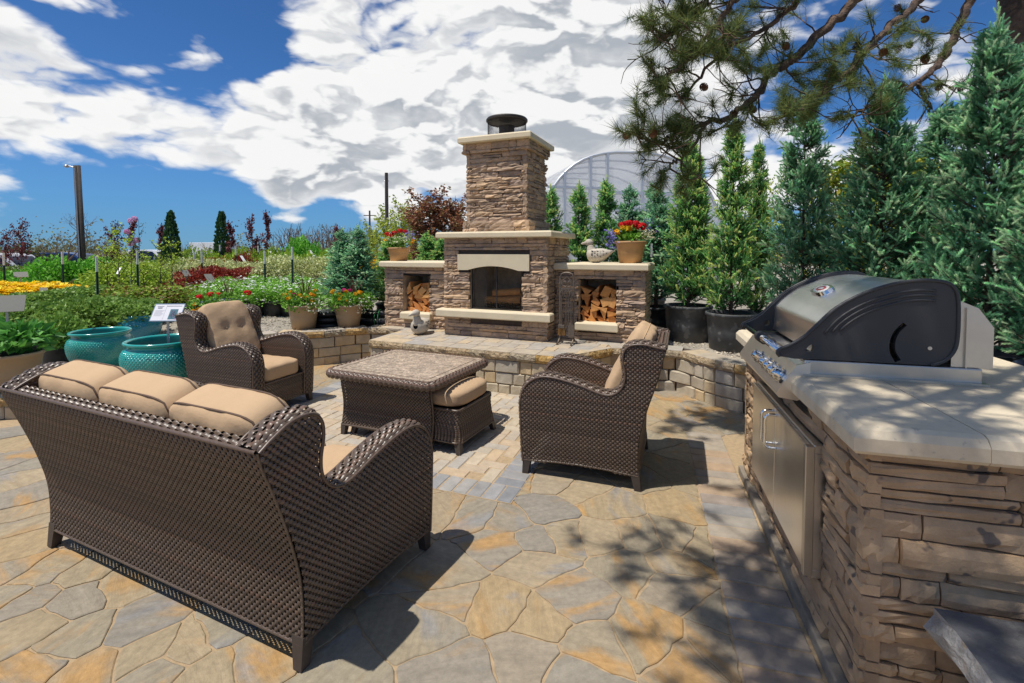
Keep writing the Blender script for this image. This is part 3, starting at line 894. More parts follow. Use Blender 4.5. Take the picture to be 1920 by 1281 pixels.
for (p, q, r_) in (((.50, .22, .94), (1.0, .25, .95), .05), ((.55, .35, .95), (1.02, .33, .97), .055), ((.60, .27, 1.03), (.98, .31, 1.06), .05)):
    m = MB(); pts = np.linspace(p, q, 6); m.tube(pts, [r_ * (1 + .08 * math.sin(i * 2)) for i in range(6)], 9); m.obj('fire_log', M['firewood'], fp, smooth=False)
for k, (x, z) in enumerate(((.717, 1.6),)): pass

# spark arrestor: mesh drum with a flat lid
sa = thing('spark_arrestor', 'round black wire mesh spark arrestor on top of the chimney', 'chimney cap', tuple(fw(.70, .50)) + (3.083,), -TH)
m = MB(); m.lathe([(.275, .255), (.282, .265), (.282, .285), (.27, .30), (0.001, .315)], 40, capb=True); m.obj('lid', M['black_iron'], sa, smooth=False)
m = MB(); m.lathe([(.262, 0.0), (.262, .03), (.255, .03), (.255, 0)], 40, capb=False); m.lathe([(.262, .245), (.262, .262)], 40, capb=False); m.obj('rim', M['black_iron'], sa)
m = MB()
for k in range(88):
    t = 2 * math.pi * k / 88; c, s = math.cos(t) * .26, math.sin(t) * .26
    m.tube([(c, s, .02), (c, s, .255)], .0016, 3, caps=False)
for k in range(1, 15):
    z = .02 + k * .0157; m.tube([(math.cos(t) * .26, math.sin(t) * .26, z) for t in np.linspace(0, 2 * math.pi, 41)], .0014, 3, caps=False)
tag(m.obj('wire_mesh', M['black_iron'], sa), kind='stuff')
m = MB(); m.lathe([(.105, 0), (.105, .19), (.115, .19), (.115, .2), (.09, .2)], 24); m.obj('flue', M['black_iron'], sa, smooth=False)

# ------------------------------------------------------------------ wood boxes left and right
def wood_box(a0, a1, na0, na1, la0, la1, label, seed, side):
    b = thing('stone_wood_box', label, 'wood box', (FO[0], FO[1], 0), -TH)
    y0, y1 = .30, .92
    zt = 1.36
    m = MB(); m.box(a0 + .03, na0 - .02, y0 + .03, y1, Z0, zt); m.box(na1 + .02, a1 - .03, y0 + .03, y1, Z0, zt)
    m.box(na0 - .02, na1 + .02, y0 + .03, y1, Z0, .70); m.box(na0 - .02, na1 + .02, y0 + .03, y1, 1.25, zt); m.box(na0 - .02, na1 + .02, y1 - .1, y1, .70, 1.25); m.obj('core', M['mortar_core'], b)
    ledger_face(b, (a0, y0), (1, 0), a1 - a0, Z0, zt, holes=[(na0 - a0, na1 - a0, .62, 1.235)], seed=seed)
    if side != 0:
        if side > 0: ledger_face(b, (a1, y0), (0, 1), y1 - y0, Z0, zt, seed=seed + 1)
        else: ledger_face(b, (a0, y1), (0, -1), y1 - y0, Z0, zt, seed=seed + 1)
    x0, x1 = (a0 - .04, a1) if side < 0 else (a0, a1 + .04)
    slab(b, 'cap_slab', x0 + (.002 if side > 0 else 0), x1 - (.002 if side < 0 else 0), y0 - .075, y1 + .04, zt, zt + .085)
    slab(b, 'sill', la0, la1, y0 - .085, y0 + .1, .612, .715)
    m = MB(); m.raw([(na0, y0 + .002, .70), (na1, y0 + .002, .70), (na1, y1 - .12, .70), (na0, y1 - .12, .70), (na0, y0 + .002, 1.237), (na1, y0 + .002, 1.237), (na1, y1 - .12, 1.237), (na0, y1 - .12, 1.237)],
        [(0, 1, 2, 3), (0, 3, 7, 4), (2, 1, 5, 6), (3, 2, 6, 7), (4, 7, 6, 5)]); m.obj('niche_lining', M['fire_brick'], b)
    return b
wood_box(-1.195, -.004, -.862, -.425, -.865, -.36, 'stacked stone wood box with cream cap joined to the fireplace, at its left side', 51, -1)
wood_box(BW + .004, 2.571, 1.76, 2.226, 1.735, 2.262, 'stacked stone wood box with cream cap carrying the duck and the flower pot', 61, 1)

def split_log(x, z, r_, rot, y0, label, group, lr):
    L = .33 + lr.uniform(0, .06)
    n = int(lr.choice([3, 3, 3, 4]))
    ang = {3: [0, 2.45 + lr.uniform(-.2, .2), 3.85 + lr.uniform(-.2, .2)], 4: [0, 1.1, 2.9, 4.3]}[n]
    def ring(y, k):
        return [(k * r_ * math.cos(rot + t + lr.normal(0, .06)) * (1.35 if i == 0 else .92), y, k * r_ * math.sin(rot + t + lr.normal(0, .06))) for i, t in enumerate(ang)]
    R1 = ring(0, .97); R2 = ring(.012, 1.0); R3 = ring(L, 1.0)
    V = R1 + R2 + R3
    F = [tuple(range(n))] + [(k * n + i, (k + 1) * n + i, (k + 1) * n + (i + 1) % n, k * n + (i + 1) % n) for k in range(2) for i in range(n)] + [tuple(range(3 * n - 1, 2 * n - 1, -1))]
    mb = MB(); mb.raw(V, F); o = mb.obj('split_log', M['firewood'])
    p = fw(x, y0); o.location = (p[0], p[1], z); o.rotation_euler = (0, lr.normal(0, .02), -TH + lr.normal(0, .05))
    tag(o, label, 'log', group)

def fill_niche(x0, x1, label, group, seed):
    lr = np.random.default_rng(seed); z = .70; row = 0
    while z < 1.09:
        rowh = lr.uniform(.062, .078); x = x0 + lr.uniform(.0, .02)
        top = 1.04 + lr.uniform(-.02, .1)
        col = 0
        while x < x1 - .03:
            w = lr.uniform(.095, .15)
            r_ = min(w * .56, .075)
            cx = min(x + w / 2, x1 - r_ * .8)
            if z + rowh * .5 < top:
                split_log(cx, z + rowh * .55 + lr.uniform(-.01, .012), r_ * 1.05, lr.uniform(0, 6.28), .34 + lr.uniform(0, .06), label % (ORD[col], ORD[row]), group, lr); col += 1
            x += w
        z += rowh; row += 1
fill_niche(-.862, -.425, 'firewood log in left wood box, %s from left in %s row from bottom', 'firewood in the left wood box', 71)
fill_niche(1.76, 2.226, 'firewood log in right wood box, %s from left in %s row from bottom', 'firewood in the right wood box', 72)
# ------------------------------------------------------------------ grill island (local x = away from the patio, y = along the patio edge)
ISL_L, ISL_D = 1.90, 1.08
island = thing('grill_island', 'stacked stone grill island with cream countertop and steel doors', 'kitchen island', (IO[0], IO[1], 0), -IW)
m = MB(); m.box(.03, ISL_D, .03, .43, .004, .95); m.box(.03, ISL_D, 1.40, ISL_L - .03, .004, .95); m.box(.16, ISL_D, .43, 1.40, .004, .95)
m.box(.03, .16, .43, 1.40, .004, .25); m.box(.03, .16, .43, 1.40, .81, .95)
m.obj('core', M['mortar_core'], island)
m = MB(); m.box(-.03, .02, -.01, ISL_L + .02, 0.002, .065, .008); m.box(.02, ISL_D, -.03, .02, 0.002, .065, .008); m.obj('plinth', M['plinth'], island)
# patio side (looks to -x): run from the far end to the near end
ledger_face(island, (0, ISL_L), (0, -1), ISL_L, .066, .953, holes=[(ISL_L - 1.425, ISL_L - .405, .25, .805), (ISL_L - 1.47, ISL_L - .60, .885, 1.0)], pool=ledger_pool_g, seed=81, lens=(.14, .2, .28, .36, .44), hts=(.05, .062, .078, .09))
# near end (looks to -y)
ledger_face(island, (0, 0), (1, 0), ISL_D, .066, .953, pool=ledger_pool_g, seed=82, lens=(.12, .2, .3, .4, .44), hts=(.045, .058, .075, .085))
ledger_face(island, (ISL_D, ISL_L), (-1, 0), ISL_D, .066, .953, pool=ledger_pool_g, seed=83)
def ctop(name, x0, x1, y0, y1, e):
    """counter slab with a wide chamfer on its outer edges"""
    slab(island, name, x0, x1, y0, y1, .955, 1.04, 'countertop', .035, e=e)
ctop('countertop', -.055, .30, -.06, .635, (1, 0, 1, 0)); ctop('countertop', .3015, ISL_D + .04, -.06, .635, (0, 1, 1, 0))
ctop('countertop', -.055, ISL_D + .04, 1.47, ISL_L + .05, (1, 1, 0, 1)); ctop('countertop', .60, ISL_D + .04, .6365, 1.4685, (0, 1, 0, 0))
# steel double doors
fr = MB()
for y0, y1, z0, z1 in ((.40, 1.43, .25, .285), (.40, 1.43, .77, .805), (.40, .435, .285, .77), (1.395, 1.43, .285, .77)): fr.box(-.022, .03, y0, y1, z0, z1, .003)
dfo = fr.obj('door_frame', M['steel'], island)
for (y0, y1, hy) in ((.415, .908, .875), (.914, 1.415, .945)):
    m = MB(); m.box(-.045, -.024, y0, y1, .262, .793, .004); d = m.obj('door', M['steel'], island)
    m = MB(); pts = spline([(-.045, hy, .60), (-.085, hy, .602), (-.10, hy, .625), (-.10, hy, .70), (-.10, hy, .745), (-.085, hy, .768), (-.045, hy, .77)], 5)
    m.tube(pts, .0075, 10); m.obj('handle', M['chrome'], d, smooth=True)
m = MB(); m.box(-.055, -.020, .395, .425, .258, .80, .003); m.obj('door_edge', M['steel_soft'], island)

# ------------------------------------------------------------------ gas grill dropped into the island
GY0, GY1 = .64, 1.45
grill = thing('gas_grill', 'stainless steel gas grill with black side panels and closed lid on the island', 'grill', (IO[0], IO[1], 0), -IW)
m = MB(); m.box(.0, .66, GY0 - .012, GY1 + .012, 1.042, 1.108, .006); m.box(-.01, .67, GY0 - .035, GY1 + .03, 1.0405, 1.05); m.obj('base_tray', M['steel_soft'], grill)
m = MB(); m.box(.60, .605, GY0 - .01, GY1 + .01, 1.108, 1.36)
m.prism([(.555, 1.11), (.70, 1.11), (.70, 1.28), (.645, 1.36), (.555, 1.40)], 'y', GY0 + .0, GY0 + .006); m.prism([(.555, 1.11), (.70, 1.11), (.70, 1.28), (.645, 1.36), (.555, 1.40)], 'y', GY1 - .006, GY1)
m.prism([(.645, 1.36), (.70, 1.28), (.70, 1.11), (.69, 1.11), (.69, 1.275), (.64, 1.35)], 'y', GY0 + .006, GY1 - .006); m.obj('rear_hood', M['steel_soft'], grill)
# control panel leaning out over the doors
m = MB(); m.prism([(.02, 1.10), (-.035, 1.085), (-.115, .955), (-.105, .935), (-.03, .925), (.02, .955)], 'y', GY0 - .03, GY1 + .03); cp = m.obj('control_panel', M['steel'], grill)
nrm = np.array([-.13, 0, .08]); nrm /= np.linalg.norm(nrm)
for ky in (.70, .785, .87, .955, 1.12):
    c = np.array([-.078, ky, 1.015])
    m = MB(); m.tube([c + nrm * .001, c + nrm * .008, c + nrm * .008], [.036, .036, .034], 24); m.tube([c + nrm * .008, c + nrm * .028, c + nrm * .036], [.027, .025, .021], 20)
    m.tube([c + nrm * .036, c + nrm * .040], [.016, .010], 20)
    m.obj('knob', M['chrome'], grill, smooth=False)
for ky in (.632,):
    m = MB(); c = np.array([-.088, ky + .012, 1.0]); m.tube([c, c + nrm * .004], .010, 12); m.obj('igniter_button', M['black_iron'], grill)
# lid: the side outline, from the handle tip over the top to the rear
OUT = spline([(-.098, 1.118), (-.108, 1.135), (-.095, 1.152), (-.055, 1.172), (.0, 1.212), (.055, 1.272), (.12, 1.342), (.20, 1.398), (.29, 1.440), (.38, 1.466), (.46, 1.474), (.53, 1.464), (.562, 1.43), (.572, 1.36), (.572, 1.24), (.562, 1.18), (.53, 1.135), (.48, 1.112)], 5)
BOT = [(.40, 1.112), (.05, 1.112), (-.04, 1.110)]
outline = [tuple(p) for p in OUT] + BOT
lid = MB()
# curved steel skin between the panels, starting behind the handle
skin = [p for p in OUT if p[0] > .02 and p[1] > 1.2][:-12]
skin = np.array([(.062, 1.125)] + [(max(p[0] + .006, .066), p[1] - .012) for p in skin])
lid.grid(np.array([[(x, y, z) for y in np.linspace(GY0 + .022, GY1 - .022, 8)] for x, z in skin]))
lid.box(.55, .565, GY0 + .022, GY1 - .022, 1.12, 1.44)
lo = lid.obj('lid', M['steel'], grill, smooth=True)
for (y0, y1, near) in ((GY0 - .006, GY0 + .024, True), (GY1 - .024, GY1 + .006, False)):
    # panel face with its slot and drop-shaped hole cut out
    bm = bmesh.new()
    def loop(pts, y): return [bm.verts.new((p[0], y, p[1])) for p in pts]
    arc = [(.395 - .085 * math.sin(t) , 1.245 - .0 + (-.128) * (1 - math.cos(t)) * .9) for t in np.linspace(.15, 1.75, 9)]
    slot_c = spline([(.384, 1.285), (.356, 1.252), (.341, 1.21), (.341, 1.165), (.362, 1.122)], 4)
    tt = np.gradient(slot_c, axis=0); tt /= np.linalg.norm(tt, axis=1)[:, None]; nn = np.c_[-tt[:, 1], tt[:, 0]]
    wd = np.linspace(.009, .012, len(slot_c))[:, None]
    slot = [tuple(p) for p in slot_c + nn * wd] + [tuple(p) for p in (slot_c - nn * wd)[::-1]]
    hole = [(.005, 1.150), (.018, 1.143), (.036, 1.146), (.040, 1.158), (.038, 1.176), (.028, 1.178), (.016, 1.168)]
    y_f = y0 if near else y1; y_b = y1 if near else y0
    edges = []
    for pts in (outline, slot, hole):
        vs = loop(pts, y_f); edges += [bm.edges.new((vs[i], vs[(i + 1) % len(vs)])) for i in range(len(vs))]
    res = bmesh.ops.triangle_fill(bm, use_beauty=True, use_dissolve=False, edges=edges)
    faces = [g for g in res['geom'] if isinstance(g, bmesh.types.BMFace)]
    ex = bmesh.ops.extrude_face_region(bm, geom=faces)
    for g in ex['geom']:
        if isinstance(g, bmesh.types.BMVert): g.co.y = y_b
    bmesh.ops.recalc_face_normals(bm, faces=bm.faces[:])
    me = bpy.data.meshes.new('side_panel'); bm.to_mesh(me); bm.free()
    sp = link('side_panel', me, M['black_enamel'], lo)
    # raised rim and the three moulded ribs
    m = MB(); m.tube([(p[0], y_f, p[1]) for p in OUT], .008, 8)
    if near:
        for k, dz in enumerate((.042, .063, .084)):
            rib = []
            for p in OUT:
                if p[0] > .045 + .03 * k and p[0] < .50 and p[1] > 1.26: rib.append((p[0] + dz * .55 * max(0, (1.47 - p[1]) / .2), y_f - .001, p[1] - dz))
            if len(rib) > 3: m.tube(rib, .0055, 6)
    m.obj('rim', M['black_enamel'], sp, smooth=True)
    if near:
        m = MB(); m.tube([(.475, y_f - .003, 1.185), (.475, y_f, 1.185)], .008, 12); m.obj('rivet', M['steel_soft'], sp)
# handle bar with its grip collar
m = MB(); m.tube([(-.088, GY0 + .01, 1.137), (-.088, GY1 - .01, 1.137)], .0175, 16); hb = m.obj('handle', M['chrome'], lo, smooth=True)
m = MB(); m.tube([(-.088, 1.015, 1.137), (-.088, 1.02, 1.137), (-.088, 1.07, 1.137), (-.088, 1.075, 1.137)], [.022, .029, .029, .022], 16); m.box(-.09, -.02, 1.02, 1.07, 1.10, 1.128, .006); m.obj('handle_bracket', M['black_enamel'], hb)
# thermometer badge on the lid
i0 = np.argmin(np.abs(np.array(skin)[:, 0] - .20)); c0 = np.array([skin[i0][0], 1.06, skin[i0][1]])
t0 = np.array([skin[i0 + 2][0] - skin[i0 - 2][0], 0, skin[i0 + 2][1] - skin[i0 - 2][1]]); t0 /= np.linalg.norm(t0); n0 = np.cross([0, 1, 0], t0) * -1; n0 = n0 if n0[2] > 0 else -n0
def badge(rx, ry, h0, h1, n=16, pw=3.0):
    ring = []
    for k in range(n * 2):
        a = 2 * math.pi * k / (n * 2); ca, sa_ = math.cos(a), math.sin(a)
        ring.append((rx * math.copysign(abs(ca) ** (2 / pw), ca), ry * math.copysign(abs(sa_) ** (2 / pw), sa_)))
    V = [c0 + t0 * p + np.array([0, 1, 0]) * q + n0 * h0 for p, q in ring] + [c0 + t0 * p * .93 + np.array([0, 1, 0]) * q * .93 + n0 * h1 for p, q in ring]
    k = len(ring); F = [(i, (i + 1) % k, k + (i + 1) % k, k + i) for i in range(k)] + [tuple(range(k, 2 * k))]
    return V, F
m = MB(); m.raw(*badge(.046, .092, -.006, .018)); bz = m.obj('thermometer', M['chrome'], lo)
m = MB(); m.raw(*badge(.034, .074, .018, .0195, pw=2)); m.obj('dial', mat('dial_white', col=(.75, .73, .70), rough=.3), bz)
m = MB(); m.raw(*badge(.022, .050, .0195, .0205, pw=2)); m.obj('dial_scale', mat('dial_red', col=(.45, .03, .04), rough=.35), bz)
m = MB(); m.raw(*badge(.010, .030, .0205, .021, pw=2)); m.obj('dial_face', MATS['dial_white'], bz)

# ------------------------------------------------------------------ stone bench beside the island
bench = thing('stone_bench', 'rough slab stone bench beside the end of the grill island', 'bench', (IO[0], IO[1], 0), -IW)
lr = np.random.default_rng(91)
def rough_slab(x0, x1, y0, y1, z0, z1, jit, n=9):
    per = []
    for t in np.linspace(0, 1, n, endpoint=False): per.append((x0 + (x1 - x0) * t, y0))
    for t in np.linspace(0, 1, 5, endpoint=False): per.append((x1, y0 + (y1 - y0) * t))
    for t in np.linspace(0, 1, n, endpoint=False): per.append((x1 + (x0 - x1) * t, y1))
    for t in np.linspace(0, 1, 5, endpoint=False): per.append((x0, y1 + (y0 - y1) * t))
    k = len(per); P = np.array(per); c = P.mean(0)
    V = []
    for j, z in enumerate((z0, z0 + (z1 - z0) * .35, z0 + (z1 - z0) * .7, z1)):
        nd = (P - c) / np.linalg.norm(P - c, axis=1)[:, None]
        off = lr.normal(0, jit * (.5 if j == 3 else 1), (k, 2)) + nd * (-.012, .010, .006, -.006)[j]
        V += [(x, y, z + lr.normal(0, .003) * (j < 3)) for x, y in P + off]
    F = [(j * k + i, j * k + (i + 1) % k, (j + 1) * k + (i + 1) % k, (j + 1) * k + i) for j in range(3) for i in range(k)] + [tuple(range(3 * k, 4 * k)), tuple(range(k - 1, -1, -1))]
    return V, F
V, F = rough_slab(.165, 1.3, -.52, -.06, .395, .50, .009, 14)
m = MB(); m.raw(V, F); sl = m.obj('seat', M['bluestone'], bench); sl.data.materials.append(M['pale_rock'])
for p in sl.data.polygons:
    if abs(p.normal.z) < .6: p.material_index = 1
for xa in (.24, 1.0):
    V, F = rough_slab(xa, xa + .18, -.44, -.13, .004, .398, .006, 4); m = MB(); m.raw(V, F); m.obj('leg', M['pale_rock'], bench)

# ------------------------------------------------------------------ wicker weaving
class Weave:
    """strands that really pass over and under their stakes"""
    def __init__(s, seed=0): s.m = MB(); s.lr = np.random.default_rng(seed); s.V = []; s.F = []; s.C = []; s.k = 0
    def strand(s, P, N, B, phase, period, width, amp=.0040, crown=.0024, tint=None, spp=7):
        """P (n,3) centre line sampled finely, N outward normals, B width directions"""
        n = len(P)
        d = np.r_[0, np.cumsum(np.linalg.norm(np.diff(P, axis=0), axis=1))]
        if d[-1] < period * .2: return
        k = max(3, int(d[-1] / period * spp) + 1); t = np.linspace(0, d[-1], k)
        I = lambda A: np.stack([np.interp(t, d, A[:, i]) for i in range(3)], 1)
        p, nn, b = I(P), I(N), I(B)
        w = np.cos(2 * math.pi * t / period + phase); w = np.sign(w) * np.abs(w) ** .75
        h = amp * w
        f = 1 - .16 * (w < -.3)
        rows = []
        for c, cr in ((-1, -.45), (-.45, .8), (.45, .8), (1, -.45)):
            rows.append(p + nn * (h + crown * cr)[:, None] + b * (c * width / 2 * f)[:, None])
        V = np.stack(rows, 1)
        base = s.k; q = 4
        ii = np.arange(k - 1)[:, None]; jj = np.arange(q - 1)[None]
        F = np.stack([base + ii * q + jj, base + ii * q + jj + 1, base + (ii + 1) * q + jj + 1, base + (ii + 1) * q + jj], -1).reshape(-1, 4)
        s.V.append(V.reshape(-1, 3)); s.F.append(F); s.k += k * q
        tcol = tint if tint is not None else s.pick()
        C = np.ones((k * q, 4)); C[:, :3] = tcol; s.C.append(C)
    def pick(s):
        g = s.lr.uniform(.72, 1.3); r_ = s.lr.random()
        return np.array([1.0, 1.0, 1.0]) * g if r_ < .82 else np.array([1.12, .95, .9]) * g
    def tube(s, P, r_, tint=(.8, .8, .8), n=6):
        a = MB(); a.tube(P, r_, n); V = a.v[0]; F4 = [f for f in a.f if len(f) == 4]
        s.V.append(V); s.F.append(np.array(F4) + s.k); s.k += len(V); C = np.ones((len(V), 4)); C[:, :3] = tint; s.C.append(C)
    def surface(s, fn, t0, t1, s0, s1, pitch, period, width=None, step=.02, stakes=True, amp=.0042, segs=None):
        """fn(s_array, t) -> points; rows at constant t (both in metres), s along the strand"""
        width = width or pitch * 1.20
        rows = int((t1 - t0) / pitch); pitch = (t1 - t0) / max(1, rows)
        e = 1e-3
        for j in range(rows):
            t = t0 + (j + .5) * pitch
            for (a, b) in (segs(t) if segs else [(s0, s1)]):
                if b - a < .02: continue
                ss = np.linspace(a, b, max(2, int((b - a) / step) + 1))
                P = fn(ss, t); dT = fn(ss, t + e) - P; dS = fn(ss + e, t) - P
                Nn = np.cross(dS, dT); Nn /= np.linalg.norm(Nn, axis=1)[:, None] + 1e-12; Bt = dT / (np.linalg.norm(dT, axis=1)[:, None] + 1e-12)
                s.strand(P, Nn, Bt, math.pi * j + 2 * math.pi * a / period, period, width, amp)
        if stakes:
            n = int((s1 - s0) / (period / 2)) 
            for i in range(n + 1):
                sv = s0 + i * period / 2
                tt = np.linspace(t0, t1, max(3, int((t1 - t0) / .05)))
                pts = []; runs = []
                for t in tt:
                    ok = any(a <= sv <= b for a, b in segs(t)) if segs else True
                    if ok: pts.append(fn(np.array([sv]), t)[0])
                    else:
                        if len(pts) > 1: runs.append(pts)
                        pts = []
                if len(pts) > 1: runs.append(pts)
                for r_ in runs: s.tube(np.array(r_), .0022, (.55, .55, .55), 4)
    def obj(s, name, parent):
        V = np.concatenate(s.V); F = np.concatenate(s.F); C = np.concatenate(s.C)
        me = bpy.data.meshes.new(name); fill_mesh(me, V, F.ravel(), np.arange(len(F)) * 4, np.full(len(F), 4), True); set_tint(me, C)
        o = link(name, me, M['wicker'], parent); o['kind'] = 'stuff'; return o

# side outline of sofa and chairs: (depth from the front legs, height)
TOPL = [(-.032, .09), (-.042, .25), (-.048, .40), (-.05, .52), (-.02, .62), (.05, .685), (.13, .708), (.24, .700), (.38, .668), (.50, .630), (.575, .622), (.635, .65), (.672, .71), (.678, .78), (.664, .86), (.672, .925), (.715, .966), (.79, .978), (.87, .966), (.935, .945)]
BACKL = [(.770, .09), (.765, .20), (.775, .36), (.82, .55), (.88, .735), (.920, .86), (.935, .945)]
TOPC = spline(TOPL, 5); BACKC = spline(BACKL, 6)
OUTL = np.vstack([TOPC, BACKC[::-1][1:], [(.36, .118)]])
def scan(poly, z):
    xs = []
    for i in range(len(poly)):
        a, b = poly[i], poly[(i + 1) % len(poly)]
        if (a[1] > z) != (b[1] > z): xs.append(a[0] + (b[0] - a[0]) * (z - a[1]) / (b[1] - a[1]))
    xs.sort(); return [(xs[i], xs[i + 1]) for i in range(0, len(xs) - 1, 2)]

def cushion_mesh(sx, sy, sz, puff=.03, pw=6.0, n=14, dimples=(), wrinkle=.004, seed=0, smoothbox=.0):
    """a stuffed cushion: rounded box that bulges; centred"""
    lr = np.random.default_rng(seed)
    bm = bmesh.new(); bmesh.ops.create_cube(bm, size=2); bmesh.ops.subdivide_edges(bm, edges=bm.edges[:], cuts=n, use_grid_fill=True)
    ph = lr.uniform(0, 6, 6)
    for v in bm.verts:
        c = np.array(v.co); r_ = (np.abs(c) ** pw).sum() ** (1 / pw); u_ = c / r_
        x, y, z = u_[0] * sx / 2, u_[1] * sy / 2, u_[2] * sz / 2
        f = max(0, 1 - abs(u_[0]) ** 2.2) * max(0, 1 - abs(u_[1]) ** 2.2)
        z += math.copysign(puff * f, u_[2]) * min(1, abs(u_[2]) * 1.5)
        x += math.copysign(puff * .25 * max(0, 1 - u_[1] ** 2), u_[0]) * abs(u_[0])
        w = wrinkle * (math.sin(9 * u_[0] + 5 * u_[1] + ph[0]) * .5 + math.sin(15 * u_[1] - 7 * u_[0] + ph[1]) * .4 + math.sin(23 * u_[0] + ph[2]) * .25)
        edge = max(abs(u_[0]), abs(u_[1]))
        z += w * (.4 + edge)
        for (dx, dy, rad, dep) in dimples:
            q = ((u_[0] * sx / 2 - dx) ** 2 + (u_[1] * sy / 2 - dy) ** 2) ** .5
            if u_[2] > 0: z -= dep * math.exp(-(q / rad) ** 2)
        v.co = (x, y, z)
    me = bpy.data.meshes.new('cushion'); bm.to_mesh(me); bm.free()
    me.polygons.foreach_set('use_smooth', np.ones(len(me.polygons), bool)); me.materials.append(M['cushion'])
    return me

def cushion(name, parent, sx, sy, sz, loc, rot, pipe=True, **kw):
    pw = kw.get('pw', 6.0)
    o = link(name, cushion_mesh(sx, sy, sz, **kw), None, parent); o.location = loc; o.rotation_euler = rot
    if pipe:
        m = MB(); ph = np.linspace(0, 2 * math.pi, 73)
        for zz in (.72, -.72):
            # ring on the rounded box where it turns over
            pts = []
            for a in ph:
                c = np.array([math.cos(a), math.sin(a)]); c = c / np.abs(c).max(); u3 = np.array([c[0], c[1], zz]); u3 = u3 / (np.abs(u3) ** pw).sum() ** (1 / pw)
                pts.append((u3[0] * sx / 2 * 1.004, u3[1] * sy / 2 * 1.004, u3[2] * sz / 2 * 1.02))
            m.tube(pts, .0042, 6, caps=False)
        m.obj('piping', M['piping'], o, smooth=True)
    return o

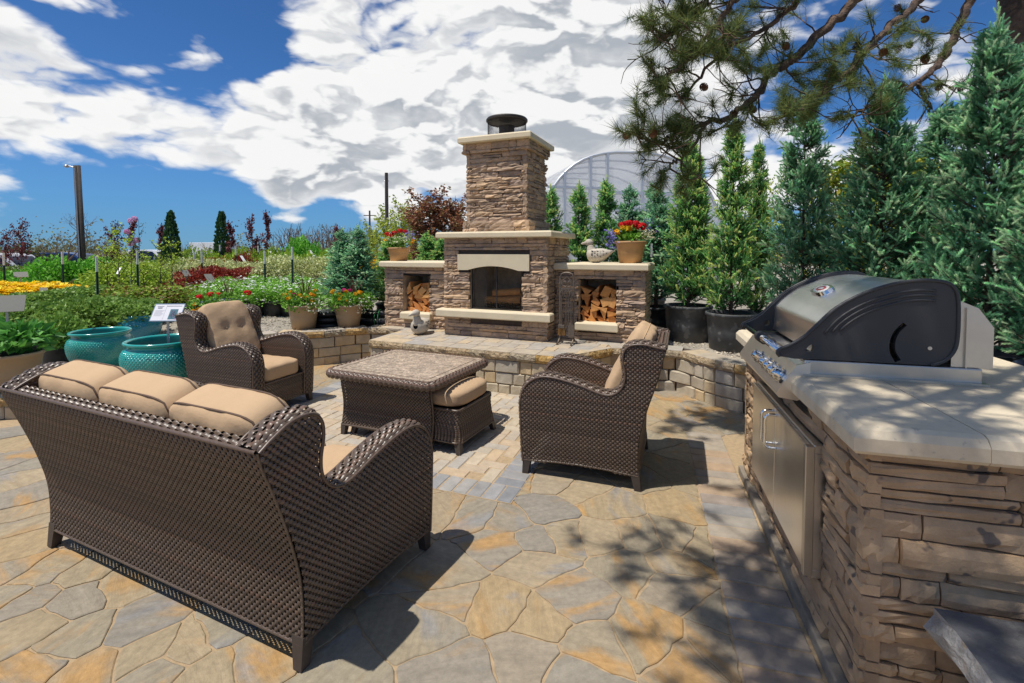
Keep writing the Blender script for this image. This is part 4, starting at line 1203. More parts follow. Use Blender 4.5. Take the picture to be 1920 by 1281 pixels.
def make_seat(name, label, cat, loc, rz, W, group, nback, nseat, seed, back_h=.60, zr=.945, dy=1.0):
    TOPL_ = [(y * dy, z) for y, z in TOPL[:-3]] + [(.80 * dy, .976 if zr > .93 else .968), (.88 * dy, .5 * (zr + .968)), (.935 * dy, zr)]
    BACKL_ = [(y * dy, z * (1 if z < .5 else 1)) for y, z in BACKL[:-2]] + [(.915 * dy, zr - .075), (.935 * dy, zr)]
    TOPC = spline(TOPL_, 5); BACKC = spline(BACKL_, 6); OUTL = np.vstack([TOPC, BACKC[::-1][1:], [(.36 * dy, .118)]])
    t = thing(name, label, cat, loc, rz, group)
    hw = W / 2; arm = .115; period = .031; pitch = .0142
    wv = Weave(seed)
    # outer and inner sides: horizontal strands clipped by the outline
    for sgn in (-1, 1):
        for x, off in ((hw, 1), (hw - arm, -1)):
            X = sgn * x
            def fn(ss, z, X=X, f=sgn * off):
                bul = f * .010 * np.sin(np.clip((z - .09) / .6, 0, 1) * math.pi) * (1 if off > 0 else .3)
                P = np.stack([np.full_like(ss, X + bul), ss, np.full_like(ss, z)], 1)
                return P
            lo = .095 if off > 0 else .32
            sg = lambda z: [(a + .010, b - .001) for a, b in scan(OUTL, z)]
            if sgn * off > 0: wv.surface(fn, lo, .968, -.05, .99, pitch, period, segs=sg)
            else:
                # mirrored so that the strands bulge to the seen side
                g = lambda ss, z, fn=fn: fn(-ss, z)
                wv.surface(g, lo, .968, -.99, .05, pitch, period, segs=lambda z: [(-b, -a) for a, b in sg(z)])
    # back: strands across, from foot to top rail
    BL = resample(BACKC, .01); bd = np.r_[0, np.cumsum(np.linalg.norm(np.diff(BL, axis=0), axis=1))]
    def fb(ss, tt): 
        y, z = np.interp(tt, bd, BL[:, 0]), np.interp(tt, bd, BL[:, 1])
        return np.stack([-ss, np.full_like(ss, y), np.full_like(ss, z)], 1)
    wv.surface(fb, .0, bd[-1] - .01, -hw - .001, hw + .001, pitch, period)
    for sgn in (-1, 1): wv.tube(np.c_[np.full(len(BL), sgn * (hw - .004)), BL], .0055, (.95, .95, .95))
    # inside back and front apron
    wv.surface(lambda ss, tt: np.stack([ss, np.full_like(ss, dy * (.70 + (tt - .40) * .30)), np.full_like(ss, tt)], 1), .38, zr - .01, -hw + arm, hw - arm, pitch, period, stakes=False)
    wv.surface(lambda ss, tt: np.stack([ss, np.full_like(ss, -.022), np.full_like(ss, tt)], 1), .095, .325, -hw + arm * .5, hw - arm * .5, pitch, period)
    wv.obj('woven_panels', t)
    # top bands over arms and wings: a broad braid lengthwise, bordered by cords
    bd2 = Weave(seed + 1)
    TC = resample(TOPC, .012); td = np.r_[0, np.cumsum(np.linalg.norm(np.diff(TC, axis=0), axis=1))]
    tn = np.gradient(TC, axis=0); tn /= np.linalg.norm(tn, axis=1)[:, None]; onr = np.c_[-tn[:, 1], tn[:, 0]]
    for sgn in (-1, 1):
        def ft(ss, tt, sgn=sgn):
            y, z = np.interp(ss, td, TC[:, 0]), np.interp(ss, td, TC[:, 1]); ny, nz = np.interp(ss, td, onr[:, 0]), np.interp(ss, td, onr[:, 1])
            q = (tt / arm - .5) * 2; h = .020 * (1 - abs(q) ** 2.5) 
            return np.stack([np.full_like(ss, sgn * (hw - tt)) if sgn > 0 else np.full_like(ss, -(hw - arm + tt)), y + ny * h, z + nz * h], 1)
        # strands along s; orientation handled by mirroring t for the other arm
        bd2.surface(lambda ss, tt, ft=ft: ft(ss, tt), -.006, arm + .006, .004, td[-1] - .004, .0178, .050, width=.021, amp=.0055, stakes=False)
        for xx in (hw + .004, hw - arm - .004):
            bd2.tube(np.c_[np.full(len(TC), sgn * xx), TC], .0075, (1.0, .95, .95), 6)
    # top rail of the back
    bd2.surface(lambda ss, tt: np.stack([ss, .93 * dy - tt + 0 * ss, zr + .004 + .010 * np.sin(np.pi * np.clip(tt / .07, 0, 1)) + 0 * ss], 1), 0, .07, -hw + .03, hw - .03, .018, .050, width=.021, amp=.005, stakes=False)
    bd2.tube([(x, .937 * dy, zr + .002) for x in np.linspace(-hw + .01, hw - .01, 30)], .008, (1, .95, .95))
    # front edge cords under the seat and feet cords
    bd2.tube([(x, -.03, .325) for x in np.linspace(-hw + arm, hw - arm, 12)], .009, (.9, .9, .9)); bd2.tube([(x, -.024, .098 + .02 * math.cos(x / hw * 1.4) ** 2) for x in np.linspace(-hw, hw, 24)], .007, (.9, .9, .9))
    bd2.tube([(x, .770 * dy, .095) for x in np.linspace(-hw, hw, 24)], .007, (.9, .9, .9))
    for sgn in (-1, 1): bd2.tube([(sgn * hw, y * dy, .098 + .02 * math.sin(max(0, min(1, y / .76)) * math.pi)) for y in np.linspace(-.03, .77, 14)], .007, (.9, .9, .9))
    bd2.obj('braided_rim', t)
    # seat deck, then added light blockers inside the back, then legs
    m = MB(); m.box(-hw + .02, hw - .02, .0, .74, .29, .315)
    m.obj('seat_deck', M['wicker_dark'], t)
    LB = BL[(BL[:, 1] > .11) & (BL[:, 1] < zr - .02)]; m = MB(); m.grid(np.array([[(x, y - .022, z) for x in (-hw + .03, hw - .03)] for y, z in LB])); m.obj('back_light_block', M['wicker_dark'], t)  # opaque sheet added behind the weave to stop sun shining through the back
    m = MB(); m.box(-hw + .02, hw - .02, .868 * dy, .925 * dy, zr - .035, zr - .006); m.obj('rail_light_block', M['wicker_dark'], t)  # solid bar added under the woven rail to block light leaking through
    for sx in (-1, 1):
        for yy, oy in ((.0, -.015), (.745 * dy, .02)):
            x = sx * (hw - .025); m = MB()
            V = [(x + dx * .030, yy + dy * .030, .125) for dx, dy in ((-1, -1), (1, -1), (1, 1), (-1, 1))] + [(x + sx * .008 + dx * .021, yy + oy + dy * .021, .002) for dx, dy in ((-1, -1), (1, -1), (1, 1), (-1, 1))]
            m.raw(V, [(0, 1, 2, 3), (7, 6, 5, 4)] + [(i, i + 4, (i + 1) % 4 + 4, (i + 1) % 4) for i in range(4)]); m.obj('leg', M['leg_wood'], t)
    inner = W - 2 * arm - .02
    cw = inner / nseat
    for i in range(nseat):
        cushion('seat_cushion', t, cw - .004, .66, .165, (-inner / 2 + cw * (i + .5), .305, .40), (0, 0, 0), puff=.018, pw=7, seed=seed + i, pipe=False)
    cw = inner / nback
    for i in range(nback):
        kw = dict(dimples=[(-.085, .02, .05, .028), (.085, .02, .05, .028)]) if nback == 1 else {}
        c = cushion('back_cushion', t, cw - .002, back_h, .20 if nback > 1 else .15, (-inner / 2 + cw * (i + .5), .735 if nback > 1 else .675, (.43 if nback > 1 else .455) + back_h / 2 * .96), (R(90 - (18 if nback > 1 else 25)), 0, 0), puff=.034 if nback > 1 else .024, pw=6.5 if nback > 1 else 6, seed=seed + 10 + i, pipe=nback > 1, wrinkle=.005 if nback > 1 else .005, **kw)
        if nback == 1:
            for dx in (-.085, .085):
                m = MB(); m.lathe([(.012, .0), (.013, .004), (.009, .009), (.001, .010)], 14, dx, .02, .072); m.obj('button', M['cushion_dark'], c, smooth=True)
            m = MB()
            for zz in (.0,): 
                ph = np.linspace(0, 2 * math.pi, 61); pts = []
                for a in ph:
                    q = np.array([math.cos(a), math.sin(a)]); q = q / (np.abs(q) ** 6).sum() ** (1 / 6); pts.append((q[0] * (cw - .002) / 2 * 1.01, q[1] * back_h / 2 * 1.0, 0))
                m.tube(pts, .004, 5, caps=False)
            m.obj('piping', M['cushion_dark'], c, smooth=True)
    return t

sofa = make_seat('wicker_sofa', 'dark brown wicker sofa with three tan back cushions seen from behind', 'sofa', (-1.306, 2.894, .01), R(155.4), 1.87, 'wicker patio furniture', 3, 3, 200, back_h=.60, zr=.900, dy=1.045)
chair_r = make_seat('wicker_armchair', 'dark brown wicker armchair on the right beside the grill island, turned away', 'armchair', (.2325, 3.745, .01), math.atan2(-.943, -.331), .755, 'wicker patio furniture', 1, 1, 300, back_h=.63, zr=.955)
chair_l = clone(chair_r, label='dark brown wicker armchair with tufted tan cushion in front of the teal pots')
chair_l.location = (-2.287, 4.748, .01); chair_l.rotation_euler = (0, 0, R(70.5))

# ------------------------------------------------------------------ coffee table and ottomans
TA = R(-24.5)
def rounded_rect(hx, hy, r_, n=6):
    P = []
    for cx, cy, a0 in ((hx - r_, hy - r_, 0), (-hx + r_, hy - r_, 90), (-hx + r_, -hy + r_, 180), (hx - r_, -hy + r_, 270)):
        for k in range(n + 1):
            a = R(a0 + 90 * k / n); P.append((cx + r_ * math.cos(a), cy + r_ * math.sin(a)))
    return P
def ring_fn(hx, hy, rr, flare):
    """closed wall of a box with rounded corners; flare(t) widens it with height t"""
    P = np.array(rounded_rect(hx, hy, rr) + rounded_rect(hx, hy, rr)[:1]); P = resample(P, .01)
    nrm = np.gradient(P, axis=0); nrm /= np.linalg.norm(nrm, axis=1)[:, None]; nrm = np.c_[nrm[:, 1], -nrm[:, 0]]
    d = np.r_[0, np.cumsum(np.linalg.norm(np.diff(P, axis=0), axis=1))]
    def fn(ss, t):
        x, y = np.interp(ss, d, P[:, 0]), np.interp(ss, d, P[:, 1]); nx, ny = np.interp(ss, d, nrm[:, 0]), np.interp(ss, d, nrm[:, 1])
        f = flare(t); return np.stack([x + nx * f, y + ny * f, np.full_like(ss, t)], 1)
    return fn, d[-1]
def foot(t, x, y, sx, sy, z1=.10, top=.026, bot=.019):
    m = MB(); V = [(x + dx * top, y + dy * top, z1) for dx, dy in ((-1, -1), (1, -1), (1, 1), (-1, 1))] + [(x + sx * .02 + dx * bot, y + sy * .02 + dy * bot, .002) for dx, dy in ((-1, -1), (1, -1), (1, 1), (-1, 1))]
    m.raw(V, [(0, 1, 2, 3), (7, 6, 5, 4)] + [(i, i + 4, (i + 1) % 4 + 4, (i + 1) % 4) for i in range(4)]); m.obj('leg', M['leg_wood'], t)

table = thing('coffee_table', 'square wicker coffee table with a mosaic stone top', 'table', (-.905, 4.27, .012), TA, 'wicker patio furniture')
THX, THY, TZ = .56, .49, .585
wv = Weave(400)
flare = lambda t: .028 * (1 - np.sin(np.clip((t - .08) / .36, 0, 1) * math.pi)) - .02
for sgn in (-1, 1):
    def fs(ss, t, sgn=sgn): return np.stack([ss * -sgn, np.full_like(ss, sgn * (THY - .125 + flare(t))), np.full_like(ss, t)], 1)
    wv.surface(fs, .085, TZ - .06, -.455, .455, 0.0142, .031)
    wv.surface(lambda ss, t, fs=fs, sgn=sgn: fs(-ss, t) * np.array([1, 1, 1]) + np.array([0, -sgn * .03, 0]), .085, TZ - .06, -.45, .45, 0.0142, .031, stakes=False)
    for e in (-.458, .458): wv.tube([(e, sgn * (THY - .14 + flare(z)), z) for z in np.linspace(.085, TZ - .06, 14)], .010, (.9, .9, .9))
    wv.tube([(x, sgn * (THY - .125 + flare(.085)), .088 + .014 * math.cos(x * 3.3)) for x in np.linspace(-.455, .455, 20)], .008, (.9, .9, .9))
wv.obj('woven_panels', table)
rm = Weave(401)
RP = np.array(rounded_rect(THX - .033, THY - .033, .075) + rounded_rect(THX - .033, THY - .033, .075)[:1]); RP = resample(RP, .012)
rn = np.gradient(RP, axis=0); rn /= np.linalg.norm(rn, axis=1)[:, None]; rn = np.c_[rn[:, 1], -rn[:, 0]]; rdist = np.r_[0, np.cumsum(np.linalg.norm(np.diff(RP, axis=0), axis=1))]
def frim(ss, t):
    x, y = np.interp(ss, rdist, RP[:, 0]), np.interp(ss, rdist, RP[:, 1]); nx, ny = np.interp(ss, rdist, rn[:, 0]), np.interp(ss, rdist, rn[:, 1])
    a = t / .038; rr = .036
    return np.stack([x + nx * rr * math.cos(a), y + ny * rr * math.cos(a), np.full_like(ss, TZ - .038 + rr * .95 * math.sin(a))], 1)
rm.surface(frim, -.05, .068, 0, rdist[-1], .0185, .050, width=.022, amp=.005, stakes=False, step=.012)
rm.obj('braided_rim', table)
m = MB(); k = rounded_rect(THX - .05, THY - .05, .05); m.prism(k, 'z', TZ - .05, TZ - .002); tt_ = m.obj('top', M['mosaic'], table)
m = MB()
a, b = THX - .115, THY - .115
for x0, x1, y0, y1 in ((-a, a, -b - .010, -b), (-a, a, b, b + .010), (-a - .010, -a, -b - .01, b + .01), (a, a + .010, -b - .01, b + .01)): m.box(x0, x1, y0, y1, TZ - .004, TZ - .0005)
m.obj('inlay_line', M['mosaic_line'], tt_)
m = MB(); m.box(-.45, .45, -.34, .34, TZ - .085, TZ - .06); m.obj('under_frame', M['wicker_dark'], table)
for sx in (-1, 1):
    for sy in (-1, 1): foot(table, sx * .432, sy * (THY - .14), sx * .3, sy * .6)

def make_ottoman(label, loc):
    t = thing('wicker_ottoman', label, 'ottoman', loc, TA, 'wicker patio furniture')
    hx, hy = .245, .292
    fl = lambda t_: .032 * (1 - np.sin(np.clip((t_ - .08) / .42, 0, 1) * math.pi)) - .012
    fn, L = ring_fn(hx, hy, .03, fl)
    w = Weave(420); n = round(L / .031); w.surface(fn, .085, .335, 0, L, .0142, L / n)
    w.tube([tuple(p) for p in fn(np.linspace(0, L, 60), .335)], .010, (.9, .9, .9)); w.tube([tuple(p) for p in fn(np.linspace(0, L, 60), .09)], .008, (.9, .9, .9))
    w.obj('woven_panels', t)
    m = MB(); m.box(-hx + .01, hx - .01, -hy + .01, hy - .01, .30, .335); m.obj('seat_deck', M['wicker_dark'], t)
    cushion('cushion', t, 2 * hx - .015, 2 * hy - .015, .135, (0, 0, .408), (0, 0, 0), puff=.022, pw=4.5, seed=5, pipe=False, wrinkle=.0012)
    for sx in (-1, 1):
        for sy in (-1, 1): foot(t, sx * (hx - .02), sy * (hy - .02), sx * 1.1, sy * 1.1)
    return t
def tl(x, y): return (-.905 + x * math.cos(TA) - y * math.sin(TA), 4.27 + x * math.sin(TA) + y * math.cos(TA), .012)
ott = make_ottoman('wicker ottoman with tan cushion pulled out from the right of the coffee table', tl(.44, -.02))
o2 = clone(ott, label='wicker ottoman pushed far in under the left half of the coffee table'); o2.location = tl(-.13, -.02)
# ------------------------------------------------------------------ plant building blocks
LEAF_V = [(0, 0, 0), (.28, .05, .38), (0, -.04, .5), (-.28, .05, .38), (0, .02, 1.0)]
LEAF_F = [(0, 1, 2), (0, 2, 3), (1, 4, 2), (2, 4, 3)]
BLADE_V = [(-.5, 0, 0), (.5, 0, 0), (0, .06, 1)]
BLADE_F = [(0, 1, 2)]
QLEAF_V = [(0, 0, 0), (.3, .06, .5), (0, 0, 1), (-.3, .06, .5)]
QLEAF_F = [(0, 1, 2), (0, 2, 3)]
PET_V = [(0, 0, .05)] + [(math.cos(a) * (1 if k % 2 == 0 else .62), math.sin(a) * (1 if k % 2 == 0 else .62), .18 if k % 2 == 0 else .0) for k, a in enumerate(np.linspace(0, 2 * math.pi, 11)[:-1])]
PET_F = [(0, i + 1, (i + 1) % 10 + 1) for i in range(10)]

def ball_dirs(lr, n, up=0.0):
    d = lr.normal(0, 1, (n, 3)); d /= np.linalg.norm(d, axis=1)[:, None]; d[:, 2] += up
    return d / np.linalg.norm(d, axis=1)[:, None]

def pick_cols(lr, n, cols, jit=.15):
    C = np.array(cols)[lr.integers(len(cols), size=n)]
    return np.clip(C * lr.uniform(1 - jit, 1 + jit, (n, 1)), 0, 1)

def leaf_cloud(lr, n, rx, ry, rz, cz, size, cols, clumps=14, tmpl='q', up=.4, flat=.35):
    """leaves spread over irregular clumps filling an ellipsoid that stands on z=0 region"""
    cd = ball_dirs(lr, clumps, .25); cr = lr.uniform(.45, .8, (clumps, 1)); cc = cd * cr * np.array([[rx, ry, rz]]) + [0, 0, cz]
    rad = lr.uniform(.34, .55, clumps)
    i = lr.integers(clumps, size=n)
    dd = ball_dirs(lr, n, .25); rr = (rad[i] * lr.uniform(.55, 1.05, n))[:, None] * np.array([[rx, ry, rz]])
    P = cc[i] + dd * rr
    P[:, 2] = np.maximum(P[:, 2], .02)
    D = dd * flat + ball_dirs(lr, n) * .8 + [0, 0, up]
    col = pick_cols(lr, n, cols)
    tv, tf = {'q': (QLEAF_V, QLEAF_F), 'l': (LEAF_V, LEAF_F), 'b': (BLADE_V, BLADE_F)}[tmpl]
    return scatter(tv, tf, P, D, lr.uniform(.7, 1.25, n) * size, col=col)

def dots(lr, P, size, cols, up=1.2, tmpl=None):
    n = len(P); D = ball_dirs(lr, n, up)
    return scatter(PET_V, PET_F, P, D, lr.uniform(.75, 1.2, n) * size, col=pick_cols(lr, n, cols, .12))

def pot_mesh(matn, r0, r1, h, rim=.02, n=28, lip=.012):
    m = MB()
    m.lathe([(r0, 0), (r0 + (r1 - r0) * .5, h * .5), (r1 - .004, h - rim), (r1 + lip, h - rim + .004), (r1 + lip, h - .006), (r1 + lip - .005, h), (r1 - .006, h), (r1 - .014, h - .05)], n, capt=False)
    me = m.mesh('pot', smooth=True); me.materials.append(M[matn]); return me
def soil_mesh(r_, z):
    m = MB(); m.lathe([(r_, z), (r_ * .5, z + .012), (.001, z + .015)], 18, capb=False); me = m.mesh('soil', smooth=True); me.materials.append(M['soil']); return me

# ------------------------------------------------------------------ spruces
def spruce_sprig():
    V = []; F = []; C = []
    lr = np.random.default_rng(1)
    for k in range(46):
        t = (k / 46) ** .9; a = k * 2.4
        L = .27 * (1 - .30 * t); base = np.array([0, 0, t * .86]); d = np.array([math.cos(a) * .78, math.sin(a) * .78, .62 + .5 * t]); d /= np.linalg.norm(d)
        side = np.cross(d, [0, 0, 1.]); side /= np.linalg.norm(side) + 1e-9
        b = len(V); w = .036
        V += [tuple(base - side * w), tuple(base + side * w), tuple(base + d * L)]
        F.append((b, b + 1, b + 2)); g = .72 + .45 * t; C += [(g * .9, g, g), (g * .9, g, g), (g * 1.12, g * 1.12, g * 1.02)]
    return np.array(V), np.array(F), np.array(C)
SP_V, SP_F, SP_C = spruce_sprig()

def spruce_mesh(seed, H, Rb, n, cols, tipcols, lean=.0, double=False):
    """narrow upright spruce: shoots along tiers of ascending boughs"""
    lr = np.random.default_rng(seed)
    P = []; D = []; S = []; C = []
    wood = MB()
    tops = [(0, 0, H)] + ([(Rb * .45, .05, H * .93)] if double else [])
    for ti, (tx, ty, th) in enumerate(tops):
        wood.tube(spline([(0, 0, 0), (tx * .4, ty * .4, th * .5), (tx, ty, th * .985)], 5), np.linspace(.028, .004, 11), 6)
        nb = int(n / 19 / (1 if ti == 0 else 1.6))
        for i in range(nb):
            f = lr.uniform(.0, 1.0) ** .95; z0 = th * (.015 + .925 * f); a = lr.uniform(0, 6.283)
            prof = (1 - f) ** .72 * .96 + .055
            if f < .06: prof *= .8 + f * 3.3
            L = Rb * prof * lr.uniform(.72, 1.12) * (1 if ti == 0 else .7)
            rise = L * lr.uniform(.35, .8)
            b0 = np.array([tx * f, ty * f, z0]); b1 = b0 + np.array([math.cos(a) * L, math.sin(a) * L, rise])
            if L > .12: wood.tube([b0, (b0 + b1) / 2 - [0, 0, .02], b1], [.008, .006, .003], 3, caps=False)
            k = 19
            for q in range(k):
                t = .30 + .70 * (q + lr.random()) / k
                p = b0 + (b1 - b0) * t + lr.normal(0, .026, 3) * (1.2 - .4 * t); 
                d = np.array([math.cos(a), math.sin(a), 0]) * lr.uniform(.25, .9) + lr.normal(0, .5, 3) + [0, 0, .55]
                P.append(p); D.append(d); S.append(lr.uniform(.085, .145) * (1.0 - .3 * f))
                tip = t > .72 and lr.random() < .55
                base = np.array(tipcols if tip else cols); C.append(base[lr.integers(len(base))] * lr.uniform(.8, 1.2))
        for q in range(10):
            P.append(np.array([tx, ty, th * (.93 + .07 * q / 10)])); D.append(lr.normal(0, .25, 3) + [0, 0, 1]); S.append(.085); C.append(np.array(tipcols[0]))
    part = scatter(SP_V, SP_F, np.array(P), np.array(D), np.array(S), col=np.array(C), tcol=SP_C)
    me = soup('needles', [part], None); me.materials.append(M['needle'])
    wm = wood.mesh('trunk', smooth=True); wm.materials.append(M['bark'])
    return me, wm
GREEN = [(0.251, 0.495, 0.183), (0.192, 0.417, 0.170), (0.296, 0.577, 0.204)]; GTIP = [(0.677, 0.750, 0.256), (0.559, 0.750, 0.276), (0.750, 0.750, 0.320)]
BLUE = [(0.221, 0.443, 0.268), (0.282, 0.535, 0.332), (0.183, 0.389, 0.247)]; BTIP = [(0.530, 0.750, 0.468), (0.648, 0.750, 0.532), (0.442, 0.750, 0.448)]
spr = {'ga': spruce_mesh(501, 2.5, .50, 4300, GREEN, GTIP, double=True), 'gb': spruce_mesh(502, 2.6, .47, 4300, GREEN, GTIP),
       'ba': spruce_mesh(503, 2.7, .56, 4800, BLUE, BTIP), 'bb': spruce_mesh(504, 2.75, .62, 5200, BLUE, BTIP),
       'sm': spruce_mesh(505, 2.0, .34, 2500, GREEN, GTIP), 'sb': spruce_mesh(506, 1.9, .38, 2500, BLUE, BTIP)}
spot_mesh = {}
def spruce(kind, x, y, z, H, wid, label, group, rz, pot=None):
    t = thing('spruce_tree', label, 'tree', (x, y, z), rz, group)
    me, wm = spr[kind]; H0 = max(v.co.z for v in wm.vertices) / .985 if (kind, 'h') not in spot_mesh else spot_mesh[(kind, 'h')]
    spot_mesh[(kind, 'h')] = H0
    pz = 0
    if pot:
        r_, h, mt = pot
        key = (round(r_, 2), round(h, 2), mt)
        if key not in spot_mesh: spot_mesh[key] = (pot_mesh(mt, r_ * .86, r_, h, .04), soil_mesh(r_ * .95, h - .04))
        link('pot', spot_mesh[key][0], None, t); link('soil', spot_mesh[key][1], None, t); pz = h - .06
    for nm, d in (('crown', me), ('trunk', wm)):
        o = link(nm, d, None, t); o.location = (0, 0, pz); s = (H - pz) / H0; o.scale = (wid, wid, s)
    return t
GR = 'spruces in black tubs behind the grill'
spruce('ga', 2.27, 6.20, .44, 2.62, .72, 'green spruce with two leading shoots, in a big black tub by the right wood box', GR, .3, (.29, .46, 'dusty_pot'))
spruce('gb', 2.56, 5.62, .44, 2.70, .72, 'slim green spruce in the black tub next to the grill lid', GR, 1.0, (.27, .44, 'dusty_pot'))
spruce('gb', 3.05, 6.0, .44, 2.55, .5, 'thin dark spruce top showing between two larger spruces behind the grill', GR, 2.4, (.25, .4, 'black_pot'))
spruce('ba', 2.98, 4.95, .44, 2.80, .76, 'blue green spruce right behind the grill lid', GR, .2, (.27, .4, 'black_pot'))
spruce('bb', 3.32, 4.35, .44, 2.72, .80, 'broad blue green spruce behind the grill side panel', GR, 1.9, (.27, .4, 'black_pot'))
spruce('ba', 3.78, 4.25, .44, 2.50, .85, 'blue green spruce half hidden left of the tallest spruce', GR, 3.6, (.27, .4, 'black_pot'))
spruce('bb', 3.62, 3.66, .44, 2.95, .80, 'tallest blue spruce at the right edge in front of the pine trunk', GR, 4.4, (.27, .4, 'black_pot'))
spruce('ba', 3.62, 3.08, .44, 2.65, .85, 'blue green spruce cut by the right edge of the picture', GR, 5.4, (.27, .4, 'black_pot'))
spruce('sb', 2.02, 6.75, .44, 2.05, 1.15, 'small pale blue spruce behind the flower pot on the right wood box', GR, .9, (.24, .38, 'black_pot'))
GM = 'spruces between the fireplace and the greenhouse'
for i, (x, y, H, k, lb) in enumerate(((.66, 8.3, 2.28, 'sm', 'small green spruce touching the right side of the chimney'), (1.13, 8.2, 2.33, 'sm', 'green spruce behind the duck statue'), (1.63, 8.3, 2.42, 'sm', 'pointed green spruce in front of the greenhouse door post'),
        (1.98, 8.15, 2.28, 'sb', 'bluish spruce just left of the red flowers'), (2.33, 8.1, 2.28, 'sb', 'bluish spruce behind the red flowers'))):
    spruce(k, x, y, .42, H, 1.05 - .08 * (i == 0), lb, GM, i * 1.7, (.24, .38, 'black_pot'))
GL = 'spruces behind the left wood box'
for i, (x, y, H, k, lb) in enumerate(((-2.72, 7.75, 1.52, 'sb', 'left one of the pair of spruces behind the tan planters'), (-2.42, 7.6, 1.55, 'sb', 'right one of the pair of spruces behind the tan planters'), (-2.02, 7.95, 1.40, 'sm', 'spruce at the left side of the left wood box'),
        (-1.45, 8.4, 1.5, 'sm', 'left of two small spruces behind the pot on the left wood box'), (-1.2, 8.3, 1.42, 'sm', 'right of two small spruces behind the pot on the left wood box'))):
    spruce(k, x, y, .42, H, 1.0, lb, GL, i * 1.3 + .4, (.22, .32, 'black_pot'))

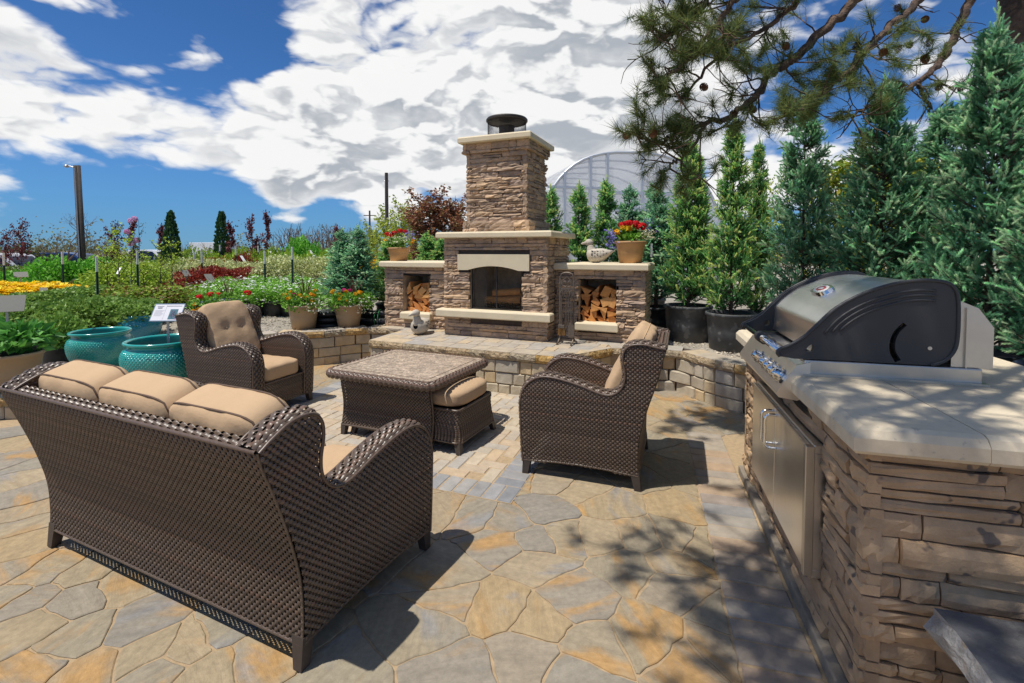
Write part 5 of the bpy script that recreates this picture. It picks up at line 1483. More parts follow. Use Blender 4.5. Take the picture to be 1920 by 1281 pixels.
# ------------------------------------------------------------------ pine tree with its overhanging boughs
def build_pine():
    lr = np.random.default_rng(610)
    pine = thing('pine_tree', 'large pine tree at the right with long needled boughs hanging over the patio', 'tree')
    m = MB(); m.tube(spline([(6.05, 5.6, .3), (5.98, 5.6, 1.6), (5.90, 5.6, 3.0), (5.78, 5.6, 4.3), (5.6, 5.6, 6.5), (5.5, 5.6, 9.0)], 8), np.linspace(.26, .13, 41), 18)
    m.obj('trunk', M['pine_bark'], pine, smooth=True)
    main = [
        [(5.7, 5.6, 5.6), (5.1, 5.3, 5.0), (4.66, 5.0, 4.3), (4.49, 4.89, 3.92), (4.24, 4.77, 3.56), (4.04, 4.66, 3.36), (3.75, 4.54, 3.15), (3.42, 4.43, 3.01), (3.14, 4.31, 2.86), (2.84, 4.2, 2.74)],
        [(5.7, 5.6, 5.4), (4.9, 5.1, 4.7), (4.21, 4.8, 4.25), (3.88, 4.69, 3.98), (3.5, 4.57, 3.67), (3.23, 4.46, 3.43), (2.98, 4.34, 3.19), (2.7, 4.23, 2.98), (2.41, 4.11, 2.78), (2.14, 4.0, 2.68)],
        [(5.65, 5.6, 5.7), (4.6, 5.0, 4.9), (3.48, 4.6, 4.14), (3.07, 4.52, 3.82), (2.64, 4.44, 3.42), (2.46, 4.37, 3.29), (2.24, 4.29, 3.11), (1.95, 4.21, 2.79), (1.64, 4.13, 2.68), (1.39, 4.06, 2.57), (1.14, 3.98, 2.5), (0.94, 3.9, 2.54)],
        [(5.6, 5.6, 6.0), (4.2, 4.9, 5.0), (2.8, 4.3, 4.4), (2.13, 4.1, 3.95), (1.84, 4.04, 3.66), (1.66, 3.98, 3.44), (1.46, 3.92, 3.22), (1.27, 3.86, 3.01), (1.14, 3.8, 2.88)],
        [(3.82, 4.6, 3.2), (3.97, 4.65, 2.96), (4.01, 4.6, 2.8)],
        [(1.63, 4.1, 2.67), (1.46, 4.03, 2.42), (1.31, 3.97, 2.3), (1.2, 3.9, 2.21)],
        [(5.6, 5.6, 6.2), (4.0, 4.9, 5.2), (2.8, 4.5, 4.5), (2.04, 4.3, 4.06), (1.68, 4.2, 3.74), (1.47, 4.1, 3.51), (1.3, 4.0, 3.37), (1.15, 3.9, 3.25)],
        [(3.48, 4.6, 4.25), (2.82, 4.5, 4.13), (2.48, 4.4, 3.75), (2.15, 4.3, 3.51), (1.83, 4.2, 3.33), (1.56, 4.1, 3.03), (1.35, 4.0, 2.82)]]
    rad = [.055, .05, .055, .045, .022, .014, .04, .03]
    leafy = [(.66, 9), (.50, 14), (.40, 20), (.36, 16), (.8, 2), (.25, 5), (.36, 18), (.22, 12)]
    over = [   # boughs that reach over the patio above the picture
        [(5.55, 5.5, 6.6), (3.6, 4.2, 5.6), (1.9, 3.1, 5.0), (.8, 2.4, 4.5), (0.0, 1.9, 4.2), (-.45, 1.6, 4.1)],
        [(5.5, 5.4, 7.0), (3.6, 3.6, 5.9), (2.0, 2.2, 5.0), (.9, 1.4, 4.4), (.1, .9, 4.2)],
        [(5.5, 5.4, 6.8), (3.9, 3.4, 5.5), (2.6, 2.2, 4.8), (1.6, 1.6, 4.3), (1.0, 1.2, 4.1)],
        [(5.5, 5.5, 6.9), (3.4, 4.6, 5.8), (1.6, 4.0, 5.1), (.5, 3.7, 4.7), (-.1, 3.5, 4.6)],
        [(5.5, 5.4, 6.7), (3.2, 3.0, 5.7), (1.2, 1.7, 4.9), (.1, 1.1, 4.3), (-.8, .8, 4.1)],
        [(5.5, 5.4, 7.1), (2.8, 3.4, 5.9), (1.1, 2.2, 5.0), (-.1, 1.4, 4.4), (-.6, 1.0, 4.2)]]
    wood = MB(); tufts = []   # (pos, dir, scale)
    cones = []
    tw = lambda p, d, s: tufts.append((p, d, s))
    def twig(p0, d0, L, r_, depth, dens):
        n = 5; pts = [np.array(p0)]; d = np.array(d0) / np.linalg.norm(d0)
        for k in range(n):
            d = d + lr.normal(0, .22, 3) + np.array([0, 0, .06]); d /= np.linalg.norm(d); pts.append(pts[-1] + d * L / n)
        wood.tube(pts, np.linspace(r_, r_ * .45, n + 1), 5, caps=False)
        if depth > 0:
            for k in range(int(lr.integers(1, 4))):
                i = int(lr.integers(1, n)); e = d + lr.normal(0, .75, 3); twig(pts[i], e, L * lr.uniform(.45, .75), r_ * .6, depth - 1, dens)
        if lr.random() < dens:
            tw(pts[-1], d, lr.uniform(.85, 1.15)); tw(pts[-1] - d * .05, d + lr.normal(0, .3, 3), lr.uniform(.8, 1.1))
            if lr.random() < .75: tw(pts[-2], d + lr.normal(0, .4, 3), lr.uniform(.8, 1.0))
            if lr.random() < .5: tw(pts[-1] + lr.normal(0, .04, 3), d + lr.normal(0, .5, 3), lr.uniform(.8, 1.0))
            if lr.random() < .14: cones.append(pts[-2])
    for P, r_, (f0, nt) in zip(main, rad, leafy):
        S = spline(P, 7); S[1:-1] += lr.normal(0, .012, S[1:-1].shape)
        wood.tube(S, np.linspace(r_, .008, len(S)), 9)
        for k in range(nt):
            f = f0 + (1 - f0) * ((k + lr.random()) / nt); i = min(len(S) - 2, int(f * (len(S) - 1))); d = S[i + 1] - S[i]; d /= np.linalg.norm(d)
            e = d * .7 + lr.normal(0, .6, 3); e[2] -= .12
            twig(S[i], e, lr.uniform(.22, .52) * (1 if f < .72 else .55), .009, 1, .86)
        # bare crooked twigs nearer the trunk
        for k in range(15 if r_ > .03 else 3):
            i = int(lr.integers(int(len(S) * .3), len(S) - 2)); e = lr.normal(0, 1, 3); e[2] -= .45; twig(S[i], e, lr.uniform(.22, .5), .008, 1, .22)
        d = S[-1] - S[-2]; tw(S[-1], d, 1.1); tw(S[-1], d + lr.normal(0, .01, 3), 1.0)
    for P in over:
        S = spline(P, 6); wood.tube(S, np.linspace(.06, .012, len(S)), 7)
        for k in range(34):
            f = .52 + .48 * lr.random(); i = min(len(S) - 2, int(f * (len(S) - 1))); d = S[i + 1] - S[i]; d /= np.linalg.norm(d)
            e = d * .6 + lr.normal(0, .7, 3); e[2] *= .4
            twig(S[i], e, lr.uniform(.25, .7), .009, 1, .9)
    wood.obj('boughs', M['pine_bark'], pine, smooth=True)
    # needle tufts: long needles fanning out of each shoot
    n = len(tufts); per = 46
    P = np.array([t[0] for t in tufts]); D = np.array([t[1] for t in tufts]); D /= np.linalg.norm(D, axis=1)[:, None]; S = np.array([t[2] for t in tufts])
    idx = np.repeat(np.arange(n), per); k = len(idx)
    nd = D[idx] * lr.uniform(.1, 1.2, (k, 1)) + ball_dirs(lr, k) * .95
    base = P[idx] - D[idx] * lr.uniform(0, .10, (k, 1))
    L = S[idx] * lr.uniform(.095, .15, k)
    sc = np.c_[np.full(k, .0040), np.full(k, .02), L]
    col = pick_cols(lr, k, [(.17, .235, .075), (.13, .19, .065), (.23, .29, .085), (.29, .31, .10), (.10, .15, .06)], .2)
    o = soup('needles', [scatter(BLADE_V, BLADE_F, base, nd, sc, col=col)], M['needle'], pine); tag(o, kind='stuff')
    # cones: overlapping scales on an egg
    cv = MB()
    for r_i in range(7):
        z = r_i / 6; r0 = .026 * math.sin(math.pi * (.18 + .75 * z)) + .004
        for q in range(8):
            a = q * math.pi / 4 + r_i * .39; c, s = math.cos(a), math.sin(a); e = np.array([-s, c, 0]) * .011
            b = np.array([c * r0 * .5, s * r0 * .5, -z * .075]); t = np.array([c * (r0 + .012), s * (r0 + .012), -z * .075 - .006])
            cv.raw([b - e * .6, b + e * .6, t + e, t - e], [(0, 1, 2, 3)])
    cm = cv.mesh('pine_cone'); cm.materials.append(mat('cone_brown', col=(.16, .075, .04), rough=.85))
    hand = [np.array(p) for p in ((1.35, 3.92, 3.10), (1.40, 3.95, 3.22), (1.38, 3.9, 3.16), (2.0, 4.2, 3.56), (1.55, 4.0, 2.95), (1.9, 4.2, 2.8), (2.05, 4.2, 2.83), (3.6, 4.6, 3.9), (3.1, 4.4, 3.3), (4.0, 4.75, 3.85))]
    for p in hand + [c for c in cones if c[2] > 2.2][:22]:
        o = link('pine_cone', cm, None, pine); o.location = tuple(p); o.rotation_euler = tuple(lr.normal(0, .5, 3)); o.scale = (.8,) * 3
build_pine()

# ------------------------------------------------------------------ glazed teal pots
def teal_pot(label, x, y, z, r_, h, matn, group):
    t = thing('glazed_pot', label, 'pot', (x, y, z), 0, group)
    prof = [(.60, 0), (.62, .02), (.74, .12), (.88, .28), (.97, .46), (1.0, .62), (.975, .74), (.90, .83), (.86, .865), (.855, .90), (.90, .925), (.935, .95), (.935, .985), (.90, 1.0), (.85, .985), (.83, .93), (.84, .70)]
    P = spline([(a * r_, b * h) for a, b in prof], 5)
    n = 132; V = []
    for i, (rr, zz) in enumerate(P):
        for k in range(n):
            a = 2 * math.pi * k / n; f = zz / h
            d = 0
            if .10 < f < .80 and i < len(P) * .62:      # raised dimples in rows
                d = .0045 * max(0, math.cos(k * 2 * math.pi / 3)) ** 1 * max(0, math.cos(i * math.pi)) if False else 0
            V.append(((rr + d) * math.cos(a), (rr + d) * math.sin(a), zz))
    m = MB(); F = [(i * n + k, i * n + (k + 1) % n, (i + 1) * n + (k + 1) % n, (i + 1) * n + k) for i in range(len(P) - 1) for k in range(n)]; F.append(tuple(range(n - 1, -1, -1)))
    m.raw(V, F); m.obj('body', M[matn], t, smooth=True)
    # the moulded dots: low domes on the belly, joined since there are many hundreds of them
    pos = []; D = []; rows = np.linspace(.13, .79, 17)
    pr = resample(P[:int(len(P) * .60)], .004)
    tg = np.gradient(pr, axis=0); tg /= np.linalg.norm(tg, axis=1)[:, None]
    for j, f in enumerate(rows):
        i = int(np.argmin(np.abs(pr[:, 1] / h - f))); rr = pr[i, 0]; nn = np.array([tg[i, 1], -tg[i, 0]])
        k = 64
        for q in range(k):
            a = 2 * math.pi * (q + .5 * (j % 2)) / k
            pos.append((rr * math.cos(a), rr * math.sin(a), pr[i, 1])); D.append((nn[0] * math.cos(a), nn[0] * math.sin(a), nn[1]))
    dv = [(math.cos(a) * rr, math.sin(a) * rr, zz) for rr, zz in ((1, -.1), (.6, .36)) for a in np.linspace(0, 2 * math.pi, 9)[:-1]] + [(0, 0, .45)]
    df = [(k, (k + 1) % 8, 8 + (k + 1) % 8) for k in range(8)] + [(k, 8 + (k + 1) % 8, 8 + k) for k in range(8)] + [(8 + k, 8 + (k + 1) % 8, 16) for k in range(8)]
    o = soup('raised_dots', [scatter(dv, df, np.array(pos), np.array(D), np.full(len(pos), r_ * .030))], M[matn], t, smooth=True); tag(o, kind='stuff')
    m = MB(); m.lathe([(r_ * .82, h * .72), (.001, h * .74)], 24, capb=False); m.obj('soil', M['soil'], t)
    return t
TG = 'glazed teal pots by the patio wall'
teal_pot('teal glazed dotted pot with the plant sign standing in it', -3.60, 4.98, .222, .375, .465, 'teal_glaze', TG)
teal_pot('teal glazed dotted empty pot left of the pot with the sign', -4.80, 5.60, .222, .31, .45, 'teal_glaze', TG)
teal_pot('small blue glazed dotted pot standing behind the two teal pots', -5.42, 7.0, .25, .26, .42, 'teal_blue', TG)

# ------------------------------------------------------------------ signs
def plant_sign(label, x, y, z0, h, rz, tilt, w=.22, hh=.15, matn=None, pic=True, post='galvanised'):
    t = thing('plant_sign', label, 'sign', (x, y, z0), rz)
    m = MB(); m.box(-.011, .011, -.005, .005, 0, h - .03); m.obj('post', M[post], t)
    e = empty('sign_mount', (0, 0, h), 0, t)
    c, s = math.cos(tilt), math.sin(tilt)
    def q(u, v, d): return (u, -v * s * 1.0 - d * c - .012, v * c - d * s * -1) if False else (u, v * s - d * c, v * c + d * s)
    COL.objects.unlink(e); bpy.data.objects.remove(e)
    m = MB(); V = [q(u, v, d) for d in (-.004, .004) for u, v in ((-w / 2, -hh / 2), (w / 2, -hh / 2), (w / 2, hh / 2), (-w / 2, hh / 2))]; V = [(a, b, zz + h) for a, b, zz in V]
    m.raw(V, [(3, 2, 1, 0), (4, 5, 6, 7), (0, 1, 5, 4), (1, 2, 6, 5), (2, 3, 7, 6), (3, 0, 4, 7)]); pn = m.obj('panel', M[matn or 'sign_panel'], t, tint=True)
    if pic:
        m = MB()
        def rect(u0, u1, v0, v1, col):
            V = [q(u, v, .0052) for u, v in ((u0, v0), (u1, v0), (u1, v1), (u0, v1))]; m.raw([(a, b, zz + h) for a, b, zz in V], [(0, 1, 2, 3)], col)
        # frame, heading, text lines and the flower photograph
        for u0, u1, v0, v1 in ((-.5, .5, .46, .5), (-.5, .5, -.5, -.46), (-.5, -.48, -.46, .46), (.48, .5, -.46, .46)): rect(u0 * w, u1 * w, v0 * hh, v1 * hh, (.25, .38, .52))
        rect(-.40 * w, -.18 * w, .33 * hh, .36 * hh, (.25, .25, .3)); rect(-.37 * w, -.22 * w, .22 * hh, .29 * hh, (.3, .3, .35)); rect(-.08 * w, .42 * w, .34 * hh, .38 * hh, (.35, .35, .4))
        for k in range(6): rect(-.42 * w, (-.12 - .03 * (k % 3)) * w, (.10 - k * .06) * hh, (.115 - k * .06) * hh, (.55, .55, .6))
        rect(-.09 * w, -.085 * w, -.4 * hh, .4 * hh, (.45, .45, .5))
        rect(.08 * w, .34 * w, -.40 * hh, .18 * hh, (.06, .20, .25)); 
        for k in range(16):
            a = k * 2.4; rr = .09 * math.sqrt(k / 16); u, v = .21 * w + rr * w * math.cos(a), -.10 * hh + rr * 2.2 * hh * math.sin(a)
            rect(u - .022 * w, u + .022 * w, v - .035 * hh, v + .035 * hh, (.42, .30, .52))
        rect(.30 * w, .44 * w, -.42 * hh, -.22 * hh, (.55, .38, .60))
        m.obj('print', M['sign_panel'], pn, tint=True)
    return t
plant_sign('white plant information sign with a purple flower picture, on a metal post', -3.56, 4.97, .55, .41, .05, R(34), .30, .20)
plant_sign('pale plant sign cut off by the left edge of the picture', -5.62, 5.35, .25, .76, R(32), R(30), .30, .20, 'sign_grey', False)

# ------------------------------------------------------------------ flower pots
def flower_pot(label, x, y, z, r0, r1, h, matn, make, seed, group, rz=0):
    t = thing('flower_pot', label, 'planter', (x, y, z), rz, group); lr = np.random.default_rng(seed)
    link('pot', pot_mesh(matn, r0, r1, h, .035), None, t); link('soil', soil_mesh(r1 * .95, h - .03), None, t)
    make(t, lr, r1, h); return t
RED = [(.62, .008, .012), (.72, .015, .02), (.50, .006, .01)]; YEL = [(.80, .42, .01), (.78, .50, .02), (.72, .30, .01)]; LAV = [(.22, .22, .55), (.30, .30, .62), (.16, .14, .45)]
WHT = [(.72, .72, .62), (.78, .78, .70)]; PNK = [(.70, .05, .28), (.62, .04, .22)]; FRESH = [(.20, .44, .045), (.14, .36, .04), (.26, .50, .07), (.15, .31, .045)]
def fl(t, name, parts, mt='leaf'): o = soup(name, parts, M[mt], t); o['kind'] = 'stuff'; return o
def head(lr, c, rad, n, size, cols, squash=.6):
    d = ball_dirs(lr, n, .5); P = np.array(c) + d * rad * np.array([1, 1, squash]); return scatter(PET_V, PET_F, P, d, np.full(n, size) * lr.uniform(.8, 1.2, n), col=pick_cols(lr, n, cols, .2))
def hearth_mix_l(t, lr, r1, h):
    fl(t, 'foliage', [leaf_cloud(lr, 520, r1 * 1.05, r1 * 1.0, .09, h + .05, .045, FRESH + [(.10, .16, .05)], 12)])
    P = np.c_[lr.normal(0, r1 * .5, 260), lr.normal(0, r1 * .5, 260) - .05, h + .06 + lr.uniform(0, .10, 260)]
    fl(t, 'white_blossom', [dots(lr, P, .011, [(.72, .74, .52), (.66, .70, .42)])], 'petal')
    fl(t, 'geranium_heads', [head(lr, c, .042, 34, .017, RED) for c in ((-.16, -.02, h + .20), (-.06, 0.02, h + .22), (-.11, .03, h + .17), (.10, .06, h + .24), (.02, -.02, h + .25))], 'petal')
    P = np.c_[lr.normal(.14, .06, 90), lr.normal(0, .07, 90), h + .10 + lr.uniform(0, .15, 90)]; fl(t, 'lavender_blossom', [dots(lr, P, .013, LAV)], 'petal')
    fl(t, 'yellow_pansies', [head(lr, c, .018, 5, .026, YEL) for c in ((-.19, -.06, h + .10), (.20, -.06, h + .07), (.21, 0, h + .11))], 'petal')
    m = MB()
    for k in range(9): a = lr.uniform(-.5, .5); m.tube([(0, .03, h), (a * .12, .03, h + .22), (a * .3, .04, h + .40)], [.004, .003, .001], 4)
    m.obj('grass_spike', mat('grass_spike', col=(.12, .20, .06), rough=.6), t)
def hearth_mix_r(t, lr, r1, h):
    fl(t, 'foliage', [leaf_cloud(lr, 620, r1 * .95, r1 * .9, .10, h + .06, .06, FRESH, 12)])
    fl(t, 'geranium_heads', [head(lr, c, .06, 60, .021, RED) for c in ((-.09, -.02, h + .20), (.05, -.02, h + .21), (.13, .04, h + .19), (-.02, .05, h + .22), (.12, -.06, h + .17))], 'petal')
    P = np.c_[lr.normal(-.23, .05, 170), lr.normal(-.04, .08, 170), h + .14 - lr.uniform(0, .24, 170)]; P2 = np.c_[lr.normal(.20, .05, 70), lr.normal(.05, .06, 70), h + .12 + lr.uniform(0, .16, 70)]
    fl(t, 'lobelia_blossom', [dots(lr, P, .014, LAV), dots(lr, P2, .013, [(.12, .10, .42), (.18, .15, .5)])], 'petal')
    P = np.c_[lr.normal(.20, .05, 110), lr.normal(-.10, .05, 110), h + .02 + lr.uniform(0, .12, 110)]; fl(t, 'white_blossom', [dots(lr, P, .012, [(.74, .72, .5), (.66, .62, .42)])], 'petal')
    fl(t, 'yellow_pansies', [head(lr, c, .03, 8, .034, YEL) for c in ((-.17, -.10, h + .11), (-.10, -.11, h + .16), (-.03, -.12, h + .15))], 'petal')
p = fw(-1.05, .46); flower_pot('tan pot of red and white flowers on the left wood box cap', p[0], p[1], 1.446, .125, .16, .20, 'terracotta', hearth_mix_l, 701, 'flower pots on the wood boxes', .2)
p = fw(2.36, .52); flower_pot('tan pot of red geraniums and blue lobelia on the right wood box cap', p[0], p[1], 1.446, .135, .185, .27, 'terracotta', hearth_mix_r, 702, 'flower pots on the wood boxes', -.2)
tg = MB(); tg.box(-.012, .012, -.001, .001, -.16, 0); o = tg.obj('plant_label', M['white_paint']); o.location = (p[0] + .235, p[1] - .09, 1.446 + .24); tag(o, 'white plastic plant label hanging from the geranium pot', 'label')
def wall_mix(pink, spikes):
    def f(t, lr, r1, h):
        fl(t, 'foliage', [leaf_cloud(lr, 1500, r1 * 1.75, r1 * 1.4, .17, h + .02, .05, FRESH, 20, up=.2)])
        P = np.c_[lr.normal(r1 * 1.2, .10, 120), lr.normal(-.1, .12, 120), h + lr.uniform(-.12, .12, 120)]; fl(t, 'white_blossom', [dots(lr, P, .014, WHT)], 'petal')
        fl(t, 'yellow_pansies', [head(lr, (lr.uniform(-.2, .28), -.14 + lr.normal(0, .06), h + lr.uniform(.02, .22)), .02, 6, .026, YEL) for _ in range(13)], 'petal')
        fl(t, 'pink_flower', [head(lr, c, .026, 9, .026, PNK) for c in pink(h)], 'petal')
        m = MB()
        for k in range(11): a, b = lr.normal(0, .12, 2); m.tube([(spikes, 0, h), (spikes + a * .5, b * .4, h + .25), (spikes + a * 1.3, b, h + .44)], [.006, .005, .001], 4)
        m.obj('red_spike', mat('red_spike', col=(.13, .04, .035), rough=.6), t)
    return f
flower_pot('tan planter with bright green foliage, yellow and pink flowers, left of two on the wall', -3.00, 6.92, .485, .155, .21, .34, 'tan_pot', wall_mix(lambda h: [(-.06, -.16, h + .15)], .03), 703, 'tan planters on the block wall')
flower_pot('tan planter with bright green foliage, yellow and pink flowers, right of two on the wall', -2.42, 7.12, .485, .15, .205, .32, 'tan_pot', wall_mix(lambda h: [(-.03, -.1, h + .22), (.05, -.08, h + .21)], .10), 704, 'tan planters on the block wall')
def bowl_mix(t, lr, r1, h):
    fl(t, 'foliage', [leaf_cloud(lr, 1500, r1 * 1.9, r1 * 1.5, .2, h + .04, .05, FRESH, 20, up=.25)])
    fl(t, 'geranium_heads', [head(lr, c, .055, 48, .02, RED) for c in ((-.28, -.1, h + .18), (-.11, -.1, h + .22), (-.02, -.06, h + .21), (.40, 0, h + .24))], 'petal')
    fl(t, 'yellow_pansies', [head(lr, (lr.uniform(-.42, .12), -.22 + lr.normal(0, .04), h + lr.uniform(-.12, .1)), .02, 6, .03, YEL) for _ in range(15)], 'petal')
    P = np.c_[lr.normal(.05, .10, 150), lr.normal(-.12, .07, 150), h + .08 + lr.uniform(0, .08, 150)]; fl(t, 'lavender_blossom', [dots(lr, P, .015, LAV + WHT)], 'petal')
    m = MB()
    for k in range(11): a, b = lr.normal(0, .15, 2); m.tube([(.1, 0, h), (.1 + a * .5, b * .4, h + .27), (.1 + a * 1.5, b, h + .5)], [.007, .006, .001], 4)
    m.obj('red_spike', MATS['red_spike'], t)
flower_pot('planter of red geraniums and yellow pansies behind the tufted armchair', -4.55, 7.55, .40, .16, .22, .30, 'black_pot', bowl_mix, 705, None)
def leafy(t, lr, r1, h):
    fl(t, 'foliage', [leaf_cloud(lr, 520, r1 * 1.25, r1 * 1.25, .17, h + .10, .12, [(.09, .30, .045), (.12, .37, .05), (.07, .23, .04), (.16, .43, .08)], 16, 'l', up=.1)])
flower_pot('wide tan planter with large fresh green leaves at the left edge', -5.05, 4.78, .225, .22, .28, .36, 'tan_pot', leafy, 706, None)

# ------------------------------------------------------------------ duck statues
def duck(label, x, y, z, rz, s, rot_head):
    t = thing('duck_statue', label, 'statue', (x, y, z), rz); t.scale = (s, s, s)
    # body rings along x: tail (-) to breast (+)
    ring = [(-.215, .150, .006, .004), (-.19, .147, .022, .012), (-.15, .132, .048, .032), (-.10, .115, .078, .060), (-.04, .098, .100, .086), (.03, .090, .106, .090), (.085, .094, .094, .088), (.125, .104, .066, .070), (.145, .112, .030, .036)]
    S = spline([list(r_) for r_ in ring], 4); P = []
    for cx, cz, ry, rz_ in S:
        row = []
        for a in np.linspace(0, 2 * math.pi, 25)[:-1]:
            zz = cz + rz_ * math.sin(a); row.append((cx, ry * math.cos(a), max(zz, 0.0)))
        P.append(row)
    m = MB(); m.grid(np.array(P), closed_v=True)
    neck = spline([(.085, 0, .13), (.10, 0, .18), (.105, 0, .225)], 5); m.tube(neck, np.linspace(.062, .036, len(neck)), 18)
    hr = R(rot_head); hx, hy = math.cos(hr), math.sin(hr); hc = np.array([.11 + .012 * hx, .012 * hy, .258])
    hd = np.array([hx, hy, 0]); 
    prof = [(-.052, .004), (-.045, .022), (-.025, .040), (.0, .046), (.025, .040), (.042, .026), (.056, .017), (.080, .0145), (.100, .011), (.106, .004)]
    pts = [hc + hd * a + np.array([0, 0, -.012 * max(0, a - .03) / .05]) for a, _ in prof]; m.tube(pts, [b for _, b in prof], 18)
    m.obj('body', M['duck_concrete'], t, smooth=True, tint=True)
    # wings with incised dark feathers
    for sg in (-1, 1):
        w = MB(); lrw = np.random.default_rng(3)
        for i in range(7):
            for j in range(4):
                a, b = -.165 + i * .033, .080 + j * .022
                if b > .165 - max(0, -a - .05) * .35 or b < .075 + max(0, -a - .06) * .4: continue
                yy = sg * (np.interp(a, [-.2, -.1, -.04, .03, .09], [.03, .078, .098, .104, .092]) * math.sqrt(max(.05, 1 - ((b - .098) / .092) ** 2)) + .003)
                k = .13 if (i + j) % 2 else .8
                w.raw([(a, yy, b - .009), (a + .028, yy, b - .004), (a + .030, yy * .985, b + .010), (a + .002, yy * .985, b + .006), (a + .014, yy + sg * .006, b)], [(0, 1, 4), (1, 2, 4), (2, 3, 4), (3, 0, 4)], (k, k * .95, k * .9))
        w.obj('wing', M['duck_concrete'], t, tint=True)
    return t
p = fw(1.97, .46); duck('speckled grey duck statue on the right wood box cap beside the flower pot', p[0], p[1], 1.445, R(180 - 28), 1.0, 4)
p = fw(-.30, -.10); duck('grey duck statue sitting on the hearth in front of the left wood box', p[0], p[1], .488, R(-105), 1.12, -25)

# ------------------------------------------------------------------ fireplace tool set
tp = fw(1.70, -.02)
tools = thing('fire_tool_set', 'wrought iron fireplace tool set standing on the hearth by the right wood box', 'fire tools', (tp[0], tp[1], .488), -TH)
m = MB()
for sx in (-1, 1):
    m.box(sx * .085 - .009, sx * .085 + .009, -.006, .006, .05, .80)
    m.tube(spline([(sx * .085, -.13, .008), (sx * .085, -.07, .022), (sx * .085, 0, .06), (sx * .085, .07, .022), (sx * .085, .13, .008)], 5), .010, 6)
m.box(-.095, .095, -.007, .007, .03, .055); m.box(-.085, .085, -.006, .006, .645, .665); m.box(-.085, .085, -.02, .02, .20, .212)
m.tube(spline([(-.085, 0, .79), (-.06, 0, .835), (0, 0, .85), (.06, 0, .835), (.085, 0, .79)], 6), .009, 6); m.obj('stand', M['bronze_iron'], tools)
m = MB()
for sx in (-1, 1):
    pts = [(sx * (.018 + .024 * (1 - t) * math.cos(t * 7.5) + .012), 0, .745 + .055 * (t - .5) + .024 * (1 - t) * math.sin(t * 7.5)) for t in np.linspace(0, 1, 26)]; m.tube(pts, .0045, 6)
    m.tube(spline([(sx * .008, 0, .68), (sx * .05, 0, .70), (sx * .055, 0, .75), (sx * .02, 0, .78), (0, 0, .80)], 5), .0045, 6)
m.obj('scroll', M['bronze_iron'], tools)
def tool(x, zb, name, extra):
    m = MB(); m.tube(spline([(x - .012, -.03, .56), (x - .018, -.03, .60), (x, -.03, .635), (x + .018, -.03, .60), (x + .012, -.03, .57)], 4), .006, 6); m.tube([(x, -.03, .57), (x, -.03, zb)], .006, 6)
    extra(m, x); return m.obj(name, M['bronze_iron'], tools)
b_ = tool(-.055, .22, 'brush', lambda m, x: m.box(x - .04, x + .04, -.05, -.01, .185, .225, .004))
m = MB()
for k in range(60):
    x, y = U(-.09, -.02), U(-.048, -.012); m.tube([(x, y, .19), (x + (x + .055) * .35 + U(-.004, .004), y + U(-.01, .006), .10 + U(-.01, .01))], .0022, 3, caps=False)
o = m.obj('bristles', M['bristle'], b_); o['kind'] = 'stuff'
tool(.0, .16, 'poker', lambda m, x: m.tube(spline([(x, -.03, .17), (x - .006, -.03, .12), (x + .02, -.03, .10), (x + .03, -.03, .13)], 4), .005, 6))
tool(.03, .25, 'tongs', lambda m, x: [m.tube(spline([(x, -.03, .26), (x + s * .022, -.03, .20), (x + s * .03, -.03, .14), (x + s * .004, -.03, .09)], 4), .0045, 5) for s in (-1, 1)])
tool(.062, .24, 'shovel', lambda m, x: m.prism([(x - .035, .08), (x + .035, .08), (x + .04, .22), (x + .01, .25), (x - .01, .25), (x - .04, .22)], 'y', -.034, -.028))
# ------------------------------------------------------------------ nursery beds behind the patio
def at(px, d): return (px - 960) / 905 * d
BUSH = {}
def bush_mesh(kind, seed, n, rx, rz, size, cols, clumps=16, up=.4, tmpl='q', bl=None):
    lr = np.random.default_rng(seed)
    parts = [leaf_cloud(lr, n, rx, rx, rz, rz * .95, size, cols, clumps, tmpl, up)]
    if bl:
        nb, sz, bc = bl; d = ball_dirs(lr, nb, .7); P = d * np.array([rx * 1.15, rx * 1.15, rz * 1.1]) * lr.uniform(.8, 1.08, (nb, 1)) + [0, 0, rz * .95]
        parts.append(dots(lr, P, sz, bc))
    me = soup('foliage', parts, None); me.materials.append(M['leaf']); BUSH[kind] = me
def stem_mesh(seed, h, sp, n=7):
    lr = np.random.default_rng(seed); m = MB()
    for k in range(n):
        a = lr.uniform(0, 6.28); m.tube([(0, 0, 0), (math.cos(a) * sp * .5, math.sin(a) * sp * .5, h * .55), (math.cos(a) * sp, math.sin(a) * sp, h)], [.012, .008, .004], 4, caps=False)
    me = m.mesh('stems'); me.materials.append(M['bark']); return me
STEM = stem_mesh(9, .6, .28)
bush_mesh('thyme', 801, 3200, .44, .32, .050, [(.22, .37, .07), (.17, .30, .055), (.29, .44, .09)], 26, .7, 'b')
bush_mesh('feather', 802, 2600, .34, .28, .050, [(0.232, 0.403, 0.070), (0.295, 0.465, 0.093), (0.171, 0.310, 0.054)], 22, .9, 'b')
bush_mesh('yellow', 803, 900, .42, .26, .045, [(.20, .24, .03), (.16, .22, .03)], 18, bl=(560, .040, [(.95, .66, .006), (.92, .54, .005), (.95, .74, .03)]))
bush_mesh('brown', 804, 1300, .42, .26, .045, [(0.248, 0.116, 0.046), (0.186, 0.085, 0.043), (0.202, 0.171, 0.046)], 20)
bush_mesh('bright', 805, 1500, .46, .50, .075, [(0.139, 0.434, 0.031), (0.186, 0.527, 0.046), (0.109, 0.341, 0.031), (0.264, 0.589, 0.078)], 22)
bush_mesh('barberry', 806, 1700, .44, .36, .050, [(.30, .030, .024), (.38, .05, .03), (.20, .022, .02), (.32, .09, .03)], 22, .8)
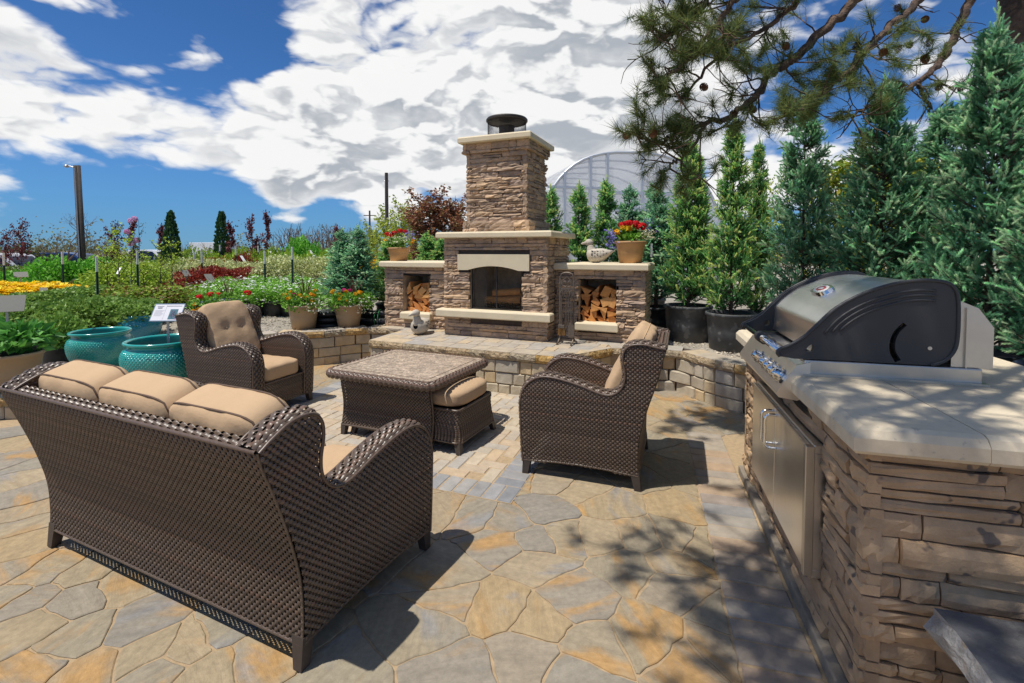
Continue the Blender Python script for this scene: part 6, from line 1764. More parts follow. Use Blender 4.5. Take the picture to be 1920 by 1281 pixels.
bush_mesh('varieg', 807, 1700, .48, .46, .058, [(.66, .68, .34), (.58, .62, .28), (.36, .44, .14), (.74, .74, .42)], 24)
bush_mesh('whitefl', 808, 1500, .42, .34, .050, [(0.248, 0.527, 0.062), (0.341, 0.620, 0.093), (0.186, 0.403, 0.046)], 20, bl=(70, .026, [(0.800, 0.800, 0.800)]))
bush_mesh('lime', 809, 1300, .52, .48, .08, [(0.341, 0.496, 0.046), (0.434, 0.589, 0.062), (0.248, 0.403, 0.046)], 18)
bush_mesh('olive', 810, 1300, .52, .48, .08, [(0.202, 0.310, 0.046), (0.279, 0.372, 0.062), (0.155, 0.248, 0.046)], 18)
bush_mesh('orange', 811, 1100, .50, .42, .07, [(0.465, 0.279, 0.046), (0.372, 0.202, 0.046), (0.403, 0.341, 0.046)], 18)
bush_mesh('plumrow', 812, 1100, .50, .40, .06, [(0.155, 0.078, 0.078), (0.202, 0.109, 0.085), (0.124, 0.093, 0.062)], 18)
bush_mesh('mottle', 813, 1500, .44, .42, .070, [(0.310, 0.434, 0.046), (0.232, 0.132, 0.046), (0.171, 0.295, 0.046), (0.403, 0.496, 0.078)], 18)
PB = pot_mesh('black_pot', .15, .18, .28, .03, 18); PS = soil_mesh(.17, .25)
def shrub(kind, x, y, h, wid, label, group, rz, pot=True, cat='shrub'):
    zt = float(terrain_z(np.array(x), np.array(y)))
    t = thing('potted_shrub' if pot else 'shrub', label, cat, (x, y, zt - .01), rz, group)
    z0 = .22 if pot else 0
    if pot: o = link('pot', PB, None, t); o.scale = (wid * 1.1, wid * 1.1, 1); link('soil', PS, None, t).scale = (wid * 1.1, wid * 1.1, 1)
    me = BUSH[kind]; hz = BUSH_H.setdefault(kind, max(v.co.z for v in me.vertices))
    s = (h - z0) / hz
    o = link('foliage', me, None, t); o.location = (0, 0, z0); o.scale = (wid, wid, s); o = link('stems', STEM, None, t); o.location = (0, 0, z0 * .8); o.scale = (wid, wid, max(.25, s * .7))
BUSH_H = {}
lrb = np.random.default_rng(900)
def row(kind, px0, px1, d0, d1, n, ztop, wid, label, group, jit=.15, pot=True):
    for i in range(n):
        f = (i + .5) / n; d = d0 + (d1 - d0) * f + lrb.uniform(-jit, jit) * 2; x = at(px0 + (px1 - px0) * f + lrb.uniform(-4, 4), d)
        shrub(kind, x, d, (ztop - float(terrain_z(np.array(x), np.array(d)))) * lrb.uniform(.93, 1.07), wid * lrb.uniform(.9, 1.15), label if n == 1 else label + ', ' + ORD[i] + ' from left', group, lrb.uniform(0, 6.28), pot)
row('feather', 98, 110, 5.75, 5.75, 1, .86, .82, 'feathery light green plant in a tall black pot by the leafy tan planter', None, 0)
row('thyme', 30, 262, 6.5, 7.4, 5, .98, .95, 'low fine leaved green shrub in the front bed behind the teal pots', 'fine leaved shrubs behind the teal pots')
row('thyme', 0, 200, 7.6, 8.4, 4, 1.0, 1.0, 'low fine leaved green shrub in the second row below the yellow flowers', 'fine leaved shrubs below the yellow flowers')
row('yellow', -10, 115, 8.9, 9.1, 7, 1.04, 1.05, 'golden yellow flowering plant in the yellow bed at the left', 'golden yellow flowering plants')
row('brown', 118, 205, 8.9, 9.0, 4, .90, 1.0, 'low brown red shrub beside the yellow flowers', 'brown shrubs beside the yellow flowers')
row('mottle', 225, 335, 8.2, 8.5, 4, 1.06, 1.05, 'brown and lime leaved shrub behind the plant sign', 'mottled shrubs behind the plant sign')
row('bright', 62, 195, 11.2, 11.8, 6, 1.46, 1.05, 'bright green leafy shrub in the tall green row at the left', 'bright green shrubs at the left')
row('bright', -10, 70, 12.2, 12.4, 4, 1.12, 1.1, 'bright green leafy shrub in the row before the parked cars', 'green shrubs before the cars')
row('lime', 185, 300, 10.6, 11, 5, 1.36, 1.0, 'yellow green shrub in the middle of the left beds', 'yellow green shrubs in mid bed')
row('varieg', 225, 300, 12.2, 12.2, 4, 1.30, .9, 'cream variegated shrub among the yellow green ones', 'small variegated shrubs')
row('barberry', 350, 485, 9.9, 10.8, 8, 1.27, 1.0, 'dark red leaved shrub in the red row', 'dark red shrubs')
row('varieg', 500, 640, 11.0, 11.0, 8, 1.50, 1.05, 'cream variegated shrub in the pale row behind the white flowering plants', 'variegated shrubs at the right of the beds')
row('varieg', 320, 480, 12.6, 12.6, 8, 1.36, 1.0, 'cream variegated shrub behind the dark red row', 'variegated shrubs behind the red row')
row('whitefl', 395, 600, 8.5, 8.9, 6, 1.04, 1.0, 'light green plant dotted with white flowers behind the armchair', 'white flowering plants front row')
row('whitefl', 380, 590, 9.4, 9.8, 6, 1.12, 1.0, 'light green plant dotted with white flowers in the second row', 'white flowering plants second row')
row('orange', 365, 440, 15.5, 15.5, 5, 1.40, 1.0, 'orange brown shrub in the middle distance', 'orange brown shrubs')
row('plumrow', 355, 430, 14.2, 14.2, 5, 1.18, 1.0, 'low purple brown shrub in front of the orange ones', 'purple brown shrubs')
row('lime', 430, 640, 15.5, 16, 9, 1.64, 1.05, 'yellow green shrub in the row behind the variegated ones', 'yellow green shrubs mid distance')
row('olive', 190, 430, 17, 18, 10, 1.42, 1.1, 'olive green shrub in the far left row', 'olive shrubs far left')
row('lime', 320, 700, 20, 21, 16, 1.80, 1.15, 'yellow green shrub in the row below the parked vehicles', 'far yellow green shrubs')
row('olive', -30, 250, 17, 18, 11, 1.12, 1.15, 'olive green shrub in front of the cars at the left', 'olive shrubs before the cars')
row('barberry', 448, 462, 15, 15, 2, 1.62, .8, 'deep red shrub standing out in the green middle row', 'two deep red shrubs mid row')
row('bright', 545, 590, 17, 18, 3, 2.1, 1.2, 'tall bright green shrub below the bare hedge', 'tall green shrubs below the hedge')
row('olive', 610, 720, 11.5, 12.5, 5, 1.15, 1.0, 'olive green shrub behind the spruce pair', 'olive shrubs behind the spruce pair')
row('yellow', 676, 692, 14.5, 14.5, 2, 1.5, .8, 'yellow flowering shrub next to the far car', 'two yellow shrubs by the far car')

# ------------------------------------------------------------------ young trees
def tree_mesh(seed, H, W, z0, n, size, cols, narrow=1.0, stems=1, tmpl='q', bloom=None, twig=16):
    """trunk and limbs, with leaves set along the limbs"""
    lr = np.random.default_rng(seed); w = MB(); P = []; D = []
    for s in range(stems):
        a0 = lr.uniform(0, 6.28); off = .12 * (stems > 1)
        tr = spline([(0, 0, 0), (math.cos(a0) * off, math.sin(a0) * off, H * .5), (math.cos(a0) * off * 2, math.sin(a0) * off * 2, H)], 6)
        w.tube(tr, np.linspace(.018 * H / 2, .004, len(tr)), 6)
        for k in range(twig):
            f = lr.uniform(z0, .96); i = int(f * (len(tr) - 1)); b0 = tr[i]; a = lr.uniform(0, 6.28); L = W * (1 - abs(f - .45) * .9) * lr.uniform(.6, 1.1)
            b1 = b0 + [math.cos(a) * L * narrow, math.sin(a) * L * narrow, L * lr.uniform(.5, 1.3)]; w.tube([b0, (b0 + b1) / 2 + [0, 0, -.03], b1], [.010, .007, .003], 4, caps=False)
            for q in range(int(n / twig / stems)):
                t = lr.uniform(.15, 1.08); P.append(b0 + (b1 - b0) * t + lr.normal(0, .055, 3) * W * 1.6); D.append(lr.normal(0, .7, 3) + [0, 0, .2])
    n = len(P); parts = [scatter(*((QLEAF_V, QLEAF_F) if tmpl == 'q' else (LEAF_V, LEAF_F)), np.array(P), np.array(D), lr.uniform(.7, 1.3, n) * size, col=pick_cols(lr, n, cols))] if n else []
    if bloom:
        for c in bloom[0]: parts.append(head(lr, c, bloom[1], 30, bloom[2], bloom[3]))
    me = soup('crown', parts, None) if parts else None
    if me: me.materials.append(M['leaf'])
    wm = w.mesh('trunk', smooth=True); wm.materials.append(M['bark']); return me, wm
PLUM = [(0.155, 0.028, 0.040), (0.217, 0.039, 0.046), (0.116, 0.023, 0.034), (0.186, 0.062, 0.046)]
TREES = {'plum': tree_mesh(951, 2.6, .55, .25, 900, .085, PLUM, .8), 'plum2': tree_mesh(952, 2.6, .40, .25, 900, .085, PLUM, .6),
         'lime': tree_mesh(953, 1.8, .40, .2, 300, .06, [(0.403, 0.558, 0.046), (0.310, 0.465, 0.046), (0.527, 0.651, 0.078)], .9), 'crab': tree_mesh(954, 2.9, .55, .30, 4200, .070, [(0.310, 0.116, 0.070), (0.403, 0.171, 0.078), (0.217, 0.093, 0.062), (0.279, 0.202, 0.078)], .7, 3),
         'spring': tree_mesh(955, 3.0, .75, .2, 1500, .09, [(0.372, 0.465, 0.046), (0.465, 0.527, 0.062), (0.264, 0.357, 0.046)], 1.0, 2), 'peach': tree_mesh(956, 3.0, .85, .15, 1500, .13, [(0.248, 0.357, 0.039), (0.372, 0.419, 0.046), (0.465, 0.419, 0.046), (0.155, 0.248, 0.031)], 1.0, 2, 'l'),
         'pink': tree_mesh(957, 2.2, .35, .4, 120, .05, [(0.248, 0.310, 0.078)], .7, 1, 'q', ([(.05, 0, 1.7), (.18, .02, 2.15), (.1, 0, 2.2), (.2, 0, 1.62), (.28, 0, 1.9)], .07, .05, [(0.800, 0.341, 0.589), (0.800, 0.558, 0.775)]))}
lrt = np.random.default_rng(960)
TH0 = {}
def tree(kind, px, d, ztop, wid, label, group, name='young_tree'):
    x = at(px, d); zt = float(terrain_z(np.array(x), np.array(d)))
    t = thing(name, label, 'tree', (x, d, zt - .01), lrt.uniform(0, 6.28), group); me, wm = TREES[kind]
    h0 = TH0.setdefault(kind, max(v.co.z for v in wm.vertices)); s = (ztop - zt) / h0
    for nm, dd in (('crown', me), ('trunk', wm)):
        if dd: link(nm, dd, None, t).scale = (wid, wid, s)
    return t
for px, zt, k, lb in ((8, 2.4, 'plum', 'purple leaved young tree at the very left edge behind the silver car'), (40, 2.95, 'plum', 'purple leaved young tree left of the bare tree'), (213, 2.75, 'plum', 'purple leaved young tree right of the tall pole'), (250, 2.85, 'plum2', 'narrow purple leaved young tree beside the pink blossom'),
                      (303, 2.7, 'plum2', 'purple leaved young tree left of the left dark cypress'), (434, 2.75, 'plum2', 'purple leaved young tree right of the right dark cypress'), (474, 3.1, 'plum', 'wide one of the two purple trees in the middle of the horizon'), (502, 3.2, 'plum2', 'narrow one of the two purple trees in the middle of the horizon'), (632, 2.6, 'plum2', 'purple leaved young tree above the spruce pair')):
    tree(k, px, 20 + lrt.uniform(-1, 1), zt, .85, lb, 'purple leaved young trees')
for i, (px, d, zt) in enumerate(((200, 9.0, 1.75), (222, 9.6, 2.15), (246, 9.0, 1.95), (268, 8.8, 1.6), (300, 9.4, 1.8), (322, 9.0, 1.85))):
    tree('lime', px, d, zt, .75, 'thin yellow green young tree in the bed behind the sign, %s from left' % ORD[i], 'thin yellow green young trees')
tree('pink', 262, 13, 2.45, .9, 'small tree with pink blossom clusters near the white pickup', None)
for i, (px, d, zt, lb) in enumerate(((800, 10.6, 2.95, 'left one of the two rust red leaved trees beside the chimney'), (850, 10.8, 2.9, 'right one of the two rust red leaved trees beside the chimney'))): tree('crab', px, d, zt, 1.15, lb, 'rust red leaved trees')
for i, (px, d, zt, lb) in enumerate(((700, 17, 2.6, 'yellow green tree left of the thin pole'), (728, 16, 3.05, 'yellow green tree in front of the thin pole'), (757, 15, 3.2, 'yellow green tree next to the rust red trees'), (775, 17, 2.8, 'yellow green tree behind the rust red trees'))): tree('spring', px, d, zt, .95, lb, 'yellow green trees')
for i, (px, d, zt, lb) in enumerate(((1568, 7.6, 3.0, 'olive leaved tree showing between two spruces'), (1620, 8.2, 3.05, 'olive leaved tree mostly behind the broad spruce'), (1690, 7.4, 3.05, 'olive leaved tree right of the broad spruce'), (1732, 7.9, 3.1, 'olive leaved tree left of the tallest spruce'))): tree('peach', px, d, zt, .85, lb, 'olive leaved trees behind the spruces')
tree('spring', 1432, 13, 3.5, .9, 'pale yellow tree behind the slim spruces', None); tree('spring', 1375, 15, 3.6, .8, 'yellow tree showing beside the greenhouse corner', None)
# cypresses
def cypress(px, d, ztop, label):
    lr = np.random.default_rng(int(px)); x = at(px, d); t = thing('cypress_tree', label, 'tree', (x, d, -.2), 0, 'dark columnar cypresses'); H = ztop + .2
    n = 2600; f = lr.uniform(0, 1, n); a = lr.uniform(0, 6.28, n); r_ = (.44 * (1 - f) ** .62 * (.35 + .65 * np.minimum(1, f * 6)) + .02) * lr.uniform(.6, 1.08, n)
    P = np.c_[r_ * np.cos(a), r_ * np.sin(a), H * (.03 + .97 * f)]; D = np.c_[np.cos(a) * .3, np.sin(a) * .3, np.ones(n)] + lr.normal(0, .2, (n, 3))
    soup('crown', [scatter(QLEAF_V, QLEAF_F, P, D, lr.uniform(.09, .17, n), col=pick_cols(lr, n, [(0.034, 0.093, 0.034), (0.046, 0.116, 0.039), (0.062, 0.139, 0.046)]))], M['leaf'], t)
    m = MB(); m.tube([(0, 0, 0), (0, 0, H * .96)], [.05, .008], 7); m.obj('trunk', M['bark'], t)
cypress(322, 20, 3.15, 'dark narrow cypress left of the white truck'); cypress(417, 21, 3.2, 'dark narrow cypress right of the white truck')
# bare trees
def bare(px, d, ztop, W, label, group, seed, brown=True, n0=5, depth=4, name='bare_tree', stems=1, cat='tree'):
    lr = np.random.default_rng(seed); x = at(px, d); t = thing(name, label, cat, (x, d, -.2), 0, group); H = ztop + .2; m = MB(); tips = []
    def grow(p, dr, L, r_, k):
        e = dr + lr.normal(0, .12, 3); e /= np.linalg.norm(e); q = p + e * L * .5; e2 = e + lr.normal(0, .15, 3); q2 = q + e2 / np.linalg.norm(e2) * L * .5
        m.tube([p, q, q2], [r_, r_ * .8, r_ * .6], 4 if k < 3 else 6, caps=False)
        if k == 0: tips.append(q2); return
        for j in range(int(lr.integers(2, 4))):
            grow(q2 if j < 2 else q, e2 + lr.normal(0, .55, 3) * [W, W, .5] + [0, 0, .25], L * lr.uniform(.62, .82), r_ * .62, k - 1)
    for s in range(stems): grow(np.array([lr.normal(0, .12) * (stems > 1), lr.normal(0, .12) * (stems > 1), 0]), np.array([lr.normal(0, .25) * (stems > 1), lr.normal(0, .25) * (stems > 1), 1.]), H * .32, .012 * H + .01, depth)
    m.obj('branches', mat('twig_%d' % seed, col=(.16, .115, .085) if brown else (.22, .19, .08), rough=.9), t)
    n = len(tips) * 3; T = np.array(tips)[np.arange(n) % len(tips)] + lr.normal(0, .08, (n, 3))
    soup('buds', [scatter(QLEAF_V, QLEAF_F, T, lr.normal(0, 1, (n, 3)), lr.uniform(.025, .05, n), col=pick_cols(lr, n, [(.24, .20, .08), (.22, .15, .08), (.20, .24, .06)]))], M['leaf'], t)['kind'] = 'stuff'
bare(140, 24, 3.9, 1.35, 'leafless spreading tree beside the tall pole', None, 1001, n0=6, depth=5)
for i, px in enumerate((548, 566, 584, 603, 622, 640, 658, 676)):
    bare(px, 27 + (i % 3), 3.5 + .25 * (i % 2), .55, 'leafless brown thicket shrub in the horizon hedge, %s from left' % ORD[i], 'leafless hedge shrubs', 1010 + i, True, depth=3, name='bare_shrub', stems=5, cat='shrub')
for i, px in enumerate((85, 110, 170, 188, 345, 398)):
    bare(px, 30, 2.5 + .2 * (i % 3), .6, 'small leafless shrub on the far left horizon, %s from left' % ORD[i], 'leafless shrubs far left', 1030 + i, False, depth=3, name='bare_shrub', stems=4, cat='shrub')
lrh = np.random.default_rng(77); n = 52000
a = lrh.uniform(-1.0, .75, n); rr = lrh.uniform(48, 62, n); hh = np.abs(lrh.normal(0, 1, n)) * .8 * (1 + .8 * np.sin(a * 23) * np.sin(a * 9 + 1))
P = np.c_[np.sin(a) * rr, np.cos(a) * rr, .3 + np.abs(hh)]
tag(soup('far_thicket', [scatter(QLEAF_V, QLEAF_F, P, lrh.normal(0, 1, (n, 3)), lrh.uniform(.14, .34, n), col=pick_cols(lrh, n, [(0.155, 0.171, 0.070), (0.217, 0.202, 0.093), (0.139, 0.116, 0.078), (0.186, 0.232, 0.078)]))], M['leaf']), 'far line of mixed bushes along the horizon', 'thicket', kind='stuff')
t = thing('round_bush', 'round dark olive tree behind the silver car', 'tree', (at(57, 24), 24, -.2), 0); lr = np.random.default_rng(5)
soup('crown', [leaf_cloud(lr, 2200, 1.0, 1.0, .95, .98, .15, [(0.093, 0.109, 0.039), (0.139, 0.139, 0.046), (0.078, 0.093, 0.031)], 26)], M['leaf'], t)
m = MB(); m.tube([(0, 0, 0), (0, 0, 1.1)], [.07, .04], 7); m.obj('trunk', M['bark'], t)

# ------------------------------------------------------------------ steel posts with white tops, small tilted signs
POSTS = [(-11.582, 11.0, 1.551), (-10.245, 11.0, 1.576), (-7.745, 9.0, 1.491), (-7.763, 10.0, 1.6), (-16.322, 20.0, 1.556), (-16.939, 20.0, 1.6), (-13.333, 18.0, 1.381), (-7.713, 12.0, 1.574), (-5.636, 11.0, 1.588), (-5.008, 11.0, 1.685), (-8.009, 14.0, 1.708), (-10.887, 18.0, 1.818), (-13.429, 24.0, 1.944), (-9.458, 18.0, 1.779), (-9.778, 20.0, 1.887), (-7.649, 18.0, 1.818), (-10.474, 26.0, 1.973), (-4.281, 14.0, 1.724), (-10.532, 16.0, 1.529), (-14.849, 24.0, 1.838)]
for pi, (x, y, z) in enumerate(sorted(POSTS, key=lambda p: p[0] / p[1])):
    if y < 13: x, y, z = x * .84, y * .84, 1.6 + (z - 1.6) * .84
    t = thing('bed_post', 'dark green white topped steel post in the beds, %s from left' % ORD[pi], 'post', (x, y, float(terrain_z(np.array(x), np.array(y)))), U(-.2, .2), 'white topped bed posts'); H = z - float(terrain_z(np.array(x), np.array(y))); k = .018 if y < 15 else .024
    m = MB(); m.box(-k, k, -.006, .006, -.1, H - .24); m.box(-.006, .006, -k, .006, -.1, H - .24); m.obj('shaft', M['post_green'], t)
    m = MB(); m.box(-k, k, -.006, .006, H - .24, H); m.box(-.006, .006, -k, .006, H - .24, H); m.obj('white_top', M['post_white'], t)
for i, (px, py, d, w, hh, rz, mt, lb) in enumerate(((38, 515, 9.4, .20, .14, .9, 'sign_grey', 'dull grey sign panel above the yellow flowers'), (80, 547, 8.4, .10, .18, .9, 'sign_grey', 'thin grey sign seen edge on among the yellow flowers'), (134, 527, 9.6, .20, .10, -1.0, 'sign_grey', 'grey tilted sign behind the yellow flowers'),
        (222, 508, 10.2, .04, .18, .2, 'white_paint', 'narrow white sign in the yellow green bed'), (243, 515, 9.6, .12, .14, -1.0, 'sign_grey', 'small grey sign beside a post in the yellow green bed'), (348, 512, 9.6, .13, .18, 1.15, 'sign_grey', 'grey sign seen from behind near the variegated shrubs'),
        (393, 522, 9.2, .14, .22, 1.1, 'sign_grey', 'greenish sign leaning before the dark red shrubs'), (456, 486, 13, .07, .26, 1.1, 'white_paint', 'white sign leaning beside the deep red shrubs'), (585, 475, 16, .08, .28, 1.1, 'white_paint', 'white sign leaning near the bare hedge'), (510, 476, 17, .07, .26, 1.1, 'white_paint', 'white leaning sign in the far green row'))):
    z = 1.6 - (py - 470) / 905 * d; x = at(px, d); plant_sign(lb, x, d, .3, z - .3, rz, R(45), w, hh, mt, False)

# ------------------------------------------------------------------ poles
t = thing('light_pole', 'tall dark timber pole with a small lamp arm at the left', 'pole', (at(156, 18), 18, .33))
for dx in (-.066, .066):
    m = MB(); m.tube([(dx, 0, -.55), (dx - .12, 0, 4.42)], [.068, .060], 12); m.obj('post', M['pole_wood'], t, smooth=True)
m = MB(); m.tube([(.0, -.12, 0), (-.12, -.10, 4.3)], .018, 6); m.obj('conduit', M['galvanised'], t)
m = MB(); m.tube(spline([(-.2, 0, 4.33), (-.35, 0, 4.38), (-.45, 0, 4.40)], 4), .025, 8); arm = m.obj('lamp_arm', M['galvanised'], t, smooth=True)
m = MB(); m.lathe([(.03, .0), (.09, .03), (.09, .07), (.04, .11), (.001, .12)], 14, -.50, 0, 4.34); m.obj('lamp_head', M['galvanised'], arm, smooth=True)
t = thing('utility_pole', 'thin dark pole rising behind the yellow green trees', 'pole', (at(726, 30), 30, .3)); m = MB(); m.tube([(0, 0, -.5), (0, 0, 6.1)], [.13, .10], 10); m.obj('post', M['pole_wood'], t); m = MB(); m.tube([(-.14, 0, 5.6), (.14, 0, 5.6)], .03, 6); m.obj('bracket', M['galvanised'], t)
t = thing('utility_pole', 'short far pole at the edge of the yellow green trees', 'pole', (at(694, 40), 40, .3)); m = MB(); m.tube([(0, 0, -.5), (0, 0, 4.6)], [.10, .07], 8); m.obj('post', M['pole_wood'], t); m = MB(); m.tube([(-.5, 0, 4.2), (.5, 0, 4.2)], .04, 6); m.obj('cross_arm', M['pole_wood'], t)

# ------------------------------------------------------------------ parked vehicles
def car(label, px, d, rz, paint, kind='suv', s=1.0):
    t = thing('parked_' + {'suv': 'car', 'sedan': 'car', 'pickup': 'pickup', 'truck': 'truck'}[kind], label, {'pickup': 'pickup', 'truck': 'truck'}.get(kind, 'car'), (at(px, d), d, -.2), rz, 'vehicles parked beyond the beds'); t.scale = (s, s, s)
    L, W = 4.6, 1.8
    lower = {'suv': [(-2.3, .35), (2.3, .35), (2.32, .75), (2.15, .95), (1.1, 1.05), (-2.25, 1.08), (-2.33, .8)], 'sedan': [(-2.3, .35), (2.3, .35), (2.32, .7), (2.1, .85), (1.0, .95), (-2.2, .98), (-2.33, .7)],
             'pickup': [(-2.7, .45), (2.6, .45), (2.62, .9), (2.4, 1.1), (1.3, 1.16), (-2.7, 1.16)], 'truck': [(-3.2, .5), (2.4, .5), (2.42, .9), (2.3, 1.2), (1.5, 1.25), (-3.2, 1.25)]}[kind]
    m = MB(); m.prism(lower, 'y', -W / 2, W / 2); body = m.obj('body', M['car_' + paint], t)
    cab = {'suv': [(-2.2, 1.07), (1.0, 1.04), (.35, 1.62), (-.3, 1.70), (-1.7, 1.68), (-2.1, 1.5)], 'sedan': [(-1.7, .97), (.95, .94), (.25, 1.38), (-.5, 1.44), (-1.2, 1.36)],
           'pickup': [(-.9, 1.15), (1.2, 1.15), (.6, 1.80), (.1, 1.86), (-.75, 1.84)], 'truck': [(.5, 1.24), (1.5, 1.24), (1.1, 1.9), (.5, 2.0)]}[kind]
    m = MB(); n = len(cab); inset = .13
    V = [(x, -W / 2 + .03 + (z - 1.0) * inset * 1.4, z) for x, z in cab] + [(x, W / 2 - .03 - (z - 1.0) * inset * 1.4, z) for x, z in cab]
    m.raw(V, [tuple(range(n)), tuple(range(2 * n - 1, n - 1, -1))] + [(i, i + n, (i + 1) % n + n, (i + 1) % n) for i in range(n)]); m.obj('cabin', M['car_' + paint], t)
    c = np.array(cab); cx, cz = c[:, 0].mean(), c[:, 1].mean(); g = np.c_[cx + (c[:, 0] - cx) * .90, cz + (c[:, 1] - cz) * .74 + .0]
    for sg in (-1, 1):
        m = MB(); m.raw([(x, sg * (W / 2 - .03 - (z - 1.0) * inset * 1.4 + .008), z) for x, z in g], [tuple(range(n))]); m.obj('side_window', M['car_glass'], t)
    for (i, j) in ((1, 2), (n - 1, 0)):
        a, b = c[i], c[j]; a, b = (a, b) if a[1] < b[1] else (b, a); p, q = a + (b - a) * .14, a + (b - a) * .88; nx = .012 if i == 1 else -.012
        if abs(b[1] - a[1]) < .2: continue
        m = MB(); ya, yb = W / 2 - .16 - (p[1] - 1) * .18, W / 2 - .16 - (q[1] - 1) * .18
        m.raw([(p[0] + nx, -ya, p[1] + .008), (p[0] + nx, ya, p[1] + .008), (q[0] + nx, yb, q[1] + .008), (q[0] + nx, -yb, q[1] + .008)], [(0, 1, 2, 3)]); m.obj('windscreen', M['car_glass'], t)
    if kind == 'truck': m = MB(); m.box(-3.3, .35, -1.05, 1.05, 1.0, 2.55, .03); m.obj('box', M['car_white'], t)
    for wx in (1.45, -1.45):
        for sg in (-1, 1):
            m = MB(); m.tube([(wx, sg * .72, .33), (wx, sg * .905, .33)], .33, 18); w = m.obj('wheel', M['tyre'], t); m = MB(); m.tube([(wx, sg * .90, .33), (wx, sg * .912, .33)], .2, 14); m.obj('rim', M['galvanised'], w)
    for sg in (-1, 1):
        m = MB(); m.box(2.25, 2.33, sg * .62 - .16, sg * .62 + .16, .68, .80); m.obj('headlight', M['white_paint'], t)
car('silver car with dark windows at the left edge', 16, 21, R(8), 'silver'); car('dark blue car parked behind the tall pole', 143, 27, R(12), 'blue'); car('white pickup parked behind the thin yellow green trees', 283, 28, R(5), 'white', 'pickup')
car('white box truck parked between the two cypresses', 380, 46, R(160), 'white', 'truck'); car('white car roof right of the right cypress', 455, 32, R(10), 'white', 'sedan', 1.15); car('pale blue car parked right of the bare hedge', 676, 26, R(-60), 'teal', 'suv', .95); car('grey car half hidden below the bare hedge', 560, 36, R(20), 'pale', 'suv', .95)

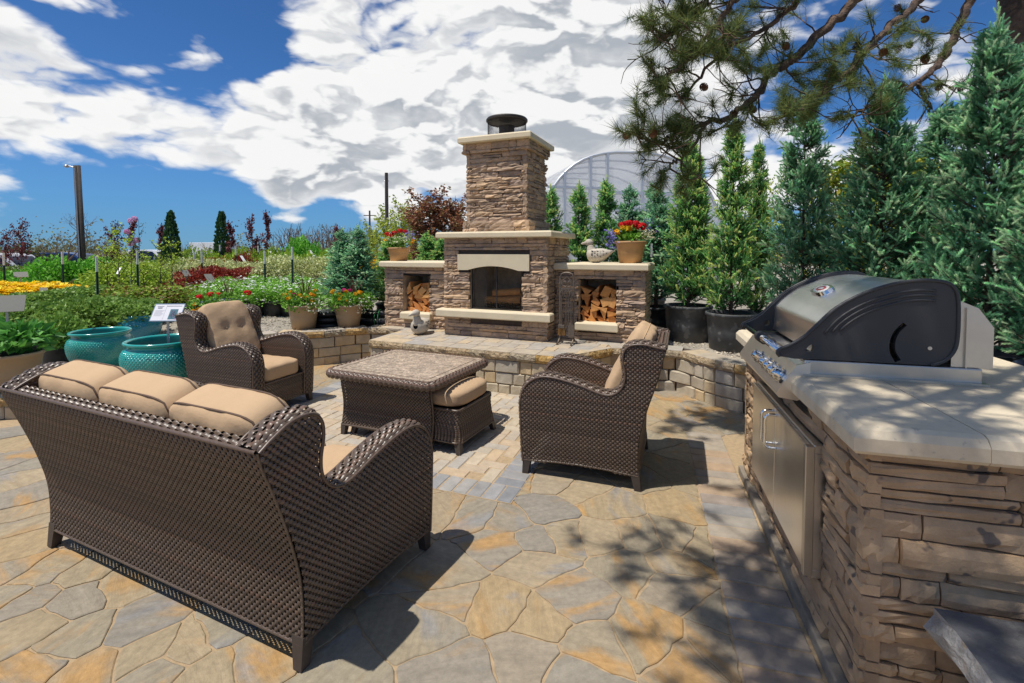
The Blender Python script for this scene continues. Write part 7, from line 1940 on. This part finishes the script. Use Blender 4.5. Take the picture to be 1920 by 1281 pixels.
# ------------------------------------------------------------------ hoop greenhouse
def greenhouse():
    g = thing('greenhouse', 'large white hoop greenhouse with arched end wall behind the spruces', 'greenhouse', (at(1188, 22), 22, -.2), R(12))
    Hh, Wh, Lh, pw = 6.28, 4.75, 22.0, 2.7
    def arch(k=41, s=1.0):
        a = np.linspace(0, math.pi, k); c, s_ = np.cos(a), np.sin(a)
        return [(-math.copysign(abs(x) ** (2 / pw), x) * Wh * s, abs(z) ** (2 / pw) * Hh * s) for x, z in zip(c, s_)]
    A = arch()
    m = MB(); m.grid(np.array([[(x, y, z) for x, z in A] for y in np.linspace(.03, Lh, 14)])); m.obj('roof_film', M['glasshouse_film'], g, smooth=True)
    for k in range(12):
        m = MB(); m.tube([(x, .02 + k * 2.0, z) for x, z in arch(31, .992)], .05 if k else .075, 6); m.obj('rib', M['glasshouse_frame'], g, smooth=True)
    px = lambda p: (p - 1188) / 905 * 22
    posts = [px(1032), px(1052), px(1101), px(1134), px(1203), px(1271), px(1320)]
    hz = lambda x: (1 - abs(x / Wh) ** pw) ** (1 / pw) * Hh
    for x in posts: m = MB(); m.box(x - .06, x + .06, -.06, .06, 0, hz(x) - .04); m.obj('post', M['glasshouse_frame'], g)
    dx0, dx1, dz = px(1150), px(1264), 3.58
    zr = 4.58
    m = MB(); m.box(-Wh * .86, px(1134) - .06, -.05, .05, zr - .05, zr + .05); m.box(px(1134) + .06, px(1203) - .06, -.05, .05, zr - .25, zr - .10); m.box(px(1203) + .06, px(1271) - .06, -.05, .05, zr - .25, zr - .10); m.obj('rail', M['glasshouse_frame'], g)
    # film panes between the posts
    xs = [-Wh * .995] + posts + [Wh * .995]
    for a, b in zip(xs[:-1], xs[1:]):
        k = np.linspace(a + .06, b - .06, 7); lo = dz if (a + b) / 2 > dx0 - .3 and (a + b) / 2 < dx1 else 0
        m = MB(); m.raw([(x, 0, lo) for x in k] + [(x, 0, hz(x) - .03) for x in k[::-1]], [tuple(range(14))]); m.obj('pane', M['glasshouse_end'], g)
    # door opening: header, jambs, the dark interior rails
    m = MB(); m.box(dx0 - .1, dx1 + .1, -.08, .08, dz - .02, dz + .18); m.box(dx1, dx1 + .12, -.07, .07, 0, dz - .02); m.obj('door_frame', M['glasshouse_frame'], g)
    m = MB(); m.box(dx0, dx1, -.05, -.01, dz - .14, dz - .03); m.box(dx1 - .16, dx1 - .01, -.05, -.01, 0, dz - .14); m.obj('door_track', M['glasshouse_dark'], g)
    for k in range(5):
        m = MB(); m.box(-4.4, 4.4, 3 + k * 3.5, 3.08 + k * 3.5, 2.3, 2.38); m.tube([(-2.2, 3.04 + k * 3.5, 2.35), (0, 3.04 + k * 3.5, 4.6), (2.2, 3.04 + k * 3.5, 2.35)], .03, 5); m.obj('truss', M['glasshouse_frame'], g)
    m = MB(); m.box(-4.4, 4.4, .5, Lh, .0, .02); m.obj('floor', M['gravel'], g)
    m = MB(); m.box(-4.6, -2.6, -.03, .02, .0, 1.0); m.obj('kick_board', M['white_paint'], g)
    m = MB(); m.box(px(1052) + .15, px(1052) + .45, -.1, -.06, 1.65, 1.9); m.obj('vent_box', M['galvanised'], g)
greenhouse()

# ------------------------------------------------------------------ black drainage pipe and bowls by the left wood box
t = thing('plastic_saucers', 'stack of round black plastic saucers beside the right tan planter', 'saucers', (-2.78, 7.28, .44))
for k in range(3):
    m = MB(); m.lathe([(.20, .0), (.24, .02), (.25, .045), (.24, .075), (.20, .085), (.05, .08)], 30, 0, 0, k * .09); m.obj('saucer', M['black_plastic'], t, smooth=True)
t = thing('drain_pipe', 'black plastic pipe roll with green tie lying by the left wood box', 'pipe', (-2.05, 7.42, .44))
for k, (dz, dy) in enumerate(((.06, 0), (.06, .13), (.17, .06))):
    m = MB(); m.tube([(-.35, dy, dz), (.32, dy, dz)], .062, 16); m.obj('pipe', M['black_plastic'], t, smooth=True)
m = MB()
for x in (-.05, .0): m.tube([(x, .06 + .16 * math.cos(a), .10 + .145 * math.sin(a)) for a in np.linspace(0, 2 * math.pi, 25)], .006, 5, caps=False)
m.obj('tie', M['green_tie'], t)
